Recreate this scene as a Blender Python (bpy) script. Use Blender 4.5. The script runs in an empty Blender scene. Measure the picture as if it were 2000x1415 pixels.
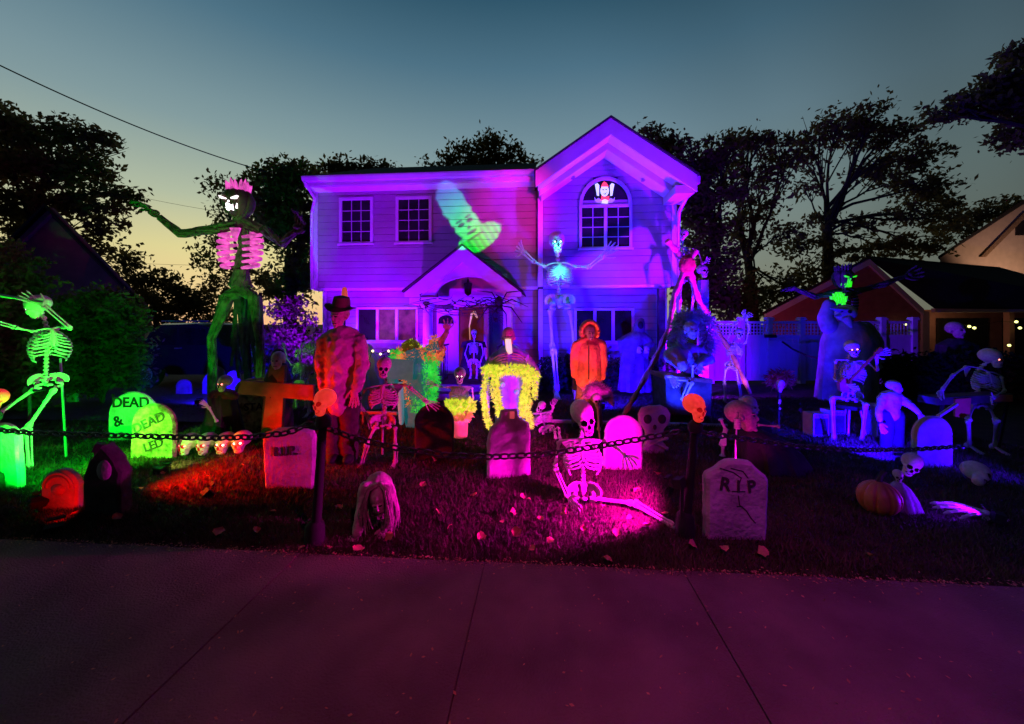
import bpy, bmesh, math, random
import numpy as np
from mathutils import Vector, Matrix
random.seed(7)
RNG = np.random.default_rng(7)
SC = bpy.context.scene
COL = SC.collection
R = math.radians
PI = math.pi

# ------------------------------------------------------------------ camera
F, HCAM, HY = 750.0, 1.6, 632.0          # focal length in photo pixels, eye height, horizon row
def A(px, py, Y):                         # the point seen at (px, py) that stands Y metres away
    return Vector(((px - 1000) / F * Y, Y, HCAM - (py - HY) / F * Y))
def G(px, py):                            # the ground point seen at (px, py)
    Y = F * HCAM / (py - HY)
    return Vector(((px - 1000) / F * Y, Y, 0.0))
def GY(py): return F * HCAM / (py - HY)
def GX(px, Y): return Vector(((px - 1000) / F * Y, Y, 0.0))
cam_d = bpy.data.cameras.new('camera')
cam = bpy.data.objects.new('camera', cam_d); COL.objects.link(cam)
cam.location = (0, 0, HCAM); cam.rotation_euler = (R(90), 0, 0)
cam_d.sensor_width = 36; cam_d.lens = 36 * F / 2000; cam_d.shift_y = -(707.5 - HY) / 2000
cam_d.clip_start = 0.05; cam_d.clip_end = 600
SC.camera = cam

# ------------------------------------------------------------------ dusk sky
SUN_AZ = R(-32)                           # where the sun went down, measured from +Y
w = bpy.data.worlds.new('World'); SC.world = w; w.use_nodes = True
nt = w.node_tree; nt.nodes.clear()
def N(nt, t, **kw):
    n = nt.nodes.new(t)
    for k, v in kw.items(): setattr(n, k, v)
    return n
def ramp(nt, fac, stops, interp='EASE'):
    r = N(nt, 'ShaderNodeValToRGB'); r.color_ramp.interpolation = interp
    e = r.color_ramp.elements
    while len(e) < len(stops): e.new(0.5)
    for i, (p, c) in enumerate(stops):
        e[i].position = p; e[i].color = (c[0], c[1], c[2], 1)
    nt.links.new(fac, r.inputs[0]); return r.outputs[0]
def math_n(nt, op, a, b=None, c=None, clamp=False):
    m = N(nt, 'ShaderNodeMath', operation=op); m.use_clamp = clamp
    for i, x in enumerate((a, b, c)):
        if x is None: continue
        if isinstance(x, (int, float)): m.inputs[i].default_value = x
        else: nt.links.new(x, m.inputs[i])
    return m.outputs[0]
def mixc(nt, fac, a, b, blend='MIX'):
    m = N(nt, 'ShaderNodeMix', data_type='RGBA', blend_type=blend)
    if isinstance(fac, (int, float)): m.inputs[0].default_value = fac
    else: nt.links.new(fac, m.inputs[0])
    for i, x in ((6, a), (7, b)):
        if isinstance(x, tuple): m.inputs[i].default_value = (*x, 1)
        else: nt.links.new(x, m.inputs[i])
    return m.outputs[2]
tc = N(nt, 'ShaderNodeTexCoord'); sep = N(nt, 'ShaderNodeSeparateXYZ'); nt.links.new(tc.outputs['Generated'], sep.inputs[0])
X_, Y_, Z_ = sep.outputs
az = math_n(nt, 'ADD', math_n(nt, 'MULTIPLY', X_, math.sin(SUN_AZ)), math_n(nt, 'MULTIPLY', Y_, math.cos(SUN_AZ)))
el = math_n(nt, 'MAXIMUM', Z_, 0.0)
base = ramp(nt, el, [(0.0, (.33, .31, .21)), (.13, (.27, .30, .24)), (.27, (.24, .32, .31)), (.42, (.165, .265, .32)), (.55, (.075, .165, .235)), (.66, (.022, .08, .13)), (.85, (.006, .022, .04)), (1, (.004, .015, .03))], 'LINEAR')
warm = ramp(nt, el, [(0.0, (.95, .52, .25)), (.07, (.92, .66, .30)), (.15, (.80, .71, .31)), (.25, (.50, .56, .38)), (.38, (.25, .36, .36)), (.55, (.075, .17, .23)), (.66, (.022, .08, .13)), (.85, (.006, .022, .04)), (1, (.004, .015, .03))], 'LINEAR')
wf = math_n(nt, 'SMOOTHSTEP' if False else 'POWER', math_n(nt, 'MAXIMUM', az, 0.0), 5.0)
sky_c = mixc(nt, wf, base, warm)
# the sky opposite the afterglow is darker
dim = ramp(nt, math_n(nt, 'ADD', math_n(nt, 'MULTIPLY', az, .5), .5), [(0, (.02, .02, .03)), (.30, (.03, .03, .04)), (.44, (.10, .10, .11)), (.57, (.42, .45, .46)), (.69, (.70, .73, .74)), (.82, (1, 1, 1))])
sky_c = mixc(nt, 1.0, sky_c, dim, 'MULTIPLY')
ns = N(nt, 'ShaderNodeTexSky', sky_type='NISHITA'); ns.sun_disc = False; ns.sun_elevation = R(-3); ns.sun_rotation = SUN_AZ
bg = N(nt, 'ShaderNodeBackground'); nt.links.new(sky_c, bg.inputs[0]); bg.inputs[1].default_value = 1.0
bg2 = N(nt, 'ShaderNodeBackground'); nt.links.new(ns.outputs[0], bg2.inputs[0]); bg2.inputs[1].default_value = 0.01
ad = N(nt, 'ShaderNodeAddShader'); nt.links.new(bg.outputs[0], ad.inputs[0]); nt.links.new(bg2.outputs[0], ad.inputs[1])
wo = N(nt, 'ShaderNodeOutputWorld'); nt.links.new(ad.outputs[0], wo.inputs[0])

SC.view_settings.view_transform = 'Standard'; SC.view_settings.look = 'None'
SC.view_settings.exposure = 0; SC.view_settings.gamma = 1; SC.view_settings.use_curve_mapping = False
SC.render.engine = 'CYCLES'
SC.cycles.use_denoising = True
SC.cycles.max_bounces = 5; SC.cycles.diffuse_bounces = 2; SC.cycles.sample_clamp_indirect = 3.0

# ------------------------------------------------------------------ coloured floodlights standing in the yard, and added lamps out of view
def spot(name, loc, target, power, color, angle, blend=0.5, radius=0.06):
    d = bpy.data.lights.new(name, 'SPOT'); d.energy = power * GAIN; d.color = color
    d.spot_size = R(angle); d.spot_blend = blend; d.shadow_soft_size = radius
    o = bpy.data.objects.new(name, d); COL.objects.link(o); o.location = loc
    o.rotation_euler = (Vector(target) - Vector(loc)).to_track_quat('-Z', 'Y').to_euler()
    return o
def point(name, loc, power, color, radius=0.03):
    d = bpy.data.lights.new(name, 'POINT'); d.energy = power; d.color = color; d.shadow_soft_size = radius
    o = bpy.data.objects.new(name, d); COL.objects.link(o); o.location = loc; return o
LAMPS = []; GAIN = 2.6
def lamp(loc, target, power, color, angle, blend=0.5, radius=0.05, fixture=True):
    spot('flood_light', loc, target, power, color, angle, blend, radius)
    if fixture: LAMPS.append((Vector(loc), Vector(target)))

PUR, BLU, MAG, RED, GRN = (.42, 0, 1), (.012, 0, 1), (1, 0, .62), (1, 0, 0), (0, 1, .02)
LAMP_LABELS = []
def fl(label, *a, **k):
    if k.get('fixture', True): LAMP_LABELS.append(label)
    lamp(*a, **k)
# house
fl('black flood lamp by the burgundy bush aimed at the left end of the house', (-4.2, 7.6, .25), (-4.0, 9.6, 3.6), 420, (.24, 0, 1), 110, .8)
fl('black flood lamp behind the draped ghost aimed at the left wing', (-2.55, 7.55, .25), (-2.4, 9.5, 3.9), 620, (.25, 0, 1), 120, .8)
lamp((1.5, -1.4, 2.5), (-.02, 9.3, 4.3), 2300, (1, 0, .62), 13, .8, fixture=False)  # unseen pink spot behind the camera, added to tint the upper wall
fl('black flood lamp near the microphone aimed up at the front gable', (4.6, 6.2, .3), (2.0, 8.8, 4.7), 2500, (.19, 0, 1), 46)
fl('black flood lamp near the crossed poles aimed at the lower right wall', (1.6, 6.8, .2), (2.3, 8.9, 1.4), 560, BLU, 115)
fl('black flood lamp in front of the steps aimed at the porch', (-.9, 6.6, .2), (-.9, 8.6, 2.0), 360, (.05, 0, 1), 110)
fl('black flood lamp behind the microphone aimed at the white fence', (3.5, 7.95, .2), (5.6, 10.2, 1.0), 800, (.12, 0, 1), 100)
fl('small violet flood lamp at the feet of the towering skeleton', (.75, 7.0, .1), (1.05, 8.3, 1.5), 45, (.42, .14, 1), 56)
# right yard
fl('black flood lamp on the dark lawn aimed at the skeleton band', (4.3, 4.3, .12), (4.9, 6.8, 1.1), 520, BLU, 100)
fl('black flood lamp at the right edge aimed back across the lawn', (5.3, 3.6, .15), (4.6, 5.0, .9), 60, (.03, 0, 1), 110)
fl('black flood lamp behind the right red skull stake aimed at the wild-haired witch', (2.55, 5.7, .1), (3.1, 6.6, 1.2), 190, (.01, .02, 1), 80)
fl('small lit flood lamp beside the skeletal hand at the right edge', (3.74, 3.08, .10), (3.2, 3.5, .25), 16, (.14, 0, 1), 130)
fl('small violet flood lamp in front of the slim skeleton by the fence', (4.15, 6.9, .1), (4.5, 7.8, 1.0), 34, (.5, .12, 1), 60)
fl('black flood lamp behind the large RIP stone', (2.0, 3.55, .1), (2.5, 4.3, .75), 10, MAG, 80)
# left
fl('black flood lamp at the foot of the left-edge skeleton aimed up at it', (-4.1, 3.35, .12), (-5.3, 4.5, 1.0), 250, GRN, 80)
fl('black flood lamp at the left end of the lawn aimed along the DEAD stones', (-4.75, 3.5, .38), (-4.2, 5.2, .12), 130, (.12, 1, .02), 50)
fl('black flood lamp in front of the edge conifer aimed down at the grass', (-5.3, 4.3, .8), (-4.15, 4.3, 0), 85, GRN, 72, 1.0)
fl('black flood lamp between the guitarist and the bird-skulled giant', (5.0, 6.6, .1), (5.2, 7.9, 1.3), 150, BLU, 95)
fl('black flood lamp aimed up the green vine giant', (-5.6, 5.6, .12), (-5.0, 7.2, 1.2), 5, (.06, 1, .14), 60)
fl('black flood lamp on the driveway edge aimed at the parked car', (-6.0, 7.4, .12), (-6.8, 9.6, .4), 120, (.01, 0, 1), 130)
fl('black flood lamp behind the gothic marker aimed at the red cross', (-3.62, 3.5, .46), (-2.65, 4.3, .05), 190, RED, 96, .9)
fl('black flood lamp in front of the small carved gravestone', (-3.55, 3.0, .06), (-3.9, 3.4, .2), 5, RED, 70)
fl('black flood lamp under the chain aimed at the man in the hat', (-2.75, 3.6, .1), (-2.05, 4.4, 1.0), 36, (1, .015, 0), 40, .8)
fl('small yellow flood lamp among the row of skulls', (-3.72, 4.18, .05), (-3.6, 4.75, .12), 3.2, (.9, .85, .18), 100)
fl('small yellow flood lamp in front of the STA stone', (-3.75, 5.0, .08), (-3.62, 5.8, .5), 5, (.75, .85, .06), 80)
# centre
fl('black flood lamp by the right red skull stake aimed at the sitting skeleton', (1.18, 2.95, .38), (.35, 3.75, .10), 190, MAG, 128)
fl('black flood lamp in the middle of the lawn aimed at the yellow fur figure', (.10, 4.65, .1), (0, 5.7, .7), 22, (.6, 0, 1), 90)
fl('black flood lamp beside the magenta stone aimed at the orange coat', (.95, 4.9, .1), (1.1, 5.9, 1.1), 45, (1, .15, .10), 60)
lamp((.9, .2, 4.6), (.6, 2.3, 0), 115, (1, .02, .36), 66, 1.0, fixture=False); lamp((3.4, .2, 4.0), (2.8, 2.0, 0), 75, (.16, 0, 1), 70, 1.0, fixture=False)  # unseen overhead fills added to colour the sidewalk and stone fronts
fl('black flood lamp behind the black rounded stone aimed at the planter bust', (-.3, 4.75, .1), (-.72, 5.5, .9), 14, (.9, 0, .8), 80)
# cyan light inside the tall skeleton's face
point('face_light', A(1088, 482, 7.95), 6, (.05, 1, .9)); point('chest_light', A(1094, 530, 7.95), 5, (.05, 1, .8))
point('added_face_tint', A(468, 412, 6.55), 1.6, (1, .08, .6))  # unseen pink point added before the giant's face to tint it
# added lamps out of sight that tint the neighbours' walls
spot('added_wall_spot', A(2080, 560, 19.2), A(1980, 450, 22), 110, (1, .62, .42), 120)  # hidden spot added behind the garage roof to brighten the peach wall
fl('added flood lamp behind the fence tinting the red-brown gable', (7.6, 11.2, .3), (9.6, 14, 2.4), 42, (1, .10, .42), 100); point('porch_light', A(1870, 628, 14.2), 9, (1, .72, .30))  # the lamp behind the fence is added to redden the gable

# projector throwing a pale jester phantom onto the upper wall
PL = Vector((-.6, -1.2, 2.4)); PT = A(905, 432, 9.4)
po = spot('projector', PL, PT, 6200, (1, 1, 1), 24, .1, .01)

def gobo(o):
    inv = (Matrix.Translation(o.location) @ o.rotation_euler.to_matrix().to_4x4()).inverted()
    ab, pp = [], []
    for px in range(830, 991, 20):
        for py in range(350, 511, 20):
            k = (px - 1000) / F; ho = Vector((-4.98, 9.75, 0)); a = R(4.3); u = (k * ho.y - ho.x) / (math.cos(a) + k * math.sin(a)); t = ho.y - u * math.sin(a)
            d = inv @ Vector((k * t, t, HCAM - (py - HY) / F * t)); ab.append((d.x / -d.z, d.y / -d.z, 1)); pp.append((px, py))
    c = np.linalg.lstsq(np.array(ab), np.array(pp), rcond=None)[0]
    d = o.data; d.use_nodes = True; t = d.node_tree; em = t.nodes['Emission']
    tcn = N(t, 'ShaderNodeTexCoord'); sp = N(t, 'ShaderNodeSeparateXYZ'); t.links.new(tcn.outputs['Normal'], sp.inputs[0])
    a = math_n(t, 'MULTIPLY', math_n(t, 'DIVIDE', sp.outputs[0], sp.outputs[2]), -1.0); b = math_n(t, 'MULTIPLY', math_n(t, 'DIVIDE', sp.outputs[1], sp.outputs[2]), -1.0)
    lin = lambda i: math_n(t, 'ADD', math_n(t, 'ADD', math_n(t, 'MULTIPLY', a, float(c[0, i])), math_n(t, 'MULTIPLY', b, float(c[1, i]))), float(c[2, i]))
    px, py = lin(0), lin(1)
    nz = N(t, 'ShaderNodeTexNoise'); cb = N(t, 'ShaderNodeCombineXYZ'); t.links.new(px, cb.inputs[0]); t.links.new(py, cb.inputs[1]); t.links.new(cb.outputs[0], nz.inputs['Vector']); nz.inputs['Scale'].default_value = .07; nz.inputs['Detail'].default_value = 4
    wob = math_n(t, 'SUBTRACT', nz.outputs[0], .5)
    x = math_n(t, 'SUBTRACT', px, 868.0); y = math_n(t, 'SUBTRACT', py, 372.0)
    s = math_n(t, 'ADD', math_n(t, 'MULTIPLY', x, .543), math_n(t, 'MULTIPLY', y, .84)); q = math_n(t, 'SUBTRACT', math_n(t, 'MULTIPLY', x, .84), math_n(t, 'MULTIPLY', y, .543))
    qw = math_n(t, 'ADD', q, math_n(t, 'MULTIPLY', wob, 16.0))
    def ellm(sc, qc, rs, rq, soft=.25, ss=s, qq=q):
        e = math_n(t, 'ADD', math_n(t, 'POWER', math_n(t, 'MULTIPLY', math_n(t, 'SUBTRACT', ss, sc), 1 / rs), 2.0), math_n(t, 'POWER', math_n(t, 'MULTIPLY', math_n(t, 'SUBTRACT', qq, qc), 1 / rq), 2.0))
        return math_n(t, 'MULTIPLY', math_n(t, 'SUBTRACT', 1.0 + soft, e), 1 / (2 * soft), clamp=True)
    sq = math_n(t, 'POWER', math_n(t, 'ABSOLUTE', math_n(t, 'MULTIPLY', math_n(t, 'SUBTRACT', s, 52.0), 1 / 62)), 4.0); qq4 = math_n(t, 'POWER', math_n(t, 'ABSOLUTE', math_n(t, 'MULTIPLY', qw, 1 / 25)), 2.5)
    body = math_n(t, 'MULTIPLY', math_n(t, 'SUBTRACT', 1.2, math_n(t, 'ADD', sq, qq4)), 2.2, clamp=True)
    ruff = ellm(116, 6, 23, 48, .12, s, qw)
    pleat = math_n(t, 'ADD', math_n(t, 'MULTIPLY', math_n(t, 'SINE', math_n(t, 'MULTIPLY', q, .55)), .28), .72, clamp=True)
    ruff = math_n(t, 'MULTIPLY', ruff, pleat)
    mask = math_n(t, 'MAXIMUM', body, ruff)
    face = ellm(75, -9, 4, 7, .1)
    for e in (ellm(75, 10, 4, 7, .1), ellm(97, 1, 3, 12, .1), ellm(87, 1, 2.5, 4, .1), ellm(67, -10, 1.8, 8, .1), ellm(67, 11, 1.8, 8, .1), ellm(108, 1, 1.8, 20, .1)): face = math_n(t, 'MAXIMUM', face, e)
    mask = math_n(t, 'MULTIPLY', mask, math_n(t, 'SUBTRACT', 1.0, math_n(t, 'MULTIPLY', face, .85)))
    mask = math_n(t, 'MULTIPLY', mask, math_n(t, 'ADD', math_n(t, 'MULTIPLY', nz.outputs[0], .7), .65))
    col = ramp(t, math_n(t, 'MULTIPLY', s, 1 / 130, clamp=True), [(0, (.03, .14, .45)), (.28, (.03, .48, .42)), (.5, (.02, .8, .22)), (.75, (.03, 1, .08)), (1, (.0, 1, .02))], 'LINEAR')
    t.links.new(col, em.inputs['Color']); t.links.new(mask, em.inputs['Strength'])
gobo(po)

# ------------------------------------------------------------------ materials
def mat(name, col, rough=0.7, var=0.25, scale=8.0, bump=0.0, bscale=None, emis=None, estr=0.0, metal=0.0, spec=0.3, col2=None, evar=0.0, detail=4.0):
    m = bpy.data.materials.new(name); m.use_nodes = True
    t = m.node_tree; b = t.nodes['Principled BSDF']
    b.inputs['Roughness'].default_value = rough; b.inputs['Metallic'].default_value = metal
    b.inputs['Specular IOR Level'].default_value = spec
    tcn = N(t, 'ShaderNodeTexCoord'); nz = N(t, 'ShaderNodeTexNoise'); nz.inputs['Scale'].default_value = scale; nz.inputs['Detail'].default_value = detail
    t.links.new(tcn.outputs['Object'], nz.inputs['Vector'])
    c1 = tuple(max(0, x * (1 - var)) for x in col); c2 = col2 or tuple(min(1, x * (1 + var)) for x in col)
    cc = ramp(t, nz.outputs[0], [(.32, c1), (.68, c2)], 'LINEAR')
    t.links.new(cc, b.inputs['Base Color'])
    if bump:
        n2 = N(t, 'ShaderNodeTexNoise'); n2.inputs['Scale'].default_value = bscale or scale * 3; n2.inputs['Detail'].default_value = 5
        t.links.new(tcn.outputs['Object'], n2.inputs['Vector'])
        bp = N(t, 'ShaderNodeBump'); bp.inputs['Strength'].default_value = bump; bp.inputs['Distance'].default_value = 0.02
        t.links.new(n2.outputs[0], bp.inputs['Height']); t.links.new(bp.outputs[0], b.inputs['Normal'])
    if emis:
        b.inputs['Emission Color'].default_value = (*emis, 1); b.inputs['Emission Strength'].default_value = estr
        if evar:
            ev = ramp(t, nz.outputs[0], [(.35, (1 - evar,) * 3), (.62, (1, 1, 1))], 'LINEAR'); t.links.new(mixc(t, 1.0, ev, tuple(emis), 'MULTIPLY'), b.inputs['Emission Color'])
    return m
M = {}
M['bone'] = mat('bone_plastic', (.44, .41, .34), .55, .22, 14, .25, 60)
M['bone_white'] = mat('white_bone', (.54, .52, .47), .5, .15, 12, .2, 50)
M['bone_old'] = mat('aged_bone', (.34, .28, .2), .6, .4, 10, .3, 40)
M['dark'] = mat('socket_black', (.012, .010, .010), .8, .3)
M['mask'] = mat('mask_plastic', (.62, .50, .48), .5, .2, 10, .2)
M['black'] = mat('black_plastic', (.010, .010, .011), .8, .3, 10, .1)
M['cloth_black'] = mat('black_cloth', (.018, .017, .02), .9, .4, 6, .5, 30)
M['cloth_dark'] = mat('dark_cloth', (.035, .03, .03), .9, .4, 6, .5, 30)
M['cloth_blue'] = mat('grey_blue_cloth', (.30, .31, .35), .85, .3, 5, .5, 25)
M['shirt'] = mat('worn_shirt', (.36, .27, .24), .9, .25, 5, .6, 22)
M['trousers'] = mat('dark_trousers', (.05, .032, .03), .9, .4, 7, .5, 30)
M['hat'] = mat('brown_felt', (.10, .05, .035), .9, .3, 9, .3)
M['skin'] = mat('latex_skin', (.42, .27, .22), .55, .25, 12, .4, 40)
M['skin_pale'] = mat('pale_latex', (.44, .36, .33), .5, .2, 10, .3, 30)
M['orange_coat'] = mat('orange_coat', (.85, .22, .09), .8, .28, 9, .5, 25)
M['brown_cloth'] = mat('brown_burlap', (.26, .16, .10), .9, .35, 14, .6, 50)
M['stone'] = mat('foam_stone', (.34, .33, .32), .8, .25, 9, .5, 35)
M['stone_white'] = mat('pale_foam_stone', (.42, .41, .40), .85, .34, 5, .7, 28)
M['stone_mossy'] = mat('mossy_stone', (.26, .26, .10), .85, .7, 14, .7, 30, col2=(.62, .58, .30))
M['stone_dark'] = mat('dark_stone', (.055, .05, .05), .85, .4, 8, .5, 30)
M['letter'] = mat('black_paint', (.02, .02, .02), .8, .3)
M['wood_red'] = mat('weathered_wood', (.20, .10, .06), .8, .35, 5, .5, 22)
M['siding'] = mat('vinyl_siding', (.30, .28, .29), .6, .07, 3, .06, 60)
M['shaded_backing'] = mat('shadowed_joint', (.10, .095, .10), .9, .2, 4)  # backing wall coloured dark so the gaps between boards look shaded
M['gap'] = mat('joint_filler', (.05, .042, .04), .95, .3, 8)
M['trim'] = mat('white_trim', (.56, .55, .56), .5, .05, 5)
M['soffit'] = mat('vented_soffit', (.7, .7, .7), .5, .05, 5)
M['roof'] = mat('dark_shingle', (.028, .024, .024), .95, .4, 20, .5)
M['glass'] = mat('dark_glass', (.018, .014, .018), .12, .3, 3, spec=.5)
M['muntin'] = mat('muntin_white', (.45, .42, .45), .5, .05)
M['curtain'] = mat('red_brown_curtain', (.10, .045, .04), .9, .5, 4, emis=(.30, .05, .04), estr=.26, evar=.8)
M['inner'] = mat('dim_interior', (.10, .03, .02), .9, .5, 3, emis=(.10, .008, .006), estr=.5)
M['door'] = mat('painted_door', (.60, .58, .60), .5, .06)
M['concrete'] = mat('sidewalk_concrete', (.15, .105, .082), .9, .32, 2.2, .8, 90, detail=12)
M['asphalt'] = mat('driveway_asphalt', (.06, .06, .062), .9, .3, 20, .4, 120)
M['soil'] = mat('lawn_soil', (.035, .028, .015), .95, .5, 5, .6, 60)
M['grass'] = mat('grass_blade', (.055, .06, .025), .6, .5, 3, col2=(.10, .095, .04))
M['bark'] = mat('bark', (.05, .04, .03), .95, .4, 6, .8, 20)
M['leaf'] = mat('oak_foliage', (.13, .10, .04), .7, .4, .7, col2=(.17, .14, .06))
M['cloth_reaper'] = mat('reaper_cloth', (.10, .10, .14), .9, .4, 6, .6, 30)
M['leaf_far'] = mat('far_foliage', (.09, .07, .035), .75, .4, .5)
M['shrub'] = mat('shrub_foliage', (.07, .085, .03), .7, .5, 3, col2=(.12, .14, .05))
M['shrub_p'] = mat('burgundy_foliage', (.16, .09, .11), .7, .5, 3)
M['hedge'] = mat('dark_hedge', (.012, .014, .009), .85, .5, 4)
M['leaf_dry'] = mat('dry_leaf', (.42, .22, .10), .7, .4, 20)
M['metal'] = mat('grey_metal', (.35, .35, .36), .4, .15, 10, metal=.6)
M['chain'] = mat('black_chain', (.03, .025, .025), .45, .3, 20, spec=.5)
M['vinyl'] = mat('white_vinyl_fence', (.46, .45, .47), .5, .08, 2)
M['wall_red'] = mat('red_brown_siding', (.34, .13, .13), .8, .15, 4, emis=None)
M['wall_peach'] = mat('peach_siding', (.62, .46, .36), .8, .08, 3)
M['vine'] = mat('vine_flesh', (.05, .065, .035), .7, .55, 9, .9, 22, col2=(.14, .16, .08))
M['vine_dark'] = mat('charred_vine', (.05, .04, .06), .8, .5, 8, .9, 22)
M['pumpkin_dark'] = mat('dark_pumpkin', (.09, .05, .04), .6, .4, 5, .4)
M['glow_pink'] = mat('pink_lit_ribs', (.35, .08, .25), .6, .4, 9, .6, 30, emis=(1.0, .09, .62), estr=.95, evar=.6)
M['glow_white'] = mat('lit_eyes', (.9, .8, .8), .5, .1, emis=(1, .86, .92), estr=3.0)
M['glow_red'] = mat('red_eye_led', (.9, .3, .3), .5, .1, emis=(1, .25, .2), estr=3.0)
M['glow_warm'] = mat('warm_eye_led', (.9, .7, .6), .5, .1, emis=(1, .75, .6), estr=2.5)
M['glow_cyan'] = mat('cyan_eye_led', (.7, .9, .9), .5, .1, emis=(.6, 1, 1), estr=2.2)
M['glow_green'] = mat('green_lit_mouth', (.1, .6, .05), .5, .3, 30, emis=(.03, 1, .02), estr=.8)
M['skull_red'] = mat('lit_red_skull', (.75, .10, .07), .5, .1, 10, emis=(1, .045, .028), estr=.72, evar=.35)
M['skull_red_dark'] = mat('lit_red_socket', (.35, .02, .02), .6, .1, emis=(.42, .004, .004), estr=.55)
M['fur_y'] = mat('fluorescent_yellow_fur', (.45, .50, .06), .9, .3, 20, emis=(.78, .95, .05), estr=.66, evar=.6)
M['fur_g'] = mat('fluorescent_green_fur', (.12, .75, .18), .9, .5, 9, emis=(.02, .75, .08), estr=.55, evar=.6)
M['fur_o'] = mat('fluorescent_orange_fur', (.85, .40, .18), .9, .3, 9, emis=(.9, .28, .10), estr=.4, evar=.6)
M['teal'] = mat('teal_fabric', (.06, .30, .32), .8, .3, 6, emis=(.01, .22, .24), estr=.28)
M['robe_blue'] = mat('shiny_blue_robe', (.25, .2, .5), .35, .3, 5)
M['eye_cyan'] = mat('pale_cyan_eyeball', (.3, .6, .7), .3, .1, emis=(.05, .3, .42), estr=.4)
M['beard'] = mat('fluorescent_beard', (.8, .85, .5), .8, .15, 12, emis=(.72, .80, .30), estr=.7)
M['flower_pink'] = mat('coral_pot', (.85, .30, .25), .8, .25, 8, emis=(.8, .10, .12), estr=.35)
M['hair_pale'] = mat('pale_hair', (.36, .31, .27), .8, .35, 14, .8, 40)
M['hair_blue'] = mat('frizzy_hair', (.40, .45, .52), .8, .4, 10)
M['wig_red'] = mat('red_wig', (.45, .08, .04), .9, .4, 10)
M['cloth_orange'] = mat('orange_wrap', (.55, .20, .12), .85, .3, 9, .5)
M['guitar'] = mat('varnished_guitar', (.30, .10, .04), .3, .3, 6)
M['box_red'] = mat('red_orange_panel', (.65, .16, .08), .8, .2, 6)
M['car'] = mat('dark_car_paint', (.02, .02, .026), .2, .1, 4, spec=.6)
M['tyre'] = mat('tyre_rubber', (.012, .012, .012), .9, .2)
M['bulb'] = mat('warm_bulb', (.9, .8, .6), .4, .05, emis=(1, .72, .35), estr=3.5)
M['bulb_y'] = mat('yellow_bulb', (.9, .9, .5), .4, .05, emis=(.9, .9, .25), estr=3.0)
M['bulb_blue'] = mat('blue_bulb', (.4, .7, .9), .4, .05, emis=(.3, .8, 1), estr=4.0)
M['film_white'] = mat('lit_white_film', (.7, .8, .75), .5, .12, 30, emis=(.55, .80, .70), estr=.9)
M['film_red'] = mat('lit_red_film', (.8, .1, .05), .5, .2, 30, emis=(1, .07, .05), estr=.9)
M['film_lilac'] = mat('lit_lilac_film', (.4, .3, .6), .5, .2, 30, emis=(.28, .16, .62), estr=.8)
M['film_green'] = mat('lit_green_film', (.05, .3, .1), .5, .2, 30, emis=(.03, .30, .08), estr=.8)
M['glow_arch'] = mat('lit_hall_arch', (.8, .5, .4), .6, .3, 8, emis=(.85, .36, .22), estr=.6)
M['pumpkin'] = mat('pumpkin_skin', (.42, .16, .06), .5, .3, 5, .2)
M['lamp_lens'] = mat('lamp_lens', (.3, .3, .3), .2, .1)
M['vent'] = mat('wire_rubber', (.012, .012, .014), .6, .2)

for k_ in ('leaf', 'leaf_far', 'shrub'):           # leaves let some of the sky behind them through
    t_ = M[k_].node_tree; p_ = t_.nodes['Principled BSDF']; tr_ = N(t_, 'ShaderNodeBsdfTranslucent'); mx_ = N(t_, 'ShaderNodeMixShader'); mx_.inputs[0].default_value = .45
    tr_.inputs[0].default_value = (.22, .16, .05, 1); t_.links.new(p_.outputs[0], mx_.inputs[1]); t_.links.new(tr_.outputs[0], mx_.inputs[2]); t_.links.new(mx_.outputs[0], t_.nodes['Material Output'].inputs[0])

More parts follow.
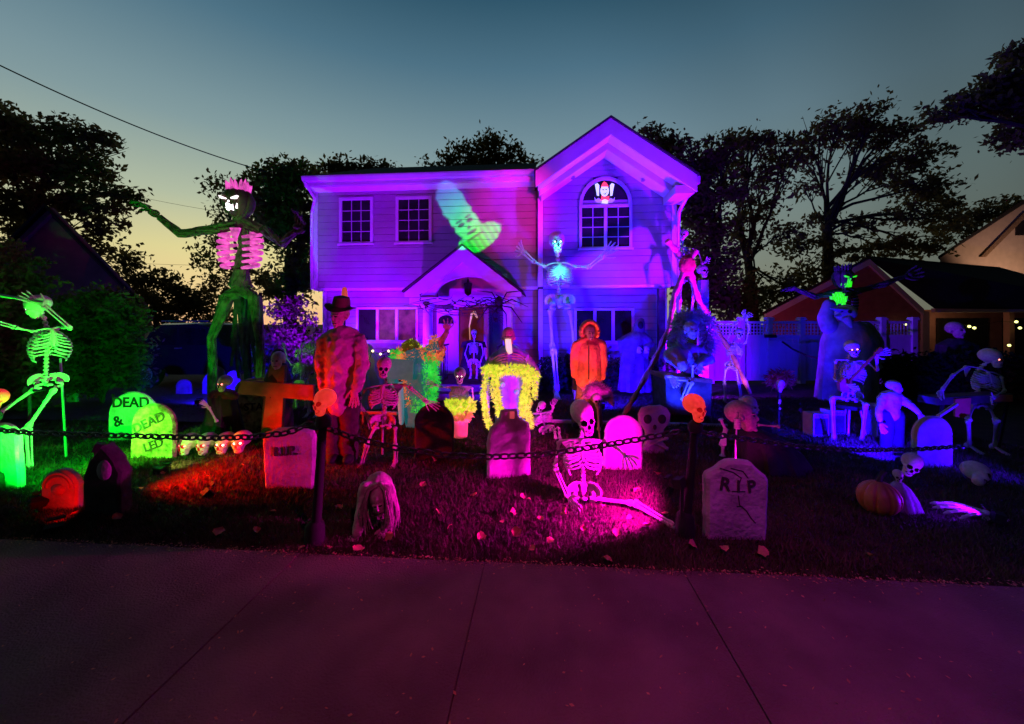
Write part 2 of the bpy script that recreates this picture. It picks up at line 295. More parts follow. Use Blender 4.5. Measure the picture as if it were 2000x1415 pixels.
# ------------------------------------------------------------------ mesh helpers
class MB:
    def __init__(s): s.v = []; s.f = []; s.m = []
    def add(s, vs, fs, mi=0):
        o = len(s.v); s.v += [tuple(p) for p in vs]
        s.f += [tuple(o + i for i in f) for f in fs]; s.m += [mi] * len(fs)
    def tube(s, pts, rad, n=8, mi=0, squash=None):
        pts = [Vector(p) for p in pts]; k = len(pts)
        if isinstance(rad, (int, float)): rad = [rad] * k
        t0 = (pts[1] - pts[0]).normalized()
        up = Vector((0, 0, 1)) if abs(t0.z) < .9 else Vector((1, 0, 0))
        u = t0.cross(up).normalized(); vs = []
        for i, p in enumerate(pts):
            t = (pts[min(i + 1, k - 1)] - pts[max(i - 1, 0)])
            t = t.normalized() if t.length > 1e-9 else t0
            u = (u - t * u.dot(t));  u = u.normalized() if u.length > 1e-6 else t.orthogonal().normalized()
            q = t.cross(u)
            for j in range(n):
                a = 2 * PI * j / n
                vs.append(p + u * (rad[i] * math.cos(a)) + q * (rad[i] * math.sin(a) * (squash or 1)))
        fs = [(i * n + j, i * n + (j + 1) % n, (i + 1) * n + (j + 1) % n, (i + 1) * n + j) for i in range(k - 1) for j in range(n)]
        fs += [tuple(range(n - 1, -1, -1)), tuple((k - 1) * n + j for j in range(n))]
        s.add(vs, fs, mi)
    def ell(s, c, r, rot=None, n=12, m=8, mi=0, noise=0.0):
        c = Vector(c); r = (r, r, r) if isinstance(r, (int, float)) else r; vs = []
        for i in range(m + 1):
            th = PI * i / m
            for j in range(n):
                a = 2 * PI * j / n
                k = 1 + (random.uniform(-noise, noise) if noise else 0)
                p = Vector((r[0] * math.sin(th) * math.cos(a), r[1] * math.sin(th) * math.sin(a), r[2] * math.cos(th))) * k
                if i in (0, m): p = Vector((0, 0, r[2] * (1 if i == 0 else -1)))
                vs.append(c + (rot @ p if rot else p))
        s.add(vs, [(i * n + j, (i + 1) * n + j, (i + 1) * n + (j + 1) % n, i * n + (j + 1) % n) for i in range(m) for j in range(n)], mi)
    def box(s, c, d, rot=None, mi=0):
        c = Vector(c); vs = []
        for z in (-.5, .5):
            for x, y in ((-.5, -.5), (.5, -.5), (.5, .5), (-.5, .5)):
                p = Vector((x * d[0], y * d[1], z * d[2])); vs.append(c + (rot @ p if rot else p))
        s.add(vs, [(3, 2, 1, 0), (4, 5, 6, 7), (0, 1, 5, 4), (1, 2, 6, 5), (2, 3, 7, 6), (3, 0, 4, 7)], mi)
    def prism(s, poly, off, mi=0):
        poly = [Vector(p) for p in poly]; off = Vector(off); n = len(poly)
        vs = poly + [p + off for p in poly]
        nrm = Vector((0, 0, 0))
        for i in range(n): nrm += poly[i].cross(poly[(i + 1) % n])
        f1 = tuple(range(n)); f2 = tuple(range(2 * n - 1, n - 1, -1))
        fs = [f1, f2] + [(i, n + i, n + (i + 1) % n, (i + 1) % n) for i in range(n)]
        if nrm.dot(off) > 0: fs = [tuple(reversed(f)) for f in fs]
        s.add(vs, fs, mi)
    def quad(s, a, b, c, d, mi=0): s.add([a, b, c, d], [(0, 1, 2, 3)], mi)
    def grid(s, rows, mi=0, closed=False):
        n = len(rows[0]); vs = [p for r in rows for p in r]
        fs = [(i * n + j, i * n + (j + 1) % n, (i + 1) * n + (j + 1) % n, (i + 1) * n + j) for i in range(len(rows) - 1) for j in range(n if closed else n - 1)]
        s.add(vs, fs, mi)
    def mesh(s, name, mats, origin, smooth=True):
        me = bpy.data.meshes.new(name); o = Vector(origin)
        me.from_pydata([(v[0] - o.x, v[1] - o.y, v[2] - o.z) for v in s.v], [], s.f)
        for x in (mats if isinstance(mats, (list, tuple)) else [mats]): me.materials.append(x)
        if any(s.m): me.polygons.foreach_set('material_index', s.m)
        if smooth: me.polygons.foreach_set('use_smooth', [True] * len(s.f)); me.set_sharp_from_angle(angle=R(42))
        me.update(); return me
WL = {}
def tag(o, label=None, cat=None, group=None, kind=None):
    if label: o['label'] = label
    if cat: o['category'] = cat
    if group: o['group'] = group
    if kind: o['kind'] = kind
    return o
def thing(name, label, cat, loc, group=None):
    o = bpy.data.objects.new(name, None); COL.objects.link(o); o.location = loc; o.empty_display_size = .1
    WL[o.name] = Vector(loc); return tag(o, label, cat, group)
def part(name, mb, mats, root, parent=None, smooth=True):          # a mesh that belongs to a thing
    o = bpy.data.objects.new(name, mb.mesh(name, mats, WL[root.name], smooth)); COL.objects.link(o)
    o.parent = parent or root; return o
def solo(name, mb, mats, label, cat, loc=None, group=None, smooth=True, kind=None):   # a thing that is one mesh
    if loc is None:
        a = np.array(mb.v); loc = ((a[:, 0].min() + a[:, 0].max()) / 2, (a[:, 1].min() + a[:, 1].max()) / 2, a[:, 2].min())
    o = bpy.data.objects.new(name, mb.mesh(name, mats, loc, smooth)); COL.objects.link(o); o.location = loc
    WL[o.name] = Vector(loc); return tag(o, label, cat, group, kind)
def structure(name, mb, m, smooth=False): return solo(name, mb, m, None, None, smooth=smooth, kind='structure')
def mod_remesh(o, vox, smooth=3, disp=0.0, dscale=.12):
    m = o.modifiers.new('one_skin', 'REMESH'); m.mode = 'VOXEL'; m.voxel_size = vox; m.use_smooth_shade = True
    if smooth: q = o.modifiers.new('soften', 'SMOOTH'); q.iterations = smooth; q.factor = .5
    if disp:
        t = bpy.data.textures.new('folds', 'CLOUDS'); t.noise_scale = dscale
        d = o.modifiers.new('folds', 'DISPLACE'); d.texture = t; d.strength = disp; d.mid_level = .5; d.texture_coords = 'LOCAL'
    return o
def blade_mesh(name, V, Fc, mats, loc, kind=None, parent=None):
    me = bpy.data.meshes.new(name); me.vertices.add(len(V)); me.vertices.foreach_set('co', np.asarray(V, dtype=np.float32).ravel())
    nf, k = Fc.shape
    me.loops.add(nf * k); me.loops.foreach_set('vertex_index', Fc.astype(np.int32).ravel())
    me.polygons.add(nf); me.polygons.foreach_set('loop_start', np.arange(0, nf * k, k, dtype=np.int32)); me.polygons.foreach_set('loop_total', np.full(nf, k, dtype=np.int32))
    me.update(calc_edges=True); me.materials.append(mats)
    o = bpy.data.objects.new(name, me); COL.objects.link(o)
    if parent: o.parent = parent
    else: o.location = loc
    if kind: o['kind'] = kind
    return o
def lerp(a, b, t): return Vector(a) * (1 - t) + Vector(b) * t
def bez(a, b, c, n=8):
    a, b, c = Vector(a), Vector(b), Vector(c)
    return [a * (1 - t) ** 2 + b * 2 * t * (1 - t) + c * t * t for t in [i / n for i in range(n + 1)]]
def text(body, size, root, origin, xdir, nrm, m, name='lettering', ext=.004, parent=None, align='CENTER'):
    c = bpy.data.curves.new(name, 'FONT'); c.body = body; c.size = size; c.extrude = ext; c.offset = size * .018; c.align_x = align; c.materials.append(m)
    tmp = bpy.data.objects.new('tmp', c); me = bpy.data.meshes.new_from_object(tmp); bpy.data.objects.remove(tmp)
    o = bpy.data.objects.new(name, me); COL.objects.link(o)
    x = Vector(xdir).normalized(); z = Vector(nrm).normalized(); y = z.cross(x)
    o.matrix_basis = Matrix.Translation(Vector(origin) - WL[root.name]) @ Matrix((x, y, z)).transposed().to_4x4()
    o.parent = parent or root; return o
# ------------------------------------------------------------------ ground, driveway, sidewalk
YAW = R(4.3)
def edge_y(x): return 2.52 - 0.075 * x     # lawn edge along the sidewalk
mb = MB(); mb.quad((-300, -40, -.06), (300, -40, -.06), (300, 500, -.06), (-300, 500, -.06)); structure('ground', mb, M['soil'])
mb = MB()                                   # lawn: gently uneven sheet
xs = np.linspace(-16, 16, 97); rows = []
def lawn_z(x, y): return 0.012 * math.sin(x * 1.9 + y) * math.sin(y * 2.3 - x * .7)
for t in np.linspace(0, 1, 40):
    rows.append([(x, edge_y(x) + t * (16 - edge_y(x)), lawn_z(x, edge_y(x) + t * (16 - edge_y(x)))) for x in xs])
mb.grid(rows); structure('lawn', mb, M['soil'], True)
mb = MB(); mb.quad((-13.5, 6.6, .03), (-4.6, 6.1, .03), (-5.3, 13.5, .03), (-16, 13.5, .03)); structure('driveway', mb, M['asphalt'])
ue = Vector((1, -.075, 0)).normalized(); ve = Vector((.075, 1, 0)).normalized()
e0 = Vector((0, 2.52, 0)); jx = 1.26
mb = MB(); mb.prism([e0 - ue * 16 - ve * 1.65 + Vector((0, 0, -.05)), e0 + ue * 16 - ve * 1.65 + Vector((0, 0, -.05)), e0 + ue * 16 + Vector((0, 0, -.05)), e0 - ue * 16 + Vector((0, 0, -.05))], (0, 0, .075)); walk = structure('sidewalk', mb, M['gap'])
for k in range(-8, 9):                      # one concrete slab after another, with open joints
    u0 = -.177 + k * jx + .003; u1 = u0 + jx - .006
    b = MB(); p = [e0 + ue * u0 - ve * 1.6, e0 + ue * u1 - ve * 1.6, e0 + ue * u1 - ve * .02, e0 + ue * u0 - ve * .02]
    dz = .034 + .002 * math.sin(k * 2.1)
    b.prism([q + Vector((0, 0, .026)) for q in p], (0, 0, dz - .026 + .006))
    o = bpy.data.objects.new('slab', b.mesh('slab', M['concrete'], walk.location, False)); COL.objects.link(o); o.parent = walk
mb = MB(); mb.prism([e0 - ue * 30 - ve * 9, e0 + ue * 30 - ve * 9, e0 + ue * 30 - ve * 1.75, e0 - ue * 30 - ve * 1.75], (0, 0, -.05)); structure('road', mb, M['asphalt'])

# ------------------------------------------------------------------ the house
HO = Vector((-4.98, 9.75, 0)); HU = Vector((math.cos(YAW), -math.sin(YAW), 0)); HV = Vector((math.sin(YAW), math.cos(YAW), 0))
def HW(u, v, z): return HO + HU * u + HV * v + Vector((0, 0, z))
def HP(px, py, v):                          # where the ray through a photo pixel meets the plane v in house terms
    k = (px - 1000) / F; o = HO + HV * v
    u = (k * o.y - o.x) / (HU.x - k * HU.y); t = o.y + u * HU.y
    return u, HCAM - (py - HY) / F * t
def hbox(mb, u0, u1, v0, v1, z0, z1, mi=0): mb.prism([HW(u0, v0, z0), HW(u1, v0, z0), HW(u1, v0, z1), HW(u0, v0, z1)], HV * (v1 - v0), mi)
house = thing('house', 'two storey sided house with a front gable and a small gabled porch, lit purple', 'house', HW(4.5, 0, 0))
UL, ZB = HP(614, 566, 0); UM, _ = HP(1054, 450, -.3); UR, _ = HP(1320, 450, -.3); ZE = HP(800, 352, 0)[1]
ZE2 = ZE + .1
UL1 = HP(632, 600, .3)[0]
wb = MB()
hbox(wb, UL, UM, .01, 6, ZB, ZE2); hbox(wb, UL1, UM, .31, 6, -.05, ZB - .01)
hbox(wb, UM, UR, -.29, 6, ZB, ZE2); hbox(wb, UM, UR - .12, .01, 6, -.05, ZB - .012)
# gable triangle of the right wing
up_, zp_ = HP(1187, 284, -.3); ul_, zl_ = HP(1068, 368, -.3); ur_, zr_ = HP(1312, 372, -.3)
SL = (zp_ - ZE2) / (up_ - UM)
wb.prism([HW(UM, -.29, ZE2), HW(UR, -.29, ZE2), HW(up_, -.29, zp_)], HV * 5)
part('wall', wb, M['shaded_backing'], house, smooth=False)
WINS = []                                    # (u0, u1, z0, z1, v)
def rect(px0, py0, px1, py1, v):
    a = HP(px0, (py0 + py1) / 2, v)[0]; b = HP(px1, (py0 + py1) / 2, v)[0]
    zt = HP((px0 + px1) / 2, py0, v)[1]; zb = HP((px0 + px1) / 2, py1, v)[1]
    return a, b, zb, zt
def window(px0, py0, px1, py1, v, lights, cols, rows, cw=.07, back=None):
    u0, u1, z0, z1 = rect(px0, py0, px1, py1, v); WINS.append((u0, u1, z0, z1, v))
    b = MB()
    for a in ((u0, u1, z1 - cw, z1), (u0, u1, z0, z0 + cw), (u0, u0 + cw, z0 + cw, z1 - cw), (u1 - cw, u1, z0 + cw, z1 - cw)):
        hbox(b, a[0], a[1], v - .055, v + .008, a[2], a[3])
    hbox(b, u0 - .03, u1 + .03, v - .075, v - .056, z0 - .02, z0 + .03)
    wd = (u1 - u0 - 2 * cw); n = lights
    for i in range(1, n): hbox(b, u0 + cw + wd * i / n - .035, u0 + cw + wd * i / n + .035, v - .052, v + .006, z0 + cw, z1 - cw)
    wn = part('window', b, M['trim'], house, smooth=False)
    for i in range(n):
        a0 = u0 + cw + wd * i / n + (.035 if i else 0); a1 = u0 + cw + wd * (i + 1) / n - (.035 if i < n - 1 else 0)
        pb = MB(); hbox(pb, a0, a1, v - .02, v + .004, z0 + cw, z1 - cw)
        part('pane', pb, M['glass'] if not back or back[i] is None else back[i], house, wn, False)
        if cols:
            for c in range(1, cols): q = MB(); hbox(q, a0 + (a1 - a0) * c / cols - .008, a0 + (a1 - a0) * c / cols + .008, v - .034, v - .021, z0 + cw, z1 - cw); part('muntin', q, M['muntin'], house, wn, False)
            for r in range(1, rows): q = MB(); zz = z0 + cw + (z1 - z0 - 2 * cw) * r / rows; hbox(q, a0, a1, v - .032, v - .021, zz - .008, zz + .008); part('muntin', q, M['muntin'], house, wn, False)
    return wn
window(664, 387, 730, 479, 0, 1, 3, 4)
window(774, 385, 844, 477, 0, 1, 3, 4)
window(697, 600, 818, 669, .3, 3, 0, 0, .06, [None, M['curtain'], M['curtain']])
window(1121, 602, 1238, 671, 0, 3, 0, 0, .06, [None, None, None])
# arched window of the gable
v = -.3
u0, u1, z0, zm = rect(1131, 401, 1234, 488, v)
window(1131, 401, 1234, 488, v, 2, 2, 4, .06)
uc = (u0 + u1) / 2; rad = (u1 - u0) / 2; za = HP(1182, 347, v)[1]; rz = za - zm
WINS.append((u0, u1, zm, za, v, 'arch'))
b = MB(); K = 20
for i in range(K):
    t0, t1 = PI * i / K, PI * (i + 1) / K
    P = lambda t, k: HW(uc - (rad - k) * math.cos(t), v - .055, zm + .002 + (rz - k) * math.sin(t))
    b.prism([P(t0, 0), P(t0, .075), P(t1, .075), P(t1, 0)], HV * .06)
arch = part('arched_window', b, M['trim'], house, smooth=False)
b = MB(); b.prism([HW(uc - (rad - .074) * math.cos(PI * i / K), v - .018, zm + .004 + (rz - .074) * math.sin(PI * i / K)) for i in range(K + 1)][::-1], HV * .02)
part('pane', b, M['glass'], house, arch, False)

# siding boards, course by course
def boards(u0, u1, z0, z1, v, lim=None, h=.166):
    z = z0
    while z < z1 - .03:
        zt = min(z + h, z1); a0, a1, b0, b1 = u0, u1, u0, u1
        if lim:
            a0, a1 = lim(z); b0, b1 = lim(zt)
            a0, a1, b0, b1 = max(a0, u0), min(a1, u1), max(b0, u0), min(b1, u1)
        if a1 - a0 > .12:
            cuts = []; fill = []
            for w in WINS:
                if abs(w[4] - v) > .01 or w[2] >= zt - .01 or w[3] <= z + .01: continue
                c0, c1 = w[0], w[1]
                if len(w) > 5:                      # arched top: the opening narrows course by course
                    k = min(1, max(0, (z + h * .55 - w[2]) / (w[3] - w[2]))); hw_ = (c1 - c0) / 2 * math.sqrt(1 - k * k); cm = (c0 + c1) / 2; c0, c1 = cm - hw_, cm + hw_
                else:
                    if z < w[2] - .03: fill.append((c0, c1, z, w[2] - .02))
                    if zt > w[3] + .03: fill.append((c0, c1, w[3] + .004, zt))
                cuts.append((c0 - .004, c1 + .004))
            segs = []; c = a0
            for s in sorted(cuts):
                if s[0] > c: segs.append((c, s[0], z, zt))
                c = max(c, s[1])
            segs.append((c, a1, z, zt))
            for s0, s1, y0, y1 in segs + fill:
                if s1 - s0 < .03: continue
                t0 = max(s0, b0) if s0 == a0 else s0; t1 = min(s1, b1) if s1 == a1 else s1
                if t1 <= t0: t0 = t1 = (s0 + s1) / 2
                q = MB(); zq = y1 - .009
                vs = [HW(s0, v + .004, y0), HW(s1, v + .004, y0), HW(s0, v - .026, y0 + .003), HW(s1, v - .026, y0 + .003), HW(t0, v - .016, zq), HW(t1, v - .016, zq), HW(t0, v + .004, zq), HW(t1, v + .004, zq)]
                q.add(vs, [(2, 3, 5, 4), (0, 1, 3, 2), (4, 5, 7, 6), (0, 2, 4, 6), (3, 1, 7, 5)])
                part('siding_board', q, M['siding'], house, smooth=False)
        z = zt
boards(UL + .1, UM, ZB + .04, ZE2 - .02, 0)
boards(UM + .09, UR - .11, ZB + .04, ZE2, -.3)
boards(UM + .09, UR - .11, ZE2, zp_, -.3, lambda z: (UM + (z - ZE2) / SL, UR - (z - ZE2) / ((zp_ - ZE2) / (UR - up_))))
ud0, ud1 = HP(846, 650, .3)[0], HP(1000, 650, .3)[0]
WINS.append((ud0, ud1, 0, 2.6, .3))
boards(UL1 + .1, UM, .28, ZB - .03, .3)
boards(UM + .09, UR - .22, .28, ZB - .03, 0)
# corner boards, band boards, foundation
for (a, c, v0, z0, z1) in ((UL - .01, UL + .1, -.03, ZB, ZE2 - .02), (UM - .04, UM + .08, -.335, ZB, ZE2), (UR - .1, UR + .01, -.335, ZB, ZE2), (UL1 - .01, UL1 + .09, .27, .2, ZB - .03), (UM - .03, UM + .08, -.03, .2, ZB - .03), (UR - .22, UR - .11, -.03, .2, ZB - .03)):
    q = MB(); hbox(q, a, c, v0, v0 + .06, z0, z1); part('corner_board', q, M['trim'], house, smooth=False)
q = MB(); hbox(q, UL, UM - .05, -.03, .3, ZB - .025, ZB + .035); hbox(q, UM + .09, UR - .12, -.32, .0, ZB - .025, ZB + .035); part('band_board', q, M['trim'], house, smooth=False)
q = MB(); hbox(q, UL1, UM, .27, .3, -.05, .27); hbox(q, UM, UR - .12, -.035, -.005, -.05, .27); part('foundation', q, M['stone_dark'], house, smooth=False)
# left roof with fascia, gutter and soffit
ug0 = HP(596, 350, -.4)[0]; zg = HP(800, 342, -.4)[1]; zs = HP(800, 361, -.4)[1]
q = MB(); hbox(q, ug0, UM - .05, -.44, -.40, zs + .02, zg); part('fascia', q, M['trim'], house, smooth=False)
q = MB()
prof = [(-.44, zg - .01), (-.56, zg - .01), (-.56, zg - .05), (-.53, zg - .12), (-.442, zg - .13)]
q.prism([HW(ug0, a, z) for a, z in prof], HU * (UM - .08 - ug0)); part('gutter', q, M['trim'], house, smooth=False)
q = MB(); hbox(q, ug0, UM - .05, -.398, .0, zs, zs + .018); part('soffit', q, M['soffit'], house, smooth=False)
q = MB(); sl = .45
q.prism([HW(ug0 - .03, -.5, zg + .01), HW(ug0 - .03, 3.6, zg + .01 + 4.1 * sl), HW(ug0 - .03, 7.0, zg + .5), HW(ug0 - .03, 7, zg - .05), HW(ug0 - .03, -.4, zg - .04)], HU * (UM - .1 - ug0))
part('roof', q, M['roof'], house, smooth=False)
# stepped front gable: outer rake, soffit, inner rake, soffit
uk, zk = HP(1193, 231, -1.2); ue0, ze0 = HP(1046, 334, -1.2); ue1, ze1 = HP(1362, 342, -1.2)
ml, mr = (zk - ze0) / (uk - ue0), (zk - ze1) / (ue1 - uk)
def chevron(mb, zt, th, v0, v1, hl, hr, mi=0):
    mb.prism([HW(uk - hl, v0, zt - ml * hl), HW(uk, v0, zt), HW(uk, v0, zt - th), HW(uk - hl, v0, zt - ml * hl - th)][::-1], HV * (v1 - v0), mi)
    mb.prism([HW(uk, v0, zt), HW(uk + hr, v0, zt - mr * hr), HW(uk + hr, v0, zt - mr * hr - th), HW(uk, v0, zt - th)][::-1], HV * (v1 - v0), mi)
HL, HR = uk - ue0, ue1 - uk
q = MB(); chevron(q, zk, .34, -1.2, -1.15, HL, HR); part('rake_board', q, M['trim'], house, smooth=False)
q = MB(); chevron(q, zk - .30, .03, -1.148, -.80, HL - .05, HR - .14); part('soffit', q, M['soffit'], house, smooth=False)
zi = zk - .335
q = MB(); chevron(q, zi, .13, -.80, -.76, HL - .08, HR - .2); part('rake_board', q, M['trim'], house, smooth=False)
q = MB(); chevron(q, zi - .10, .03, -.758, -.33, HL - .12, HR - .28); part('soffit', q, M['soffit'], house, smooth=False)
q = MB(); chevron(q, zk + .045, .04, -1.24, 5.5, HL + .03, HR + .03); part('roof', q, M['roof'], house, smooth=False)
for px, vv in ((1119, -.55), (1256, -.55)):     # little soffit spotlights
    uu = HP(px, 315, vv)[0]; zz = zi - .13 - (ml * (uk - uu) if uu < uk else mr * (uu - uk)) - .02
    q = MB(); q.tube([HW(uu, vv, zz + .03), HW(uu, vv, zz - .03)], .045, 10); part('soffit_light', q, M['metal'], house)
# boxed eave return at the right corner, with its gutter end and downspout
q = MB(); zt = zk - mr * (HR - .02) - .30
hbox(q, ue1 - .42, ue1 - .03, -1.14, -.34, zt - .06, zt + .10); hbox(q, ue1 - .05, ue1 + .1, -1.1, 3, zt + .16, zt + .3); part('eave_return', q, M['trim'], house, smooth=False)
q = MB(); q.tube([HW(ue1 + .03, -.9, zt + .2), HW(ue1 - .1, -.45, zt - .25), HW(UR + .06, -.28, zt - .5), HW(UR + .06, -.28, .1)], .04, 8); part('downspout', q, M['trim'], house)
q = MB(); q.tube([HW(ug0 + .05, -.5, zg - .13), HW(ug0 + .12, -.2, zg - .45), HW(UL - .06, -.02, zg - .75), HW(UL - .06, -.02, ZB)], .035, 8); part('downspout', q, M['trim'], house)

# porch: gabled hood with an arched opening on two columns
PV = -1.25
pk, pz = HP(903, 481, PV); pl, plz = HP(790, 572, PV); pr, prz = HP(1018, 572, PV); pb = HP(900, 580, PV)[1]
q = MB()
hl, hr = pk - pl, pr - pk; th = .34; s1, s2 = (pz - plz) / hl, (pz - prz) / hr
q.prism([HW(pl, PV, plz), HW(pk, PV, pz), HW(pk, PV, pz - th), HW(pl + .34, PV, plz + s1 * .34 - th), HW(pl + .34, PV, pb), HW(pl, PV, pb)][::-1], HV * .06)
q.prism([HW(pk, PV, pz), HW(pr, PV, prz), HW(pr, PV, pb), HW(pr - .34, PV, pb), HW(pr - .34, PV, prz + s2 * .34 - th), HW(pk, PV, pz - th)][::-1], HV * .06)
part('porch_rake', q, M['trim'], house, smooth=False)
aL, aR = HP(851, 575, PV + .1)[0], HP(986, 575, PV + .1)[0]; az_ = HP(916, 541, PV + .1)[1]; uc = (aL + aR) / 2; ab = pb + .01
q = MB(); K = 16
for i in range(K):                              # the face above the arch
    t0, t1 = PI * i / K, PI * (i + 1) / K
    f = lambda t: (uc - (aR - aL) / 2 * math.cos(t), ab + (az_ - ab) * math.sin(t))
    (ua, zA), (ub, zB_) = f(t0), f(t1)
    tp = lambda u: (pz - th + .02 - s1 * (pk - u)) if u < pk else (pz - th + .02 - s2 * (u - pk))
    q.prism([HW(ua, PV + .065, zA), HW(ub, PV + .065, zB_), HW(ub, PV + .065, max(tp(ub), zB_ + .02)), HW(ua, PV + .065, max(tp(ua), zA + .02))], HV * .10)
hbox(q, pl + .30, aL + .002, PV + .065, PV + .165, ab - .02, tp(aL)); hbox(q, aR - .002, pr - .30, PV + .065, PV + .165, ab - .02, tp(aR))
part('arch_face', q, M['trim'], house, smooth=False)
q = MB(); hbox(q, aL - .02, aR + .02, PV + .4, PV + .44, ab, az_ + .1); part('arch_back', q, M['trim'], house, smooth=False)
q = MB()
q.prism([HW(pl - .04, PV - .06, plz + .005), HW(pk, PV - .06, pz + .005), HW(pk, PV - .06, pz + .045), HW(pl - .04, PV - .06, plz + .045)][::-1], HV * 1.55)
q.prism([HW(pk, PV - .06, pz + .005), HW(pr + .04, PV - .06, prz + .005), HW(pr + .04, PV - .06, prz + .045), HW(pk, PV - .06, pz + .045)][::-1], HV * 1.55)
part('porch_roof', q, M['roof'], house, smooth=False)
q = MB(); hbox(q, pl + .1, pr - .1, PV + .02, PV + .2, ab - .17, ab - .022); hbox(q, pl + .1, pl + .24, PV + .2, .28, ab - .17, ab - .022); hbox(q, pr - .24, pr - .1, PV + .2, .28, ab - .17, ab - .022); part('porch_beam', q, M['trim'], house, smooth=False)
for px in (835, 992):
    c = HP(px, 620, PV + .1)[0]; q = MB(); bw = HW(c, PV + .11, 0)
    q.tube([bw + Vector((0, 0, .3)), bw + Vector((0, 0, ab - .2))], [.115, .10], 16); q.tube([bw + Vector((0, 0, .3)), bw + Vector((0, 0, .38))], .15, 16); q.tube([bw + Vector((0, 0, ab - .25)), bw + Vector((0, 0, ab - .172))], .14, 16)
    part('column', q, M['trim'], house)
q = MB(); hbox(q, pl + .1, pr - .1, PV - .05, .3, -.05, .3); hbox(q, pl + .5, pr - .5, PV - .38, PV - .052, -.05, .15); part('stoop', q, M['stone_dark'], house, smooth=False)
# doorway
d0, d1, _, dz1 = rect(897, 600, 946, 742, .3)
q = MB(); hbox(q, d0, d1, .27, .3, .31, dz1); dr = part('storm_door', q, M['inner'], house, smooth=False)
q = MB()
for a in ((d0 - .12, d0, .31, dz1), (d1, d1 + .12, .31, dz1), (d0 - .12, d1 + .12, dz1, dz1 + .12)): hbox(q, a[0], a[1], .2, .305, a[2], a[3])
part('door_casing', q, M['trim'], house, smooth=False)
q = MB(); gu0, gz0 = HP(918, 664, .26); gu1, gz1 = HP(931, 609, .26); gc = (gu0 + gu1) / 2
pts = [HW(gc - .085, .262, gz0), HW(gc - .10, .262, gz0 + .35), HW(gc - .04, .262, gz1 - .06), HW(gc + .02, .262, gz1), HW(gc + .10, .262, gz1 - .16)]
q.tube(pts, [.012, .015, .03, .045, .02], 8); part('lit_hall_arch', q, M['glow_arch'], house, dr)
q = MB(); a0, a1, zb_, zt_ = rect(854, 604, 892, 742, .3); hbox(q, a0, a1, .26, .3, .31, zt_); pd = part('side_door', q, M['door'], house, smooth=False)
q = MB(); fu0, fz0 = HP(856, 633, .25); fu1, fz1 = HP(886, 616, .25); c = (fu0 + fu1) / 2; hw = (fu1 - fu0) / 2
q.prism([HW(c - hw * math.cos(PI * i / 12), .24, fz0 + (fz1 - fz0) * (.35 * (0 < i < 12) + .65 * math.sin(PI * i / 12))) for i in range(13)][::-1], HV * .018); part('fan_window', q, M['glass'], house, pd, False)
# porch lantern
lu, lz = HP(914, 563, PV + .25); q = MB(); c = HW(lu, PV + .25, lz)
q.tube([c + Vector((0, 0, .19)), c + Vector((0, 0, .12)), c + Vector((0, 0, .1)), c + Vector((0, 0, -.12)), c + Vector((0, 0, -.17))], [.02, .03, .1, .075, .02], 6); q.tube([c + Vector((0, 0, .19)), c + Vector((0, 0, .34))], .008, 6)
part('porch_lantern', q, M['black'], house, smooth=False)
# railing beside the steps
for px in (853, 972):
    q = MB(); c = HP(px, 720, PV - .1)[0]
    for k in range(6): q.tube([HW(c, PV - .1 + k * .18, .28), HW(c, PV - .1 + k * .18, 1.1)], .012, 6)
    q.tube([HW(c, PV - .15, 1.1), HW(c, PV + .95, 1.1)], .022, 8); part('railing', q, M['black'], house)

# jester decoration standing in the arched window: flat cut-outs lit from behind
def silh(name, pts, m, root, v, th=.012, parent=None):
    q = MB(); q.prism([HW(*((lambda uz: (uz[0], v, uz[1]))(HP(px, py, v)))) for px, py in pts], HV * th)
    return part(name, q, m, root, parent, False)
uz = HP(1181, 398, -.345)
cut = thing('window_jester', 'lit jester cut-out with red pointed hat and raised white arms in the arched window', 'window decoration', HW(uz[0], -.345, uz[1]))
v = -.362
def circ(cx, cy, rx, ry, n=14): return [(cx + rx * math.cos(2 * PI * i / n), cy + ry * math.sin(2 * PI * i / n)) for i in range(n)]
silh('face', circ(1181, 373, 8.5, 11), M['film_white'], cut, v); silh('hat', [(1174, 365), (1176, 359), (1180, 354.5), (1185, 358), (1189, 365)], M['film_red'], cut, v - .004)
silh('ruff', [(1173, 393), (1175, 382), (1181, 385), (1190, 383), (1190, 392), (1182, 389)], M['film_red'], cut, v - .008)
silh('chest', [(1175, 397), (1176, 391), (1182, 389.5), (1188, 392), (1187, 398)], M['film_white'], cut, v - .003)
for sx in (1, -1):
    f = lambda x: 1181 + sx * x
    silh('arm', [(f(-11), 378), (f(-11), 383), (f(-15), 382), (f(-17), 370), (f(-19), 360), (f(-14), 358), (f(-10.5), 362)], M['film_white'], cut, v)
    silh('sleeve', [(f(-20), 385), (f(-17), 390), (f(-12), 387), (f(-7), 391), (f(-7), 396), (f(-14), 396), (f(-19), 392)], M['film_lilac'], cut, v)
silh('eye', circ(1178, 371, 1.6, 1.2, 8), M['dark'], cut, v - .006, .003); silh('eye', circ(1184, 370.5, 1.6, 1.2, 8), M['dark'], cut, v - .006, .003); silh('mouth', [(1177, 378), (1181, 379), (1186, 375), (1182, 381)], M['dark'], cut, v - .006, .003)

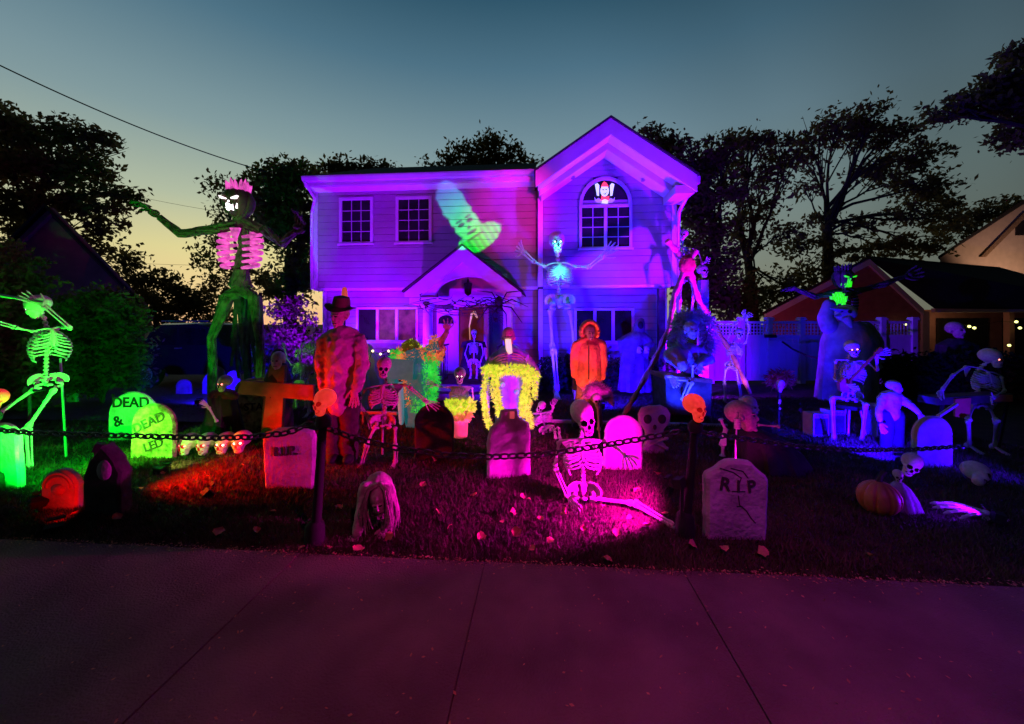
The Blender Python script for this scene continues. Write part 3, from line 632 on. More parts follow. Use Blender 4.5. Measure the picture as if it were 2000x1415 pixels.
# ------------------------------------------------------------------ neighbours
ng = thing('neighbor_garage', 'low red-brown gabled house behind the white fence, white rake trim and dark roof', 'house', A(1760, 632, 15).xy.to_3d())
Y = 14.0
g = lambda px, py, y=Y: A(px, py, y)
q = MB(); pk_, pl_, pr_ = g(1693, 506), g(1492, 612), g(1798, 603)
z0 = -.05
q.prism([Vector((pl_.x, Y, z0)), Vector((pr_.x, Y, z0)), pr_, pk_, pl_], (2.6, 3.2, 0)); part('wall', q, M['wall_red'], ng, smooth=False)
h = .17; z = 1.0
while z < pk_.z - .1:                            # garage siding courses
    lu = pl_.x + max(0, (z - pl_.z)) / (pk_.z - pl_.z) * (pk_.x - pl_.x); ru = pr_.x - max(0, (z - pr_.z)) / (pk_.z - pr_.z) * (pr_.x - pk_.x)
    lt = pl_.x + max(0, (z + h - pl_.z)) / (pk_.z - pl_.z) * (pk_.x - pl_.x); rt = pr_.x - max(0, (z + h - pr_.z)) / (pk_.z - pr_.z) * (pr_.x - pk_.x)
    b = MB(); b.add([(lu, Y - .005, z), (ru, Y - .005, z), (lu, Y - .025, z + .002), (ru, Y - .025, z + .002), (max(lu, lt), Y - .008, z + h), (min(ru, rt), Y - .008, z + h)], [(2, 3, 5, 4), (0, 1, 3, 2)])
    part('siding_board', b, M['wall_red'], ng, smooth=False); z += h
q = MB()
for a, c in ((pl_, pk_), (pr_, pk_)):
    d = Vector((0, -.12, -.02)); q.prism([a + d, c + d, c + d + Vector((0, 0, -.22)), a + d + Vector((0, 0, -.22))], (0, .09, 0))
part('rake_board', q, M['trim'], ng, smooth=False)
q = MB(); pe = g(2120, 503)
q.prism([pr_ + Vector((-.05, -.5, -.02)), g(2200, 607) + Vector((0, -.5, 0)), pe + Vector((.8, 3.0, .0)), pk_ + Vector((0, 0, .04))], (.0, .1, .1)); part('roof', q, M['roof'], ng, smooth=False)
q = MB(); q.prism([pk_ + Vector((0, -.14, .05)), pl_ + Vector((-.15, -.14, -.02)), pl_ + Vector((-.15, -.14, .03)), pk_ + Vector((0, -.14, .1))], (2.6, 3.2, 0)); part('roof', q, M['roof'], ng, smooth=False)
q = MB(); q.prism([(pr_.x, Y + 1.2, z0), (pr_.x + 9, Y + 1.2, z0), (pr_.x + 9, Y + 1.2, pr_.z), (pr_.x, Y + 1.2, pr_.z)], (0, 4, 0)); part('wall', q, M['wall_red'], ng, smooth=False)
q = MB(); q.prism([(pr_.x - .02, Y - .1, z0), (pr_.x + .22, Y - .1, z0), (pr_.x + .22, Y - .1, pr_.z - .1), (pr_.x - .02, Y - .1, pr_.z - .1)], (0, .2, 0)); part('porch_post', q, M['wall_peach'], ng, smooth=False)
x = g(1965, 640).x; q = MB(); q.prism([(x, Y - .1, z0), (x + .18, Y - .1, z0), (x + .18, Y - .1, pr_.z - .1), (x, Y - .1, pr_.z - .1)], (0, .18, 0)); part('porch_post', q, M['wall_red'], ng, smooth=False)
q = MB(); q.box(((pr_.x + pr_.x + 9) / 2, Y - .42, pr_.z - .08), (9, .14, .14)); part('gutter', q, M['wall_peach'], ng, smooth=False)
for (px, py, dx) in ((1880, 640, 100), (1990, 640, 60)):
    a = A(px - dx / 2, 622, Y + 1.15); c = A(px + dx / 2, 700, Y + 1.15)
    q = MB(); q.box(((a.x + c.x) / 2, Y + 1.17, (a.z + c.z) / 2), (c.x - a.x, .05, a.z - c.z)); part('window', q, M['glass'], ng, smooth=False)
st = thing('porch_string_lights', 'yellow bulbs strung under the eave of the red-brown house', 'string lights', A(1930, 640, 13.7))
q = MB(); pts = [A(px, py, 13.7) for px, py in ((1840, 622), (1893, 638), (1903, 640), (1950, 628), (1984, 630), (1996, 640), (2040, 628))]; q.tube(pts, .008, 5); part('wire', q, M['vent'], st)
for px, py in ((1893, 638), (1903, 641), (1985, 629), (1992, 641), (1971, 675), (1768, 634)):
    q = MB(); q.ell(A(px, py, 13.65), .045, n=8, m=6); part('bulb', q, M['bulb_y'], st)

pg = thing('peach_house', 'peach sided gabled house rising behind the dark roof at the edge of the yard', 'house', GX(2060, 22))
Y = 22; q = MB(); q.prism([A(1836, 502, Y), A(1836, 700, Y), A(2400, 700, Y), A(2400, 502, Y), A(2110, 330, Y)], (11, 8, 0)); part('wall', q, M['wall_peach'], pg, smooth=False)
q = MB(); q.prism([A(1916, 502, Y - .1), A(1926, 502, Y - .1), A(2010, 418, Y - .1), A(2000, 416, Y - .1)], (0, .08, 0)); part('trim_board', q, M['brown_cloth'], pg, smooth=False)
q = MB(); q.prism([A(1985, 432, Y - .06), A(1985, 460, Y - .06), A(2030, 460, Y - .06), A(2030, 432, Y - .06)], (0, .05, 0)); part('window', q, M['glass'], pg, smooth=False)
q = MB(); a, c = A(1832, 505, Y - .2), A(2110, 326, Y - .2); q.prism([a, c, c + Vector((0, 0, .25)), a + Vector((0, 0, .12))], (11, 8.5, 0)); part('roof', q, M['roof'], pg, smooth=False)

lg = thing('dark_neighbor_house', 'dark red-brown gabled house half hidden behind the conifers beside the driveway', 'house', GX(60, 11))
Y = 11.5; q = MB(); L = [A(-140, 640, Y), A(292, 640, Y), A(285, 592, Y), A(113, 415, Y), A(-140, 640, Y)]
q.prism([Vector((A(-80, 0, Y).x, Y, -.05)), Vector((A(283, 0, Y).x, Y, -.05)), A(283, 590, Y), A(110, 415, Y), A(-80, 600, Y)], (-6, 5, 0)); part('wall', q, M['wall_red'], lg, smooth=False)
q = MB(); d = Vector((0, -.15, 0)); a, c = A(292, 596, Y), A(110, 408, Y); e = A(-95, 610, Y)
q.prism([a + d, c + d, c + d + Vector((0, 0, -.2)), a + d + Vector((0, 0, -.2))], (0, .1, 0)); q.prism([c + d, e + d, e + d + Vector((0, 0, -.2)), c + d + Vector((0, 0, -.2))], (0, .1, 0)); part('rake_board', q, M['wall_red'], lg, smooth=False)
q = MB(); q.prism([a + d * 2, c + d * 2, c + d * 2 + Vector((0, 0, .08)), a + d * 2 + Vector((0, 0, .08))], (-6, 5, 0)); q.prism([c + d * 2, e + d * 2, e + d * 2 + Vector((0, 0, .08)), c + d * 2 + Vector((0, 0, .08))], (-6, 5, 0)); part('roof', q, M['roof'], lg, smooth=False)

# ------------------------------------------------------------------ white vinyl fence
FY = 10.2
fence = thing('vinyl_fence', 'white vinyl privacy fence with lattice top beside the house', 'fence', GX(1570, FY))
def fx(px): return (px - 1000) / F * FY
ztop = A(0, 628, FY).z + .02
posts = [1388, 1448, 1502, 1565, 1642, 1722, 1783]
for px in posts:
    q = MB(); x = fx(px); q.box((x, FY, (ztop + .04) / 2 - .02), (.13, .13, ztop + .04)); q.box((x, FY, ztop + .035), (.18, .18, .05)); q.prism([(x - .075, FY - .075, ztop + .06), (x + .075, FY - .075, ztop + .06), (x + .075, FY + .075, ztop + .06), (x - .075, FY + .075, ztop + .06)], (0, 0, .03)); part('fence_post', q, M['vinyl'], fence, smooth=False)
for a, c in zip(posts[:-1], posts[1:]):
    x0, x1 = fx(a) + .067, fx(c) - .067; zl = ztop - .05; zb = zl - .36
    q = MB()
    for z in (zl, zb, .12): q.box(((x0 + x1) / 2, FY, z), (x1 - x0, .06, .07))
    part('rail', q, M['vinyl'], fence, smooth=False)
    n = max(2, round((x1 - x0) / .18)); wd = (x1 - x0) / n
    for i in range(n):
        q = MB(); q.box((x0 + wd * (i + .5), FY, (zb + .12) / 2), (wd - .006, .03, zb - .12 - .07)); part('fence_board', q, M['vinyl'], fence, smooth=False)
    q = MB(); k = int((x1 - x0) / .085)
    for i in range(1, k): q.box((x0 + (x1 - x0) * i / k, FY - .012, (zl + zb) / 2), (.028, .012, zl - zb - .07))
    for i in range(1, 4): q.box(((x0 + x1) / 2, FY + .012, zb + (zl - zb) * i / 4), (x1 - x0, .012, .028))
    part('lattice', q, M['vinyl'], fence, smooth=False)
q = MB(); q.box(A(1505, 657, FY - .1), (.25, .12, .08)); part('latch_box', q, M['black'], fence, smooth=False)
q = MB(); q.tube([A(1528, 668, 9.9), A(1548, 682, 9.6), A(1575, 695, 9.2), A(1606, 702, 8.8)], .022, 6); solo('extension_cable', q, M['vent'], 'black cord sagging from the white fence to the bird-skulled giant', 'cable')
# ------------------------------------------------------------------ trees and plants
def leaf_cloud(blobs, Y, per_px, size, spread=.5, clump=26):
    """leaf-sized faces gathered in clumps through the volume of each blob (px, py, rx, ry)"""
    C = []
    for (px, py, rx, ry) in blobs:
        c = A(px, py, Y); rxm, rym = rx / F * Y, ry / F * Y
        k = max(6, int(rx * ry * per_px))
        d = RNG.normal(size=(k, 3)); d /= np.linalg.norm(d, axis=1)[:, None]
        rr = RNG.random(k) ** .42
        C.append(np.array(c) + d * rr[:, None] * np.array([rxm, min(rxm, rym) * .9, rym]))
    C = np.vstack(C); K = len(C)
    cs = RNG.uniform(.5, 1.25, K) * spread
    P = np.repeat(C, clump, 0) + RNG.normal(size=(K * clump, 3)) * np.repeat(cs, clump)[:, None] * np.array([.55, .55, .38])
    n = len(P); s = RNG.uniform(.55, 1.35, n)[:, None] * size
    u = RNG.normal(size=(n, 3)); u /= np.linalg.norm(u, axis=1)[:, None]
    v = np.cross(u, RNG.normal(size=(n, 3))); v /= np.linalg.norm(v, axis=1)[:, None]
    V = np.stack([P - u * s, P + v * s * .5, P + u * s, P - v * s * .5], 1).reshape(-1, 3)
    return V, np.arange(n * 4).reshape(n, 4), C
def tree(name, label, trunk_px, Y, blobs, size=.13, dens=.016, m='leaf', group='trees behind the houses', trunk_r=.22, fork=None, spread=.55, clump=26, limbs=True):
    root = thing(name, label, 'tree', GX(trunk_px, Y), group)
    V, Fc, C = leaf_cloud(blobs, Y, dens, size, spread, clump)
    blade_mesh('crown', V - np.array(WL[root.name]), Fc, M[m], None, parent=root)
    mb = MB(); b0 = GX(trunk_px, Y); fk = A(fork[0], fork[1], Y) if fork else A(trunk_px, 560, Y)
    mb.tube([b0, lerp(b0, fk, .5) + Vector((.08, .1, 0)), fk], [trunk_r * 1.25, trunk_r, trunk_r * .8], 8); part('trunk', mb, M['bark'], root)
    if limbs:
        mb = MB()
        for (px, py, rx, ry) in blobs:
            c = A(px, py, Y) + Vector((0, random.uniform(-.4, .4), 0)); L = (c - fk).length; r0 = min(trunk_r * .6, .03 + L * .014)
            f0 = fk + (Vector((0, 0, random.uniform(-.25, .45) * min(L, 2.5))) if c.z > fk.z else Vector((0, 0, random.uniform(-.9, .1))))
            b1 = f0 + Vector((random.uniform(-.25, .25), random.uniform(-.2, .2), random.uniform(.25, .45))) * L * .6; b2 = lerp(f0, c, .72) + Vector((random.uniform(-.14, .14), random.uniform(-.1, .1), random.uniform(-.02, .16))) * L
            pts = [f0 * (1 - t) ** 3 + b1 * 3 * t * (1 - t) ** 2 + b2 * 3 * t * t * (1 - t) + c * t ** 3 + Vector((random.uniform(-1, 1), 0, random.uniform(-1, 1))) * L * .014 for t in [i / 8 for i in range(9)]]
            mb.tube(pts, [r0 * (1 - .8 * i / 8) for i in range(9)], 6)
            for _ in range(6):
                e = c + Vector((random.uniform(-1, 1) * rx, random.uniform(-1, 1) * rx * .6, random.uniform(-.6, 1) * ry)) * (Y / F) * .8
                s_ = pts[random.choice((4, 5, 6))]; mb.tube(bez(s_, lerp(s_, e, .5) + Vector((0, 0, .15)), e, 4), [r0 * .4, r0 * .3, r0 * .25, r0 * .16, .008], 5)
        part('limbs', mb, M['bark'], root)
    return root
tree('oak_tree', 'tall spreading oak at the far left edge, its long low branch reaching towards the giant', 60, 15, [(20, 235, 60, 42), (90, 260, 62, 38), (160, 265, 55, 32), (205, 285, 34, 22), (30, 310, 70, 45), (110, 330, 70, 42), (170, 330, 45, 40), (60, 390, 75, 42), (140, 395, 50, 34), (210, 405, 48, 22), (262, 392, 28, 20), (205, 440, 36, 26), (190, 480, 50, 24), (20, 440, 60, 50), (225, 370, 30, 18), (-40, 300, 60, 80)], .12, .013, fork=(70, 440), spread=.42, trunk_r=.28)
tree('small_tree', 'small bushy tree low on the sunset horizon between the dark house and the giant', 300, 26, [(240, 510, 42, 24), (285, 545, 40, 26), (330, 560, 45, 26), (375, 575, 38, 24), (255, 560, 40, 34), (300, 590, 60, 25), (360, 600, 55, 22), (400, 590, 30, 22), (330, 618, 90, 20), (430, 616, 70, 20), (250, 615, 60, 24)], .15, .02, 'leaf_far', trunk_r=.14, fork=(300, 590), spread=.5)
tree('feathery_tree', 'sparse feathery tree standing right behind the pumpkin-headed giant', 470, 17, [(440, 370, 36, 26), (425, 410, 26, 26), (480, 360, 30, 16), (410, 470, 30, 34), (430, 520, 46, 34), (540, 560, 50, 36), (470, 560, 50, 40), (420, 560, 36, 34), (575, 500, 36, 36)], .10, .013, fork=(470, 520), spread=.42, clump=20, trunk_r=.15)
tree('dense_tree', 'dense dark round tree between the giant and the house corner', 560, 15, [(545, 350, 55, 34), (590, 350, 40, 30), (520, 390, 48, 40), (570, 400, 60, 45), (600, 450, 40, 45), (545, 450, 60, 34), (600, 520, 36, 50), (570, 560, 50, 36)], .12, .019, fork=(565, 500), spread=.45)
tree('oak_tree', 'low flat-topped tree just showing over the left end of the house roof', 700, 24, [(640, 335, 34, 20), (680, 335, 36, 18), (725, 328, 36, 20), (760, 338, 24, 14), (600, 345, 40, 26), (700, 350, 90, 24)], .15, .024, 'leaf_far', fork=(700, 360), spread=.55, limbs=False)
tree('oak_tree', 'rounded oak rising behind the middle of the house roof', 945, 22, [(945, 292, 44, 26), (900, 305, 34, 22), (985, 305, 40, 24), (1020, 318, 30, 16), (870, 318, 34, 16), (945, 320, 90, 20), (960, 275, 26, 14), (845, 328, 20, 10)], .13, .022, fork=(945, 335), spread=.5, limbs=False)
tree('oak_tree', 'dark oak leaning over the right corner of the gable', 1360, 17, [(1275, 275, 34, 26), (1320, 280, 30, 22), (1360, 320, 50, 34), (1400, 300, 40, 34), (1340, 385, 44, 46), (1390, 380, 55, 45), (1375, 450, 50, 45), (1400, 510, 45, 50), (1360, 570, 45, 50), (1430, 580, 60, 46), (1300, 320, 40, 34)], .13, .021, fork=(1390, 500), spread=.48)
tree('oak_tree', 'tree of medium height with a horizontal branch, left of the big open oak', 1480, 19, [(1440, 280, 45, 26), (1490, 275, 50, 26), (1530, 300, 45, 30), (1450, 340, 50, 36), (1480, 400, 36, 34), (1500, 350, 40, 24), (1530, 455, 42, 20), (1470, 470, 32, 18), (1440, 430, 34, 28), (1520, 560, 60, 34), (1480, 600, 50, 30), (1570, 590, 50, 30)], .13, .013, fork=(1460, 500), spread=.5)
tree('oak_tree', 'big open oak with spreading bare limbs above the red-brown house', 1625, 20, [(1640, 240, 70, 26), (1700, 225, 44, 24), (1590, 262, 60, 26), (1740, 260, 60, 30), (1690, 275, 70, 24), (1780, 300, 55, 36), (1570, 310, 40, 26), (1760, 350, 70, 38), (1820, 370, 45, 40), (1700, 330, 44, 20), (1840, 425, 45, 30), (1770, 420, 50, 26), (1560, 370, 36, 20), (1600, 430, 42, 18), (1690, 440, 42, 16), (1560, 480, 55, 20), (1650, 490, 60, 20), (1730, 480, 50, 22), (1800, 480, 60, 24), (1590, 530, 60, 24)], .14, .012, fork=(1615, 440), spread=.55, trunk_r=.26)
tree('oak_tree', 'overhanging oak branch entering at the top right corner of the sky', 2160, 12, [(1985, 105, 36, 26), (1960, 160, 50, 26), (1900, 205, 52, 24), (1835, 225, 36, 16), (1990, 210, 50, 30), (1945, 190, 50, 24), (1985, 265, 34, 30), (2050, 170, 60, 70), (2060, 260, 50, 40)], .10, .022, fork=(2140, 300), spread=.34, trunk_r=.3)
tree('oak_tree', 'distant tree beside the peach house gable', 1930, 28, [(1900, 420, 40, 22), (1950, 410, 40, 20), (1990, 400, 26, 16), (1860, 450, 40, 26), (1840, 400, 26, 26)], .17, .02, 'leaf_far', fork=(1920, 450), spread=.55, limbs=False)
def shrub(name, label, blobs, Y, m, size=.05, dens=.02, spread=.16, group=None, clump=22):
    px = sum(b[0] for b in blobs) / len(blobs); root = thing(name, label, 'shrub', GX(px, Y), group)
    V, Fc, C = leaf_cloud(blobs, Y, dens, size, spread, clump)
    V[:, 2] = np.maximum(V[:, 2], .01)
    blade_mesh('foliage', V - np.array(WL[root.name]), Fc, M[m], None, parent=root)
    mb = MB(); b0 = GX(px, Y)
    for bl in blobs: mb.tube(bez(b0, b0 + Vector((0, 0, .4)), A(bl[0], bl[1], Y), 4), [.035, .03, .025, .018, .01], 5)
    part('stem', mb, M['bark'], root); return root
shrub('conifer_shrub', 'feathery conifer behind the green-lit skeleton at the left edge', [(15, 560, 60, 90), (20, 660, 66, 90), (20, 760, 60, 70), (-40, 650, 60, 120)], 7.0, 'shrub', .05, .03, .2)
shrub('conifer_shrub', 'drooping conifer between the green-lit skeleton and the parked car', [(200, 610, 50, 50), (190, 680, 62, 60), (245, 640, 40, 60), (255, 720, 30, 50), (150, 660, 50, 80), (160, 740, 50, 40)], 7.6, 'shrub', .05, .03, .2)
shrub('burgundy_bush', 'tall burgundy bush at the left corner of the house', [(560, 640, 45, 50), (530, 690, 40, 50), (590, 690, 34, 50), (570, 600, 30, 20), (600, 650, 26, 40), (545, 740, 46, 30)], 9.0, 'shrub_p', .05, .03, .2)
shrub('dark_hedge', 'black clipped hedge running towards the porch of the red-brown house', [(1740, 725, 55, 34), (1800, 722, 55, 36), (1860, 730, 55, 40), (1930, 730, 60, 40), (2000, 735, 60, 40), (1790, 760, 90, 40), (1900, 775, 100, 50)], 8.2, 'hedge', .05, .035, .16)
for lab, px in (('low dark bush under the lower right window, left of the blue hooded reaper', 1090), ('low dark bush under the lower right window, behind the orange coat figure', 1180), ('low dark bush at the house corner right of the blue hooded reaper', 1280), ('low dark bush left of the porch steps under the curtained window', 760)):
    shrub('foundation_bush', lab, [(px, 725, 42, 32), (px - 20, 742, 36, 20), (px + 22, 740, 34, 22)], 8.9, 'hedge', .045, .04, .14, 'foundation bushes along the house')

# power lines
def wire(name, label, pts, Y0, Y1, r, sag):
    a, c = A(*pts[0], Y0), A(*pts[1], Y1); mb = MB(); n = 24
    mb.tube([lerp(a, c, i / n) - Vector((0, 0, sag * 4 * (i / n) * (1 - i / n))) for i in range(n + 1)], r, 5)
    solo(name, mb, M['vent'], label, 'power line')
wire('power_line', 'thick service cable slanting down across the sky to the dense tree', [(-60, 99), (520, 336)], 9, 13, .018, .22)
wire('power_line', 'thin upper wire in front of the yellow sky between the oak and the giant', [(240, 378), (470, 420)], 30, 30, .012, .1)
wire('power_line', 'thin lower wire in the yellow sky just above the small trees', [(200, 512), (470, 520)], 30, 30, .012, .05)

# grass blades over the lawn
n = 300000
X = RNG.uniform(-7.5, 6.5, n); t = RNG.random(n) ** 1.7; Yg = edge_y(X) - .03 + t * 6.2 + RNG.normal(size=n) * .02
keep = np.abs(X) < Yg * 1.42 + .2; X, Yg = X[keep], Yg[keep]; n = len(X)
hgt = RNG.uniform(.022, .062, n) * (1 + .35 * np.sin(X * 5.1) * np.sin(Yg * 4.3)); a = RNG.uniform(0, 2 * PI, n); wd = RNG.uniform(.0016, .0032, n) * (1 + .22 * Yg)
le = RNG.normal(size=(n, 2)) * hgt[:, None] * .45
Zg = .012 * np.sin(X * 1.9 + Yg) * np.sin(Yg * 2.3 - X * .7) - .004
dx, dy = np.cos(a) * wd, np.sin(a) * wd
V = np.stack([np.stack([X - dx, Yg - dy, Zg], 1), np.stack([X + dx, Yg + dy, Zg], 1), np.stack([X + le[:, 0], Yg + le[:, 1], Zg + hgt], 1)], 1).reshape(-1, 3)
blade_mesh('grass', V, np.arange(n * 3).reshape(n, 3), M['grass'], (0, 0, 0), 'stuff')

# litter of leaf crumbs and clippings along the lawn edge and spilling on the paving
n = 2600; X = RNG.uniform(-4, 4, n); Yg = edge_y(X) + np.where(RNG.random(n) < .75, RNG.normal(size=n) * .035 - .01, RNG.uniform(-1.2, .1, n)); Zg = np.where(Yg < edge_y(X), .046, .03)
s_ = RNG.uniform(.003, .012, n)[:, None]; u = RNG.normal(size=(n, 3)) * np.array([1, 1, .35]); u /= np.linalg.norm(u, axis=1)[:, None]; v = np.cross(u, np.array([0, 0, 1.0])) + RNG.normal(size=(n, 3)) * .2
P = np.stack([X, Yg, Zg], 1); V = np.stack([P - u * s_, P + v * s_ * .5, P + u * s_, P - v * s_ * .5], 1).reshape(-1, 3)
blade_mesh('leaf_litter', V, np.arange(n * 4).reshape(n, 4), M['leaf_dry'], (0, 0, 0), 'stuff')

# fallen leaves, each one a curled leaf
lm = []
for k in range(4):
    mb = MB(); L = .055; W_ = .024; rows = []
    for i in range(6):
        f = i / 5; wv = W_ * math.sin(PI * min(1, f * .92 + .06)) * (1 + .35 * (i % 2)); c = .012 * math.sin(f * 3 + k)
        rows.append([(-wv, L * (f - .5), .012 + c + .010 * (k % 2)), (0, L * (f - .5), .006 + c), (wv, L * (f - .5), .013 + c)])
    mb.grid(rows); lm.append(mb.mesh('fallen_leaf', M['leaf_dry'], (0, 0, 0)))
spots = [(268, 966), (400, 937), (475, 915), (318, 932), (1032, 985), (1105, 1012), (1010, 1050), (1140, 1042), (1283, 935), (828, 955), (855, 1010), (1055, 1022), (980, 1030), (1020, 980), (960, 905), (1265, 1035), (1230, 1022), (845, 905), (600, 985), (660, 1000), (880, 1040), (760, 1060), (340, 960), (290, 945), (1415, 1085), (1183, 1106), (1120, 1102), (640, 1080), (590, 1083), (430, 1050), (700, 1085), (925, 975), (1090, 940), (1310, 960), (1300, 1012), (1245, 965), (1000, 1010), (1180, 1000), (1205, 1050), (940, 1060), (1075, 1068), (530, 1010), (1560, 1060), (1700, 1095), (1490, 1090), (230, 1020), (150, 1010), (500, 1045), (1350, 1075), (1040, 1080)]
for i, (px, py) in enumerate(spots):
    g = G(px, py); o = bpy.data.objects.new('fallen_leaf', lm[i % 4]); COL.objects.link(o)
    o.location = (g.x, g.y, (.035 if g.y > edge_y(g.x) else .05)); o.rotation_euler = (random.uniform(-.7, .7), random.uniform(-.7, .7), random.uniform(0, 6.3)); s = random.uniform(.7, 1.5); o.scale = (s, s, s)
    tag(o, 'small dry curled leaf fallen on the front lawn', 'leaf', 'fallen leaves on the lawn')
# ------------------------------------------------------------------ skulls, heads and skeletons
def sdf_head(kind, nu=56, nv=42):
    el = lambda p, c, r: (np.linalg.norm((p - np.array(c)) / np.array(r), axis=-1) - 1) * min(r)
    def smin(a, b, k): h = np.clip(.5 + .5 * (b - a) / k, 0, 1); return b * (1 - h) + a * h - k * h * (1 - h)
    if kind == 'skull':
        add = [((0, .10, .14), (.35, .42, .36)), ((0, -.17, -.12), (.235, .22, .27)), ((0, -.18, -.36), (.175, .17, .13)), ((0, -.235, .085), (.235, .09, .055)), ((.2, -.2, -.07), (.075, .11, .05)), ((-.2, -.2, -.07), (.075, .11, .05))]
        sub = [((.122, -.36, .0), (.082, .17, .078)), ((-.122, -.36, .0), (.082, .17, .078)), ((0, -.41, -.135), (.045, .11, .07)), ((0, -.37, -.275), (.15, .07, .05))]
        soft = [((.37, -.13, -.02), (.085, .12, .1)), ((-.37, -.13, -.02), (.085, .12, .1)), ((.24, -.25, -.22), (.06, .12, .08)), ((-.24, -.25, -.22), (.06, .12, .08))]
    else:
        add = [((0, .06, .13), (.33, .40, .36)), ((0, -.14, -.15), (.245, .24, .33)), ((0, -.385, -.10), (.05, .075, .07)), ((0, -.36, -.02), (.028, .05, .09)), ((.335, .03, -.06), (.035, .08, .10)), ((-.335, .03, -.06), (.035, .08, .10)), ((0, -.355, -.255), (.09, .04, .022)), ((0, -.345, -.305), (.08, .04, .022)), ((0, -.31, -.42), (.08, .07, .06)), ((.12, -.33, .055), (.09, .05, .022)), ((-.12, -.33, .055), (.09, .05, .022))]
        sub = [((.12, -.43, -.0), (.07, .11, .035)), ((-.12, -.43, -.0), (.07, .11, .035)), ((0, -.40, -.28), (.075, .05, .010))]
        soft = [((.2, -.33, -.2), (.07, .06, .07)), ((-.2, -.33, -.2), (.07, .06, .07))]
    def f(p):
        d = el(p, *add[0])
        for a in add[1:]: d = smin(d, el(p, *a), .05 if kind == 'skull' else .035)
        for s_ in soft: d = -smin(-d, el(p, *s_), .05)
        for s_ in sub: d = np.maximum(d, -el(p, *s_))
        return d
    c0 = np.array((0, -.04, -.04)); th = np.linspace(0, PI, nv + 1); ph = np.linspace(0, 2 * PI, nu, endpoint=False)
    # pole axis along y so that the face gets the dense part of the grid
    T, P = np.meshgrid(th ** 1.0, ph, indexing='ij'); T = PI * (T / PI) ** 1.25
    D = np.stack([np.sin(T) * np.cos(P), -np.cos(T), np.sin(T) * np.sin(P)], -1)
    rs = np.linspace(.02, .75, 120); val = np.stack([f(c0 + D * r) for r in rs], 0)
    idx = 119 - np.argmax((val < 0)[::-1], axis=0); lo = rs[idx]; hi = rs[np.minimum(idx + 1, 119)]
    for _ in range(14):
        mid = (lo + hi) / 2; ins = f(c0 + D * mid[..., None]) < 0; lo = np.where(ins, mid, lo); hi = np.where(ins, hi, mid)
    Pt = c0 + D * lo[..., None]; mb = MB()
    vs = Pt.reshape(-1, 3); fs = [(i * nu + j, i * nu + (j + 1) % nu, (i + 1) * nu + (j + 1) % nu, (i + 1) * nu + j) for i in range(nv) for j in range(nu)]
    mb.v = [tuple(p) for p in vs]; mb.f = fs
    cen = np.array([vs[list(q)].mean(0) for q in fs]); dk = np.zeros(len(fs), bool)
    for s_ in sub: dk |= el(cen, *s_) < .012
    mb.m = [1 if x else 0 for x in dk]
    if kind == 'skull':
        for row, z in ((0, -.253), (1, -.298)):
            for i in range(9):
                a = (i - 4) * .205; mb.box((math.sin(a) * .155, -.165 - math.cos(a) * .165, z), (.028, .03, .036), Matrix.Rotation(a, 3, 'Z'))
    me = mb.mesh(kind, [M['bone'], M['dark']], (0, 0, 0)); return me
SKULL, HEAD = sdf_head('skull'), sdf_head('head')
EYEB = MB(); EYEB.ell((0, 0, 0), 1, n=10, m=8); EYE = EYEB.mesh('eye', M['glow_red'], (0, 0, 0))
def rotm(yaw=0, pitch=0, roll=0): return (Matrix.Rotation(R(yaw), 3, 'Z') @ Matrix.Rotation(R(roll), 3, 'Y') @ Matrix.Rotation(R(pitch), 3, 'X'))
def skull(c, h, yaw=0, pitch=0, roll=0, bone='bone', dark='dark', eyes=None, root=None, parent=None, name='skull', label=None, cat='skull', group=None, me=None, wide=1.0, er=.045):
    o = bpy.data.objects.new(name, me or SKULL); COL.objects.link(o)
    mx = rotm(yaw, pitch, roll).to_4x4() @ Matrix.Diagonal((h * wide, h, h, 1))
    if root is None:
        o.matrix_basis = Matrix.Translation(Vector(c)) @ mx; WL[o.name] = Vector(c); tag(o, label, cat, group)
    else:
        o.matrix_basis = Matrix.Translation(Vector(c) - WL[root.name]) @ mx; o.parent = parent or root
    for s, m in ((0, bone), (1, dark)): o.material_slots[s].link = 'OBJECT'; o.material_slots[s].material = M[m]
    if eyes:
        for sx in (-.122, .122):
            e = bpy.data.objects.new('eye', EYE); COL.objects.link(e); e.parent = o; e.location = (sx, -.262, 0); e.scale = (er / wide, er, er)
            e.material_slots[0].link = 'OBJECT'; e.material_slots[0].material = M[eyes]
    return o
def bone(mb, a, b, r, n=7):
    a, b = Vector(a), Vector(b); t = (0, .03, .09, .17, .5, .83, .91, .97, 1); k = (.7, 1.55, 1.7, 1.0, .78, 1.0, 1.7, 1.55, .7)
    mb.tube([lerp(a, b, x) for x in t], [r * x for x in k], n)
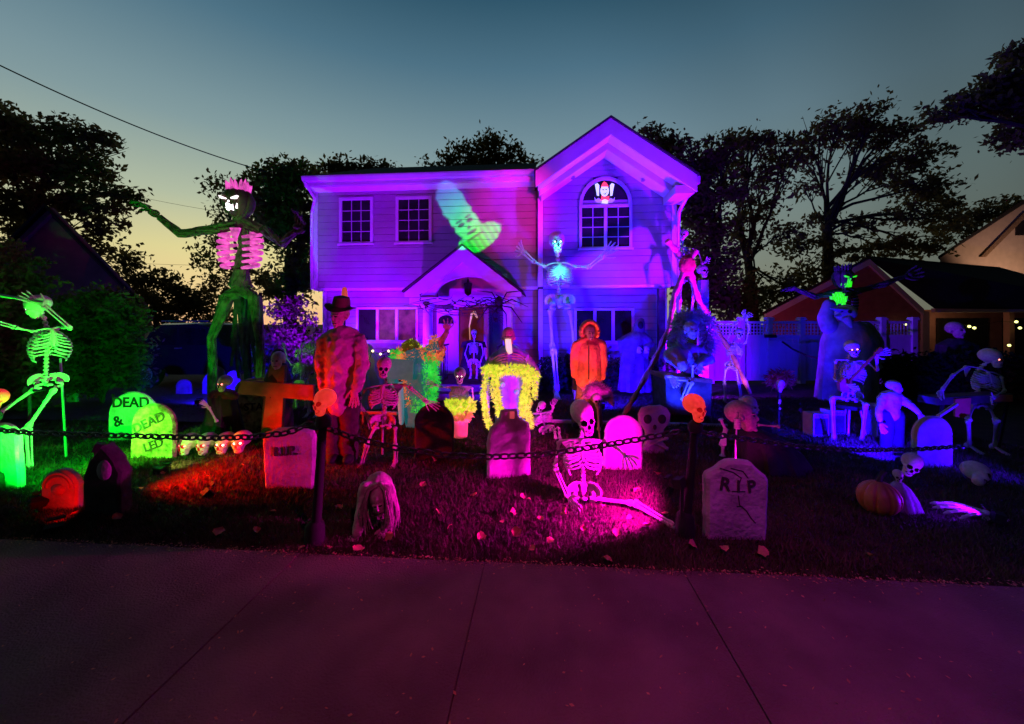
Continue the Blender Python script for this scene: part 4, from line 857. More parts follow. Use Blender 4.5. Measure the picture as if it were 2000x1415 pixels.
def hand(mb, wr, d, nrm, L, curl=.35, r=None, spread=.32, flip=1):
    wr, d, nrm = Vector(wr), Vector(d).normalized(), Vector(nrm); nrm = (nrm - d * nrm.dot(d)).normalized(); sd = d.cross(nrm); r = r or L * .035
    for i, (o, l) in enumerate(((-1.5, .82), (-.5, .98), (.5, 1.0), (1.5, .88))):
        a = o * spread * .5; base = wr + sd * (o * L * .07 * .6); fd = (d * math.cos(a) + sd * math.sin(a)).normalized()
        kn = base + fd * L * .48; mb.tube([base, lerp(base, kn, .5), kn], [r * .9, r * .7, r * 1.2], 6); p = kn
        for s in range(3):
            fd = (fd + nrm * curl * .55).normalized(); q = p + fd * L * l * (.22, .17, .13)[s]; mb.tube([p, lerp(p, q, .5), q], [r * 1.1, r * .75, r * (1.0 if s < 2 else .4)], 6); p = q
    base = wr + sd * (-L * .10 * flip); fd = (d * .75 - sd * .8 * flip).normalized(); p = base
    for s in range(3):
        q = p + fd * L * (.25, .2, .14)[s]; mb.tube([p, q], [r * 1.1, r * (.9 if s < 2 else .4)], 6); fd = (fd + d * .25 + nrm * curl * .4).normalized(); p = q
    mb.ell(wr, (L * .1, L * .1, L * .07), n=8, m=6)
def foot(mb, an, d, L, r):
    an, d = Vector(an), Vector(d).normalized(); sd = d.cross(Vector((0, 0, 1))); sd = sd.normalized() if sd.length > .1 else Vector((1, 0, 0))
    mb.ell(an - d * L * .12 + Vector((0, 0, -r)), (L * .14, L * .14, L * .16), n=8, m=6)
    for o in (-2, -1, 0, 1, 2):
        m_ = an + d * L * .45 + sd * o * L * .055 + Vector((0, 0, -L * .18)); e = an + d * L * (.78 - abs(o - .5) * .05) + sd * o * L * .085 + Vector((0, 0, -L * .25))
        mb.tube([an + sd * o * L * .02, m_, e], [r * 1.1, r * .8, r * .6], 6)
def skeleton(label, J, s, bone_m='bone', eyes=None, head=(0, 0, 0), hs=.26, group='skeleton decorations', name='skeleton', base=None, toe=(0, -1, -.1), curl=.35, ribw=.30, no=(), fwd=None, dark='dark', stand=None, wide=1.0, handdir=None, sk_bone=None):
    """J: world positions of the joints (a = left in the photo, b = right); s: size against a 1.6 m figure"""
    root = thing(name, label, 'skeleton', base if base is not None else Vector((J['pel'].x, J['pel'].y, 0)), group); m = M[bone_m]
    skull(J['head'], hs * s, *head, bone=sk_bone or bone_m, dark=dark, eyes=eyes, root=root, wide=wide)
    nk, pv = J['neck'], J['pel']; up = (nk - pv).normalized(); L = (nk - pv).length
    rt = J['shb'] - J['sha']; rt = (rt - up * rt.dot(up)).normalized(); fw = Vector(fwd) if fwd else rt.cross(up); fw = (fw - up * fw.dot(up)).normalized()
    # spine of beads
    mb = MB(); sp = bez(J['head'] + Vector((0, .03, -.03)) * s, nk + fw * -.06 * s, nk - up * .12 * L - fw * .07 * s, 5) + bez(nk - up * .16 * L - fw * .075 * s, lerp(nk, pv, .6) - fw * .03 * s, pv - fw * .04 * s, 12)
    for a, b in zip(sp[:-1], sp[1:]):
        mb.tube([a, lerp(a, b, .25), lerp(a, b, .6), lerp(a, b, .85), b], [.013 * s, .023 * s, .024 * s, .013 * s, .013 * s], 7)
        mb.tube([lerp(a, b, .4), lerp(a, b, .6) - fw * .045 * s], [.009 * s, .005 * s], 5)
    spine = part('spine', mb, m, root)
    # rib cage
    mb = MB(); st0 = nk - up * .06 * L + fw * .045 * s; st1 = nk - up * .38 * L + fw * .10 * s
    mb.tube([st0, lerp(st0, st1, .3), lerp(st0, st1, .75), st1], [.016 * s, .024 * s, .018 * s, .008 * s], 8)
    for sh in ('sha', 'shb'): mb.tube(bez(st0, lerp(st0, J[sh], .5) + up * .03 * s + fw * .02 * s, J[sh], 4), [.011 * s, .009 * s, .008 * s, .009 * s, .013 * s], 6)
    for sg, sh in ((-1, 'sha'), (1, 'shb')):
        c = lerp(nk, J[sh], .62) - up * .14 * L - fw * .09 * s; a = c - up * .16 * L - rt * sg * .02 * s
        mb.prism([J[sh] - fw * .03 * s, c - rt * sg * .08 * s + up * .1 * L, a], -fw * .012 * s)
    rc = part('ribcage', mb, m, root)
    ws = (.52, .74, .88, .96, 1, 1, .95, .88, .78)
    for i, wv in enumerate(ws):
        pb = nk - up * (.07 + .058 * i) * L - fw * .055 * s; W_ = ribw * .5 * s * wv; D_ = .105 * s * (.75 + .25 * wv); ft = min(1, .30 + .085 * i)
        end = lerp(st0, st1, min(1, .08 + .16 * i)); free = i > 6
        for sg in (-1, 1):
            pts = []
            for k in range(11 if not free else 8):
                t = PI * k / 10 * .97
                p = pb + rt * sg * W_ * math.sin(t) ** .85 + fw * D_ * (1 - math.cos(t)) * .85 - up * L * (.16 * (t / PI) ** 1.1 * (1 if i < 5 else 1.15))
                if not free and k > 7: p = lerp(p, end + rt * sg * .01 * s - up * max(0, i - 4) * .03 * L, ((k - 7) / 3) ** 1.3)
                pts.append(p)
            q = MB(); q.tube(pts, [.0075 * s] + [.0095 * s] * (len(pts) - 2) + [.007 * s], 6); part('rib', q, m, root, rc)
    # pelvis
    mb = MB()
    fr = Matrix((rt, fw, up)).transposed()
    for sg in (-1, 1):
        rows = []                                   # flared, hollowed hip blade
        for k in range(9):
            a_ = PI * (-.15 + 1.12 * k / 8); rim = Vector((.088 * math.cos(a_) * .9 + .022, .028 + .05 * math.cos(a_), .072 * math.sin(a_)))
            rows.append([pv + rt * sg * (.052 + f * rim.x - .012 * math.sin(PI * f)) * s + fw * (-.03 + f * rim.y * 1.0 - .022 * math.sin(PI * f)) * s + up * (-.022 + f * (rim.z + .018)) * s for f in (0, .35, .7, 1)])
        mb.grid(rows); mb.grid([[q_ - fw * .010 * s + rt * sg * .004 * s for q_ in r_] for r_ in rows][::-1])
        mb.tube([r_[-1] - fw * .005 * s for r_ in rows], .0095 * s, 6); mb.ell(pv + rt * sg * .082 * s - up * .03 * s + fw * .012 * s, .026 * s, n=10, m=8)
        mb.tube([pv + rt * sg * (.05 + .05 * math.sin(x)) * s + fw * (.02 + .05 * math.cos(x * .5)) * s - up * (.035 + .05 * (1 - math.cos(x)) * .5) * s for x in np.linspace(0, PI, 7)], .014 * s, 6)
    mb.tube([pv + up * .05 * s - fw * .04 * s, pv - fw * .05 * s, pv - up * .07 * s - fw * .03 * s], [.04 * s, .034 * s, .012 * s], 8); mb.ell(pv + fw * .06 * s - up * .05 * s, (.03 * s, .02 * s, .018 * s), fr, 8, 6)
    part('pelvis', mb, m, root)
    for k, sg in (('a', -1), ('b', 1)):
        if 'el' + k in J and 'arm' + k not in no:
            mb = MB(); sh, e_, w_ = J['sh' + k], J['el' + k], J['wr' + k]
            bone(mb, sh, e_, .014 * s); d = (w_ - e_).normalized(); o = d.cross(fw); o = o.normalized() if o.length > .1 else d.cross(Vector((0, 0, 1))).normalized()
            bone(mb, e_ + o * .012 * s, w_ + o * .014 * s, .009 * s); bone(mb, e_ - o * .012 * s, w_ - o * .014 * s, .009 * s)
            ar = part('arm', mb, m, root)
            mb = MB(); hd = (J['hd' + k] - w_) if 'hd' + k in J else d; hand(mb, w_, hd, handdir or fw, .19 * s, curl, .0075 * s, flip=-sg); part('hand', mb, m, root, ar)
        if 'kn' + k in J and 'leg' + k not in no:
            mb = MB(); h_, n_, a_ = J['hip' + k], J['kn' + k], J['an' + k]
            bone(mb, h_, n_, .019 * s, 8); mb.ell(n_ + Vector((0, -.02, 0)) * s, .028 * s, n=8, m=6)
            d = (a_ - n_).normalized(); o = d.cross(fw); o = o.normalized() if o.length > .1 else Vector((1, 0, 0))
            bone(mb, n_ + o * .004 * s, a_, .016 * s, 8); bone(mb, n_ - o * .034 * s, a_ - o * .026 * s, .008 * s)
            lg_ = part('leg', mb, m, root)
            mb = MB(); foot(mb, a_, Vector(J.get('toe' + k, a_ + Vector(toe))) - a_, .22 * s, .010 * s); part('foot', mb, m, root, lg_)
    if stand:
        q = MB(); q.tube(stand, .012, 6); part('stake', q, M['metal'], root)
    return root
def JJ(Y, **k):
    """joint pixels -> world; a third number moves the joint that many metres further away"""
    return {n: A(v[0], v[1], Y + (v[2] if len(v) > 2 else 0)) for n, v in k.items()}

# the twelve-foot skeleton against the house
gs = skeleton('towering twelve-foot skeleton with glowing eyes standing against the house, arms spread wide', JJ(8.3, head=(1088, 474, -.1), neck=(1092, 511), sha=(1064, 521), shb=(1122, 521), ela=(1042, 511, -.35), wra=(1022, 492, -.8), hda=(1014, 483, -1.0), elb=(1150, 522, -.3), wrb=(1178, 500, -.6), hdb=(1194, 486, -.75), pel=(1093, 588), hipa=(1074, 604), hipb=(1113, 604), kna=(1079, 682, -.1), ana=(1086, 764), knb=(1123, 682, -.1), anb=(1124, 764)), 2.1, 'bone_white', 'glow_cyan', (0, 4, -2), .235, curl=.2, ribw=.27)

# green-lit skeleton hauling at the left edge, held up by a stake
skeleton('green-lit skeleton at the left edge with both arms thrown forward, propped on a metal pole', JJ(4.3, head=(72, 600), neck=(98, 636), sha=(66, 648, -.1), shb=(122, 640, .1), ela=(30, 640, -.2), wra=(-12, 628, -.3), elb=(138, 642, -.25), wrb=(84, 596, -.35), hdb=(60, 585, -.4), pel=(92, 742), hipa=(70, 758), hipb=(108, 758), kna=(-8, 812, -.2), ana=(-40, 900, -.2), knb=(52, 838, -.1), anb=(56, 918, -.1)), 1.0, 'bone_white', 'glow_white', (-55, 20, 10), .26, stand=[A(118, 700, 4.5), A(129, 892, 4.5)], ribw=.33, toe=(-1, -.3, -.1))
q = MB(); q.tube([A(88, 592, 3.9), A(40, 584, 3.9), A(-20, 574, 3.9)], [.02, .014, .02], 8); solo('loose_bone', q, M['bone_white'], 'long green-lit bone pointing left over the skeleton at the left edge', 'bone', loc=A(40, 584, 3.9))

# skeleton with outstretched black arm in front of the furry figure
skeleton('reddish skeleton with bent knees on a thin rod, in front of the neon furry figure', JJ(4.35, head=(750, 718), neck=(751, 748), sha=(715, 760), shb=(790, 752), ela=(700, 786, .1), wra=(716, 812, .1), elb=(800, 757, -.15), wrb=(832, 784, -.2), hdb=(850, 792, -.2), pel=(750, 822), hipa=(733, 834), hipb=(772, 834), kna=(716, 868, -.12), ana=(705, 904), knb=(772, 872, -.1), anb=(771, 902)), .92, 'bone', None, (15, 8, 5), .25, stand=[A(748, 765, 4.45), A(747, 888, 4.45)], ribw=.36)

# skeleton behind the man in the hat
skeleton('white skeleton with one raised hand, half hidden behind the man in the hat', JJ(6.6, head=(606, 646), neck=(609, 663), sha=(590, 672), shb=(630, 672), ela=(585, 700), wra=(590, 722), elb=(640, 690), wrb=(640, 710), pel=(612, 722), hipa=(602, 730), hipb=(622, 730), kna=(601, 762), ana=(603, 806), knb=(622, 762), anb=(621, 806)), .86, 'bone_white', None, (-10, 0, 0), .22, ribw=.34)
skeleton('white skeleton with raised arm beside the burgundy bush', JJ(7.2, head=(582, 690), neck=(584, 706), sha=(570, 714), shb=(600, 714), ela=(560, 700), wra=(556, 682), hda=(554, 668), elb=(604, 735), wrb=(600, 752), pel=(586, 748), hipa=(578, 754), hipb=(595, 754), kna=(577, 778), ana=(578, 796), knb=(596, 778), anb=(596, 796)), .66, 'bone_white', None, (-20, 0, 0), .25, ribw=.34)

# magenta skeleton sitting on the lawn
skeleton('magenta skeleton with a big bald skull sitting on the lawn, one leg stretched out', JJ(3.42, head=(1140, 816, -.02), neck=(1136, 852), sha=(1092, 862, .05), shb=(1178, 862, .0), ela=(1084, 912, .05), wra=(1110, 972, -.05), hda=(1120, 985, -.1), elb=(1206, 876, -.15), wrb=(1222, 892, -.4), hdb=(1226, 900, -.5), pel=(1140, 958), hipa=(1122, 968), hipb=(1152, 972), kna=(1112, 982, .35), ana=(1075, 978, .75), knb=(1238, 984, -.12), anb=(1316, 1030, -.42), toeb=(1330, 1020, -.5)), .98, 'bone_white', None, (8, 10, -14), .31, ribw=.335, wide=.92, curl=.45)

# climbing skeleton at the house corner
skeleton('purple skeleton climbing where the wrapped poles cross at the house corner', JJ(8.15, head=(1335, 459), neck=(1336, 480), sha=(1314, 488), shb=(1362, 490), ela=(1306, 475, -.1), wra=(1326, 500, -.2), elb=(1372, 515, -.1), wrb=(1378, 512, -.3), pel=(1340, 545), hipa=(1331, 552), hipb=(1350, 552), kna=(1328, 585, -.1), ana=(1325, 622), knb=(1354, 578, -.1), anb=(1349, 612)), 1.02, 'bone', None, (-35, 5, 10), .24, ribw=.34)
# skeleton with folded arms over its head by the fence
skeleton('slim blue-lit skeleton with both arms folded above its head by the white fence', JJ(7.8, head=(1444, 652), neck=(1436, 668), sha=(1419, 670), shb=(1456, 672), ela=(1434, 632, -.05), wra=(1452, 622, -.1), elb=(1464, 640, -.05), wrb=(1456, 620, -.1), pel=(1428, 714), hipa=(1418, 720), hipb=(1438, 720), kna=(1414, 748), ana=(1416, 784), knb=(1442, 748), anb=(1447, 780)), .98, 'bone_white', None, (-10, 5, 12), .24, ribw=.33)
# the band on the right
gt = skeleton('seated blue-lit skeleton with one red eye playing the guitar', JJ(5.35, head=(1665, 682), neck=(1664, 702), sha=(1632, 704), shb=(1694, 708), ela=(1630, 742, .05), wra=(1655, 752, -.2), elb=(1714, 725, -.05), wrb=(1712, 694, -.2), hdb=(1740, 684, -.2), pel=(1660, 772), hipa=(1648, 778), hipb=(1676, 778), kna=(1624, 776, -.25), ana=(1628, 862, -.1), knb=(1690, 790, -.25), anb=(1682, 864, -.1)), .96, 'bone_white', 'glow_red', (-20, 5, -8), .25, ribw=.34)
skeleton('blue-lit skeleton with red glowing eyes leaning over a plank at the right edge', JJ(4.9, head=(1938, 700), neck=(1922, 722), sha=(1888, 716), shb=(1956, 736), ela=(1860, 734, -.1), wra=(1840, 762, -.2), elb=(1962, 765, -.1), wrb=(1940, 778, -.3), pel=(1916, 786), hipa=(1902, 792), hipb=(1930, 792), kna=(1890, 820, -.3), ana=(1893, 870, -.1), knb=(1945, 822, -.3), anb=(1942, 872, -.1)), .92, 'bone_white', 'glow_red', (20, 5, -12), .27, ribw=.34)
# fallen purple torso
skeleton('purple skeleton torso slumped on the lawn beside the yellow fur figure', JJ(5.5, head=(1056, 795), neck=(1056, 806), sha=(1040, 808), shb=(1078, 802), ela=(1078, 806, -.1), wra=(1080, 795, -.2), hda=(1084, 782, -.2), elb=(1082, 795, -.05), wrb=(1074, 810, -.1), pel=(1066, 838), hipa=(1060, 842), hipb=(1076, 842), kna=(1078, 832, -.2), ana=(1084, 846, -.3), knb=(1090, 836, -.2), anb=(1092, 846, -.3)), .68, 'bone', None, (0, 30, 40), .24, ribw=.42)
# reaper skeleton in the doorway
skeleton('blue skeleton in a black cape standing in the doorway', JJ(8.15, head=(926, 652), neck=(926, 668), sha=(914, 672), shb=(940, 672), ela=(908, 692), wra=(914, 708), elb=(944, 692), wrb=(938, 708), pel=(925, 706), hipa=(919, 711), hipb=(931, 711), kna=(919, 722), ana=(919, 734), knb=(931, 722), anb=(931, 734)), .68, 'bone_white', None, (10, 6, 0), .27, ribw=.28, base=A(925, 736, 8.15))
# bust in the planter
bust = skeleton('magenta skeleton bust with glowing eyes rising from the yellow flower pot', JJ(5.4, head=(898, 734), neck=(897, 752), sha=(876, 757), shb=(922, 757), ela=(862, 756, -.1), wra=(850, 752, -.2), hda=(836, 746, -.2), elb=(924, 778, 0), wrb=(915, 796, -.1), pel=(897, 800)), .78, 'bone', 'glow_warm', (5, 4, 0), .30, ribw=.34, base=GX(897, 5.4))
# ------------------------------------------------------------------ pumpkin-headed vine giants
def vines(mb, pts, r, k=5, tw=1.2, n=6, mi=0):
    pts = [Vector(p) for p in pts]; P = []
    for a, b in zip(pts[:-1], pts[1:]): P += [lerp(a, b, t / 5) for t in range(5)]
    P.append(pts[-1]); m = len(P); rr = r if isinstance(r, (list, tuple)) else [r] * len(pts)
    for j in range(k):
        q = []; rad = []
        ph = 2 * PI * j / k + random.uniform(-.3, .3)
        for i, p in enumerate(P):
            f = i / (m - 1) * (len(rr) - 1); r_ = rr[int(f)] * (1 - f % 1) + rr[min(len(rr) - 1, int(f) + 1)] * (f % 1)
            t = (P[min(i + 1, m - 1)] - P[max(i - 1, 0)]).normalized(); u = t.orthogonal().normalized() if abs(t.z) < .9 else (Vector((1, 0, 0)) - t * t.x).normalized(); v = t.cross(u)
            a = ph + tw * i / 5; q.append(p + (u * math.cos(a) + v * math.sin(a)) * r_ * .62); rad.append(r_ * (.42 + .1 * math.sin(i * 1.3 + j)))
        mb.tube(q, rad, n, mi)
def pumpkin(mb, c, r, squash=.9, lobes=9, mi=0, taper=0):
    rows = []
    for i in range(13):
        th = PI * i / 12; row = []
        for j in range(54):
            a = 2 * PI * j / 54; k = 1 - .10 * (abs(math.cos(lobes * a / 2)) < .28) - .05 * (1 - abs(math.cos(lobes * a / 2)))
            z = math.cos(th); row.append(Vector(c) + Vector((r * k * math.sin(th) * math.cos(a) * (1 + taper * z), r * k * math.sin(th) * math.sin(a) * (1 + taper * z), r * squash * z)))
        rows.append(row)
    mb.grid(rows, mi, True)
def giant(label, Y, P, vine, head_m, glow, crown_m, face, s, mouth_m, eye_m, loc_px, hang=True, ribs=True, ms=1.0):
    root = thing('vine_giant', label, 'giant figure', GX(loc_px, Y), 'pumpkin-headed vine giants')
    j = {k: A(v[0], v[1], Y + (v[2] if len(v) > 2 else 0)) for k, v in P.items()}
    mb = MB(); hc = j['head']; hr = s * .265
    pumpkin(mb, hc, hr, 1.08, taper=.12); head = part('head', mb, M[head_m], root)
    mb = MB()
    for i in range(16):
        a = 2 * PI * i / 16; b = hc + Vector((math.cos(a) * hr * .60, math.sin(a) * hr * .60, hr * .80)); e = b + Vector((math.cos(a) * hr * random.uniform(.05, .3), math.sin(a) * hr * .2, hr * random.uniform(.5, .85)))
        mb.tube([b, lerp(b, e, .5) + Vector((0, 0, .03)), e], [hr * .13, hr * .10, hr * .012], 6)
    part('crown', mb, M[crown_m], root, head)
    fz = hc + Vector((0, -hr * .93, 0))
    for sx in (-1, 1):
        q = MB(); e = fz + Vector((sx * hr * .38, .02, hr * .12)); q.prism([e + Vector((x * hr * sx, 0, z * hr)) for x, z in ((-.20, -.04), (-.16, -.10), (.12, -.06), (.24, .12), (.05, .06))], (0, -.05, 0)); q.f = q.f; part('eye', q, M[eye_m], root, head)
    q = MB(); e = fz + Vector((0, .03, -hr * .12)); q.ell(e, (hr * .1, .06, hr * .1), n=8, m=6); part('nose', q, M[mouth_m], root, head)
    q = MB(); e = fz + Vector((0, .10, -hr * .42))
    for k in range(7):                               # jagged grin
        x = (k - 3) / 3; c = e + Vector((x * hr * .52, abs(x) ** 2 * .10, abs(x) ** 2 * hr * .22)); h_ = hr * (.30 if k % 2 else .40) * ms
        q.prism([c + Vector((-hr * .085, 0, h_ * .3)), c + Vector((0, 0, -h_ * .75)), c + Vector((hr * .085, 0, h_ * .3)), c + Vector((0, 0, h_ * .55))], (0, -.10, 0))
    part('mouth', q, M[mouth_m], root, head)
    mb = MB()
    vines(mb, [hc - Vector((0, 0, hr * .8)), j['neck'], lerp(j['neck'], j['waist'], .5) + Vector((0, .15, 0)), j['waist']], [s * .11, s * .10, s * .12, s * .12], 6)
    vines(mb, [j['waist'], lerp(j['hipa'], j['hipb'], .5) + Vector((0, 0, s * .18))], [s * .11, s * .19], 8, .9)
    vines(mb, [j['hipa'], lerp(j['hipa'], j['hipb'], .5) + Vector((0, -.03, s * .12)), j['hipb']], [s * .10, s * .11, s * .10], 7)
    vines(mb, [j['sha'], j['neck'] + Vector((0, 0, .02)), j['shb']], [s * .10, s * .09, s * .10], 5)
    torso = part('torso', mb, M[vine], root)
    for k in 'ab':
        mb = MB(); vines(mb, [j['sh' + k], lerp(j['sh' + k], j['el' + k], .5), j['el' + k], j['wr' + k]], [s * .10, s * .075, s * .085, s * .055], 5, 1.0); arm = part('arm', mb, M[vine], root)
        mb = MB(); d = (j['hd' + k] - j['wr' + k]).normalized(); hand(mb, j['wr' + k], d, Vector((0, -.2, -1)) if k == 'a' else Vector((0, -1, .3)), s * .46, .75, s * .028, .5, flip=1 if k == 'a' else -1); mb.ell(lerp(j['wr' + k], j['hd' + k], .4), (s * .10, s * .07, s * .06), n=8, m=6); part('hand', mb, M[vine], root, arm)
        if 'kn' + k in j:
            mb = MB(); vines(mb, [j['hip' + k], j['kn' + k], lerp(j['kn' + k], j['ft' + k], .5), j['ft' + k]], [s * .115, s * .07, s * .075, s * .095], 7, 1.3); part('leg', mb, M[vine], root)
    if ribs:
        mb = MB(); up = Vector((0, 0, 1)); top = lerp(j['sha'], j['shb'], .5); w_ = (j['shb'] - j['sha']).length * .5; H = (top.z - j['waist'].z) * .92
        for i in range(6):
            z = top.z - H * (i + .35) / 6.2; wv = w_ * (.96, 1.02, 1.02, 1.0, .95, .84)[i]
            for sg in (-1, 1):
                q = MB(); pts = [Vector((top.x + sg * wv * math.sin(t), Y + .10 - .42 * s * .6 * (1 - math.cos(t)) * .5 - .02, z - .05 * s * t)) for t in np.linspace(.25, PI * .90, 9)]
                q.tube(pts, [s * .016] + [s * .032] * 7 + [s * .022], 8, squash=1.1); part('rib', q, M[glow], root, torso)
        q = MB(); c = Vector((top.x, Y - .20 * s, top.z - H * .16)); q.prism([c + Vector((-.09 * s, 0, .09 * s)), c + Vector((0, 0, -.16 * s)), c + Vector((.09 * s, 0, .09 * s))], (0, .05, 0)); part('breastbone', q, M[glow], root, torso)
    if hang:
        mb = MB()
        for i in range(16):
            f = i / 15; a = lerp(j['hipa'], j['hipb'], f * .9 + .05) + Vector((0, random.uniform(.0, .2), .1)); l = random.uniform(.9, 1.9)
            p = [a, a + Vector((random.uniform(-.06, .06), 0, -l * .5)), a + Vector((random.uniform(-.12, .12), 0, -l))]; wv = random.uniform(.012, .03)
            mb.grid([[q_ - Vector((wv, 0, 0)), q_ + Vector((wv, .02, 0))] for q_ in p])
        part('hanging_rags', mb, M['vine_dark'], root)
    return root
giant('tall green vine giant with a crowned pumpkin head and glowing pink ribs, arm stretched left', 7.1, dict(head=(466, 398), neck=(470, 436), sha=(432, 446), shb=(514, 450), ela=(352, 457, -.1), wra=(310, 424, -.2), hda=(286, 404, -.25), elb=(552, 476, .1), wrb=(578, 452, .0), hdb=(588, 430, -.1), waist=(470, 528), hipa=(444, 580), hipb=(497, 580), kna=(414, 660, -.1), fta=(416, 798), knb=(508, 668, -.1), ftb=(510, 798)), 'vine', 'pumpkin_dark', 'glow_pink', 'glow_pink', None, 1.0, 'glow_white', 'glow_white', 465)
giant('dark vine giant with green glowing face standing behind the bird-skulled giant', 9.0, dict(head=(1646, 545), neck=(1648, 568), sha=(1622, 574), shb=(1672, 570), ela=(1590, 580, -.1), wra=(1558, 566, -.1), hda=(1542, 562, -.1), elb=(1724, 556, -.1), wrb=(1768, 540, -.1), hdb=(1792, 532, -.1), waist=(1650, 612), hipa=(1632, 640), hipb=(1668, 640), kna=(1625, 700), fta=(1625, 764), knb=(1676, 700), ftb=(1676, 764)), 'vine_dark', 'vine_dark', 'vine_dark', 'vine_dark', None, .82, 'glow_green', 'glow_green', 1650, hang=False, ms=1.9)
q = MB(); c = A(1640, 586, 8.72)
for k in range(6):
    x = (k - 2.5) * .062; up_ = .05 - .10 * ((k - 2.5) / 2.5) ** 2
    q.prism([c + Vector((x - .030, 0, .13 + up_)), c + Vector((x, 0, .0 + up_)), c + Vector((x + .030, 0, .13 + up_))], (0, .06, 0))
    if k < 5: q.prism([c + Vector((x, .01, -.13 + up_)), c + Vector((x + .062, .01, -.13 + up_)), c + Vector((x + .031, .01, .02 + up_))], (0, .06, 0))
solo('glowing_jaw', q, M['glow_green'], 'green glowing toothed jaw below the green face, above the bird skull', 'jaw', loc=c)

# ------------------------------------------------------------------ cloth helpers
def robe(mb, prof, folds=9, amp=.08, n=48, ph=0, mi=0, cap=True):
    """prof: list of (centre, rx, ry)"""
    rows = []
    for i, (c, rx, ry) in enumerate(prof):
        a_ = amp * (i / max(1, len(prof) - 1)) ** .7
        rows.append([Vector(c) + Vector((rx * math.cos(t), ry * math.sin(t), 0)) * (1 + a_ * math.sin(folds * t + ph + i * .25) + a_ * .5 * math.sin((folds * 2 + 3) * t + 1.3)) for t in [2 * PI * k / n for k in range(n)]])
    mb.grid(rows, mi, True)
    if cap: mb.add(rows[0], [tuple(range(n))], mi)
def fluff(mb, path, rad, count, L, wd=.012, mi=0, hang=.3):
    path = [Vector(p) for p in path]; seg = len(path) - 1; rr = rad if isinstance(rad, (list, tuple)) else [rad] * (seg + 1)
    for _ in range(count):
        f = random.random() * seg; i = min(int(f), seg - 1); t = f - i; p = lerp(path[i], path[i + 1], t); r_ = rr[i] * (1 - t) + rr[i + 1] * t
        d = Vector((random.gauss(0, 1), random.gauss(0, 1), random.gauss(0, 1))).normalized(); b = p + d * r_ * random.uniform(.45, 1.0); d2 = (d + Vector((random.gauss(0, .5), random.gauss(0, .5), random.gauss(0, .5) - hang))).normalized(); l = L * random.uniform(.6, 1.4)
        s_ = d2.orthogonal().normalized() * wd * random.uniform(.6, 1.3); mb.add([b - s_, b + s_, b + d2 * l * .6 + s_ * .7, b + d2 * l], [(0, 1, 2, 3)], mi)
def head(c, h, root, m='skin', yaw=0, pitch=0, roll=0, eyes=None, name='head', wide=1.0, parent=None): return skull(c, h, yaw, pitch, roll, m, 'dark', eyes, root, parent, name, me=HEAD, wide=wide)
def limb(mb, pts, rad): mb.tube(pts, rad, 12); [mb.ell(p, r * .98, n=10, m=8) for p, r in zip(pts, rad)]

# ------------------------------------------------------------------ man in the hat
Y = 4.4; p = lambda x, y, d=0: A(x, y, Y + d)
t = thing('hat_figure', 'man-sized scarecrow in a brimmed hat and loose worn shirt, red lit from below', 'costumed figure', GX(666, Y), 'costumed figures')
mb = MB(); limb(mb, [p(668, 664), p(668, 700), p(666, 745), p(666, 782)], [.165, .175, .17, .185]); mb.tube([p(636, 664), p(668, 650), p(700, 664)], [.075, .11, .075], 12)
limb(mb, [p(635, 666), p(627, 716, -.02), p(633, 760, -.06)], [.085, .075, .065]); limb(mb, [p(701, 666), p(710, 712, -.04), p(698, 756, -.12)], [.085, .075, .065]); mb.tube([p(668, 650), p(666, 640)], [.09, .075], 10)
mod_remesh(part('shirt', mb, M['shirt'], t), .014, 2, .06, .09)
mb = MB(); limb(mb, [p(648, 775), p(650, 830), p(654, 898)], [.135, .11, .09]); limb(mb, [p(682, 775), p(684, 835), p(682, 898)], [.135, .11, .09]); mb.ell(p(665, 780), (.22, .15, .12)); mod_remesh(part('trousers', mb, M['trousers'], t), .018, 2, .03, .12)
mb = MB()
for x in (654, 682): mb.ell(p(x, 900, -.06) + Vector((0, 0, .03)), (.055, .13, .055))
part('shoes', mb, M['black'], t)
head(p(664, 618, -.02), .27, t, 'skin', -20, 4, -3)
mb = MB(); c = p(666, 602, -.01); rt_ = rotm(0, 8, 9)
mb.v = []; prof = [(.02, .125), (.0, .205), (-.012, .125), (.015, .118), (.09, .108), (.125, .095), (.14, .04), (.135, .0)]
for i, (z, r_) in enumerate(prof): pass
rows = [[c + rt_ @ Vector((r_ * math.cos(a) * .82, r_ * math.sin(a) * (1 if r_ < .2 else .9), z + (.03 * math.cos(2 * a) if r_ > .2 else 0) - (.025 * (abs(math.cos(a)) < .5) if z > .14 else 0))) for a in [2 * PI * k / 32 for k in range(32)]] for z, r_ in prof]
mb.grid(rows, 0, True); part('hat', mb, M['hat'], t)
for x, y, d, fl in ((632, 772, -.08, 1), (692, 762, -.14, -1)):
    mb = MB(); hand(mb, p(x, y, d), Vector((.0 + .05 * -fl, -.05, -1)), Vector((0, -1, 0)), .20, .25, .013, .3, fl); mb.ell(p(x, y, d) + Vector((0, 0, -.05)), (.045, .025, .055)); part('hand', mb, M['skin'], t)
t = thing('orange_lamp', 'small orange lit lamp on a thin pole just behind the hat', 'lamp', GX(673, 6.2))
mb = MB(); mb.tube([A(673, 585, 6.2), A(673, 566, 6.2)], [.055, .04], 10); mb.ell(A(673, 567, 6.2), (.042, .042, .05)); part('lamp_shade', mb, mat('orange_shade', (.8, .25, .08), .6, .1, emis=(.8, .12, .05), estr=.45), t); mb = MB(); mb.tube([GX(673, 6.2), A(673, 585, 6.2)], .015, 6); part('pole', mb, M['black'], t)

